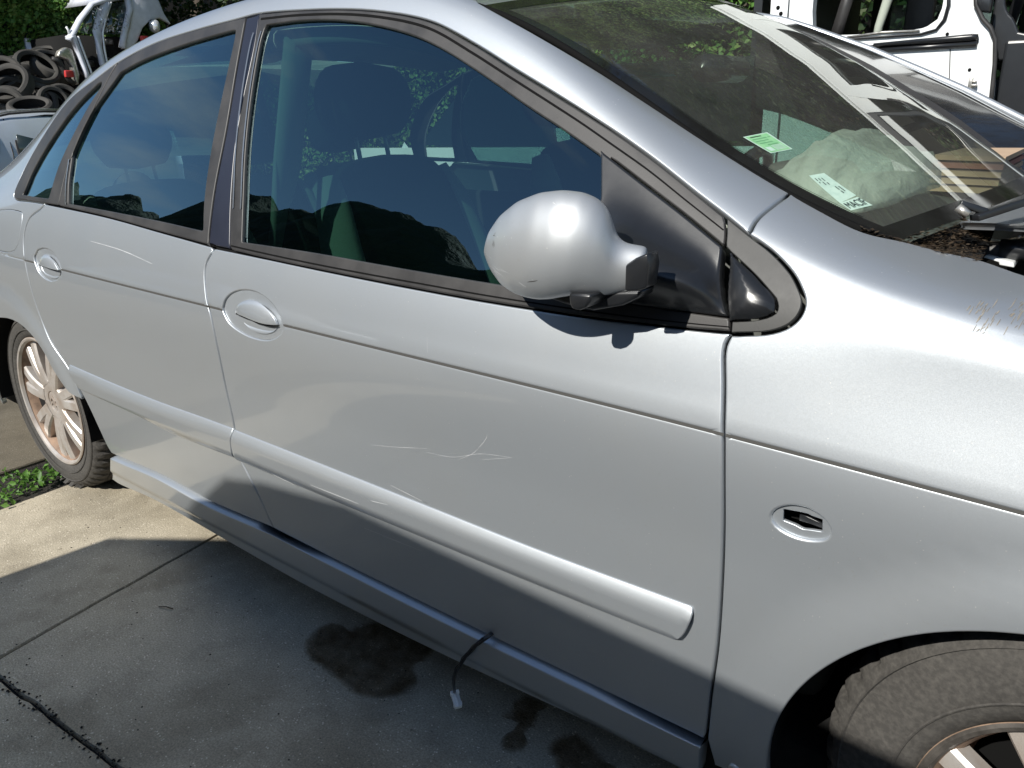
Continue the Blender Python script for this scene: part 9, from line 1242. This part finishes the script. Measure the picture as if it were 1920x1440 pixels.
for k, (tx_, ty_, tz2, s_) in enumerate(HEAP):
    o = bpy.data.objects.new('tyre', tmesh); C.objects.link(o); o.location = (tx_, ty_, tz2); ea, aa = math.radians(EL[k]), math.radians(-22+AZ[k]); o.rotation_euler = Vector((math.cos(ea)*math.cos(aa), math.cos(ea)*math.sin(aa), math.sin(ea))).to_track_quat('Y', 'Z').to_euler(); o.scale = (s_,)*3
    tag(o, tl_lab[k], 'tyre', 'scrap tyres in the heap')
k = 0
lab2 = 'scrap tyre buried in the body of the tyre heap'
for zi in range(5):
    for yi in range(7 if zi < 4 else 4):
        o = bpy.data.objects.new('tyre', tmesh); C.objects.link(o); o.location = (-9.75+nr.uniform(-.15, .15)-.10*zi, 2.6+.36*yi+(.2 if zi > 2 else 0)+nr.uniform(-.08, .08), .22+.36*zi+nr.uniform(-.05, .05)); o.rotation_euler = (nr.uniform(-1.4, -.1), nr.uniform(-.3, .3), nr.uniform(.9, 2.2)); tag(o, lab2, 'tyre', 'scrap tyres in the heap')
# ---------------------------------------------------------------- wrecked car on the heap ----
wk = thing('wrecked_car', 'stripped silver wrecked car with broken glass perched above the tyre heap', 'wrecked car', (-9.6, 5.2, 0)); WI = Matrix.Translation((9.6, -5.2, 0))
def wpart(name, mat, fn, bevel=0, auto=None): m = MB(); fn(m); o = m.build(name, mat, wk, bevel=bevel, auto=auto); o.matrix_parent_inverse = WI; return o
pw = lambda k: [tuple(p) for p in PTS[k]]
wpart('front_pillar', 'wreck_paint', lambda m: m.tube(pw('wreck_front_pillar'), .07, 8, sq=(.8, .45))); wpart('roof_frame', 'wreck_paint', lambda m: m.prism([pw('wreck_front_pillar')[3], pw('wreck_front_pillar')[5], (-9.2, 6.05, 2.93), (-9.2, 5.8, 2.98), (-9.2, 5.1, 2.86)], (-1.2, .1, .05)))
wpart('door_pillar', 'wreck_paint', lambda m: m.tube(pw('wreck_sill_pillar'), [.075, .085, .08, .075, .075], 8, sq=(1, .5))); wpart('middle_pillar', 'wreck_paint', lambda m: m.tube(pw('wreck_mid_pillar'), [.08, .085, .09, .09, .085, .08], 8, sq=(1, .5)))
wpart('pillar_edge', 'white', lambda m: (m.tube([(p[0]+.05, p[1]+.05, p[2]) for p in pw('wreck_mid_pillar')], .014, 6), m.tube([(p[0]+.05, p[1]+.05, p[2]) for p in pw('wreck_sill_pillar')[1:]], .014, 6)))
wpart('rear_quarter', 'wreck_paint', lambda m: m.prism(pw('wreck_quarter'), (-.10, .02, 0)), .02)
wpart('rear_pillar', 'wreck_paint', lambda m: m.tube(pw('wreck_rear_pillar'), .05, 8))
wpart('front_wing', 'steel', lambda m: m.prism(pw('wreck_fender'), (-.12, 0, 0)), .02)
wpart('bumper_remains', 'trim', lambda m: m.tube(pw('wreck_bumper'), .035, 8)); wpart('aerial', 'white', lambda m: m.tube(pw('wreck_aerial'), .015, 6))
wpart('broken_pane', 'glass_bg', lambda m: m.prism([(p[0]-.02, p[1], p[2]) for p in pw('wreck_glass')], (-.008, 0, 0))); wpart('broken_pane', 'glass_bg', lambda m: m.prism([(p[0]-.02, p[1], p[2]) for p in pw('wreck_glass2')], (-.008, 0, 0)))
wpart('cabin_dark', 'well', lambda m: m.box((-10.6, 4.65, 1.55), (-9.45, 6.1, 2.32))); wpart('far_side', 'wreck_paint', lambda m: m.box((-10.7, 4.6, 1.6), (-10.62, 6.2, 2.35)))
wl = pw('wreck_lamp')[0]; wpart('tail_lamp', 'lamp', lambda m: m.lathe([(-.05, .001), (-.04, .07), (.02, .10), (.05, .09)], 16, (wl[0]+.05, wl[1], wl[2])))
wr_ = pw('wreck_red')
for p in wr_: wpart('red_lens', 'red', lambda m: m.box((p[0], p[1]-.05, p[2]-.05), (p[0]+.06, p[1]+.06, p[2]+.04)), .01)
sh_ = MB()
for i in range(140):
    p = np.array([-9.16, nr.uniform(4.95, 5.45), nr.uniform(2.36, 2.66)]); a = nr.normal(size=3)*.022; b_ = nr.normal(size=3)*.022; sh_.add([p, p+a, p+b_], [(0, 1, 2)])
o = sh_.build('glass_shards', 'lamp', wk, False); o.matrix_parent_inverse = WI; o['kind'] = 'stuff'
for y, z in ((4.75, 2.05), (4.86, 1.9), (5.08, 2.1), (5.2, 2.2), (5.12, 1.95), (4.8, 1.75)): wpart('door_scrap', 'plastic', lambda m: m.box((-9.5, y, z), (-9.42, y+.12, z+.09)), .02)
# ---------------------------------------------------------------- small car at the left ----
hc_ = thing('parked_hatchback', 'pale blue grey small car parked at the left edge, in front of the tyres', 'car', (-8.2, 3.0, 0)); HI = Matrix.Translation((8.2, -3.0, 0))
def hpart(name, mat, fn, bevel=0, parent=hc_): m = MB(); fn(m); o = m.build(name, mat, parent, bevel=bevel); o.matrix_parent_inverse = HI if parent is hc_ else Matrix.Identity(4); return o
X0 = -7.0
roofz = lambda y: float(np.interp(y, [1.2, 1.7, 2.3, 2.7, 2.85, 3.0, 3.2, 3.6, 4.2, 4.6], [1.02, 1.15, 1.24, 1.265, 1.295, 1.305, 1.315, 1.30, 1.20, 1.05]))
def hatch(m):
    ys = np.linspace(.9, 4.7, 40); prof = []
    for y in ys:
        zt = roofz(y); prof.append([(X0-.02, y, .30), (X0, y, .62), (X0-.03, y, .80), (X0-.16*(zt-.8)/.5, y, zt-.10), (X0-.24*(zt-.8)/.5, y, zt-.03), (X0-.40, y, zt), (X0-.85, y, zt+.02), (X0-1.3, y, zt), (X0-1.65, y, .8), (X0-1.68, y, .3)])
    v = [p for r_ in prof for p in r_]; n_ = 10; f = [(i*n_+j, i*n_+j+1, (i+1)*n_+j+1, (i+1)*n_+j) for i in range(39) for j in range(9)]+[tuple(range(10)), tuple(39*10+j for j in range(9, -1, -1))]
    m.add(v, f)
hb_ = hpart('car_body', 'pale_paint', hatch)
def on_side(k): return [(X0-.02-.24*max(0, (p[2]-.8))/.5*.9+.012, p[1], p[2]) for p in PTS[k]]
def grow(P, s_):
    c_ = np.mean(np.array(P), 0); return [tuple(c_+(np.array(p)-c_)*s_+[-.006 if s_ > 1 else 0, 0, 0]) for p in P]
for k in ('car_window', 'car_window_rear'):
    fr_ = hpart('side_window', 'trim', lambda m: m.prism(on_side(k), (-.03, 0, 0)), .006); hpart('pane', 'glass_dark', lambda m: m.prism([tuple(np.array(p)+[.006, 0, 0]) for p in grow(on_side(k), .90)], (-.01, 0, 0)), 0, fr_)
hpart('roof_strip', 'trim', lambda m: m.tube([(X0-.20, p[1], roofz(p[1])-.018) for p in PTS['car_roof']]+[(X0-.2, 3.6, roofz(3.6)-.018)], .012, 6)); hpart('roof_gutter', 'steel', lambda m: m.tube([(X0-.26, p[1], roofz(p[1])+.003) for p in PTS['car_roof']]+[(X0-.26, 3.6, roofz(3.6)+.003)], .012, 6))
hpart('door_seam', 'trim', lambda m: m.tube([(X0+.004-.02-.216*max(0, p[2]-.8)/.5, p[1], p[2]) for p in PTS['car_pillar_seam']], .006, 6))
for y in (1.7, 4.0): hpart('wheel', 'rubber', lambda m: m.add(*(lambda q: (q.v, q.f))((lambda q: (q.lathe([(0, .02), (-.01, .2), (0, .29), (.18, .29)], 30), q)[1])(MB()))) if False else m.tube([(X0-.2, y, .29), (X0+.01, y, .29)], .29, 24))

# ---------------------------------------------------------------- behind the photographer: seen only in the glass, and throwing the shade ----
dv = thing('shade_van', 'dark boxy van added behind the photographer, outlined to cast the shade on the doors', 'van', (2.5, -3.3, 0)); DI = Matrix.Translation((-2.5, 3.3, 0))  # van added out of view to cast the door and ground shade
VY_ = -1.8; KZ_ = -VY_*SUN.z/-SUN.y; KX_ = VY_*SUN.x/SUN.y; VANP = [(x+KX_, VY_, z+KZ_*(z > -.5 and k_)+(0 if k_ else .3)) for x, z, k_ in ((.44, 0., 0), (5.2, 0., 0), (5.2, -.6, 1), (4.7, .28, 1), (3.0, .40, 1), (1.60, .444, 1), (1.30, .41, 1), (1.135, .373, 1), (.816, .154, 1), (.50, -.04, 1))]; VANP[2] = (5.2, VY_, KZ_-.6)  # side outline worked back from the wanted shade edge
def dpart(name, mat, fn, bevel=0): m = MB(); fn(m); o = m.build(name, mat, dv, bevel=bevel); o.matrix_parent_inverse = DI; return o
dpart('van_body', 'dark_paint', lambda m: m.prism(VANP, (0, -1.75, 0)), .0)
for a, b in ((1.75, 2.5), (2.65, 3.4), (3.55, 4.2)): dpart('side_window', 'glass_dark', lambda m: m.box((a, VY_-.03, KZ_-.55), (b, VY_+.02, KZ_+.1)), .02)
for x_ in (1.1, 4.0): dpart('van_wheel', 'rubber', lambda m: m.tube([(x_, VY_-.2, .33), (x_, VY_+.02, .33)], .33, 28))
def hill(t, u):
    x = -60+56*u; h = 8.8+.9*np.sin(x*.33+.4)+.6*np.sin(x*.83)+.3*np.sin(x*2.1); h = h*ss(x, -60, -50)*(1-ss(x, -7.5, -4.3)); r = np.array([noise.fractal(Vector((a*.8, b*3, 1.7)), 1, 2, 4) for a, b in zip(x, t)])
    return np.stack([x, -8.6-4.5*t+.4*r*(t > 0), np.maximum(-.5, h*np.sin(t*np.pi*.5)**.8+.35*r*t-.05)], -1)
ho = grid_obj('wooded_mound', hill, np.linspace(0, 1, 24), np.linspace(0, 1, 260), 'hill', None, True); ho['kind'] = 'structure'
pc = thing('pale_car', 'pale parked car across the yard, mirrored at the foot of the rear side window', 'car', (-6.5, -5.2, 0)); PI_ = Matrix.Translation((6.5, 5.2, 0))
def ppart(name, mat, fn, bevel=0): m = MB(); fn(m); o = m.build(name, mat, pc, bevel=bevel); o.matrix_parent_inverse = PI_; return o
ppart('car_body', 'pale_paint', lambda m: m.prism([(-9.4, -4.3, .3), (-4.2, -4.3, .3), (-4.1, -4.3, .85), (-5.0, -4.32, .98), (-5.8, -4.5, 1.42), (-8.0, -4.5, 1.46), (-9.2, -4.35, 1.0), (-9.45, -4.3, .8)], (0, -1.5, 0)), .08)
ppart('side_windows', 'glass_dark', lambda m: m.prism([(-8.6, -4.30, 1.0), (-5.4, -4.30, 1.0), (-6.0, -4.44, 1.36), (-7.9, -4.44, 1.38)], (0, -.05, 0)), .0)
ppart('sunroof', 'glass_dark', lambda m: m.box((-7.6, -5.6, 1.455), (-6.4, -4.8, 1.475)), .01)
for x_ in (-8.4, -5.0): ppart('wheel', 'rubber', lambda m: m.tube([(x_, -4.5, .31), (x_, -4.27, .31)], .31, 24))
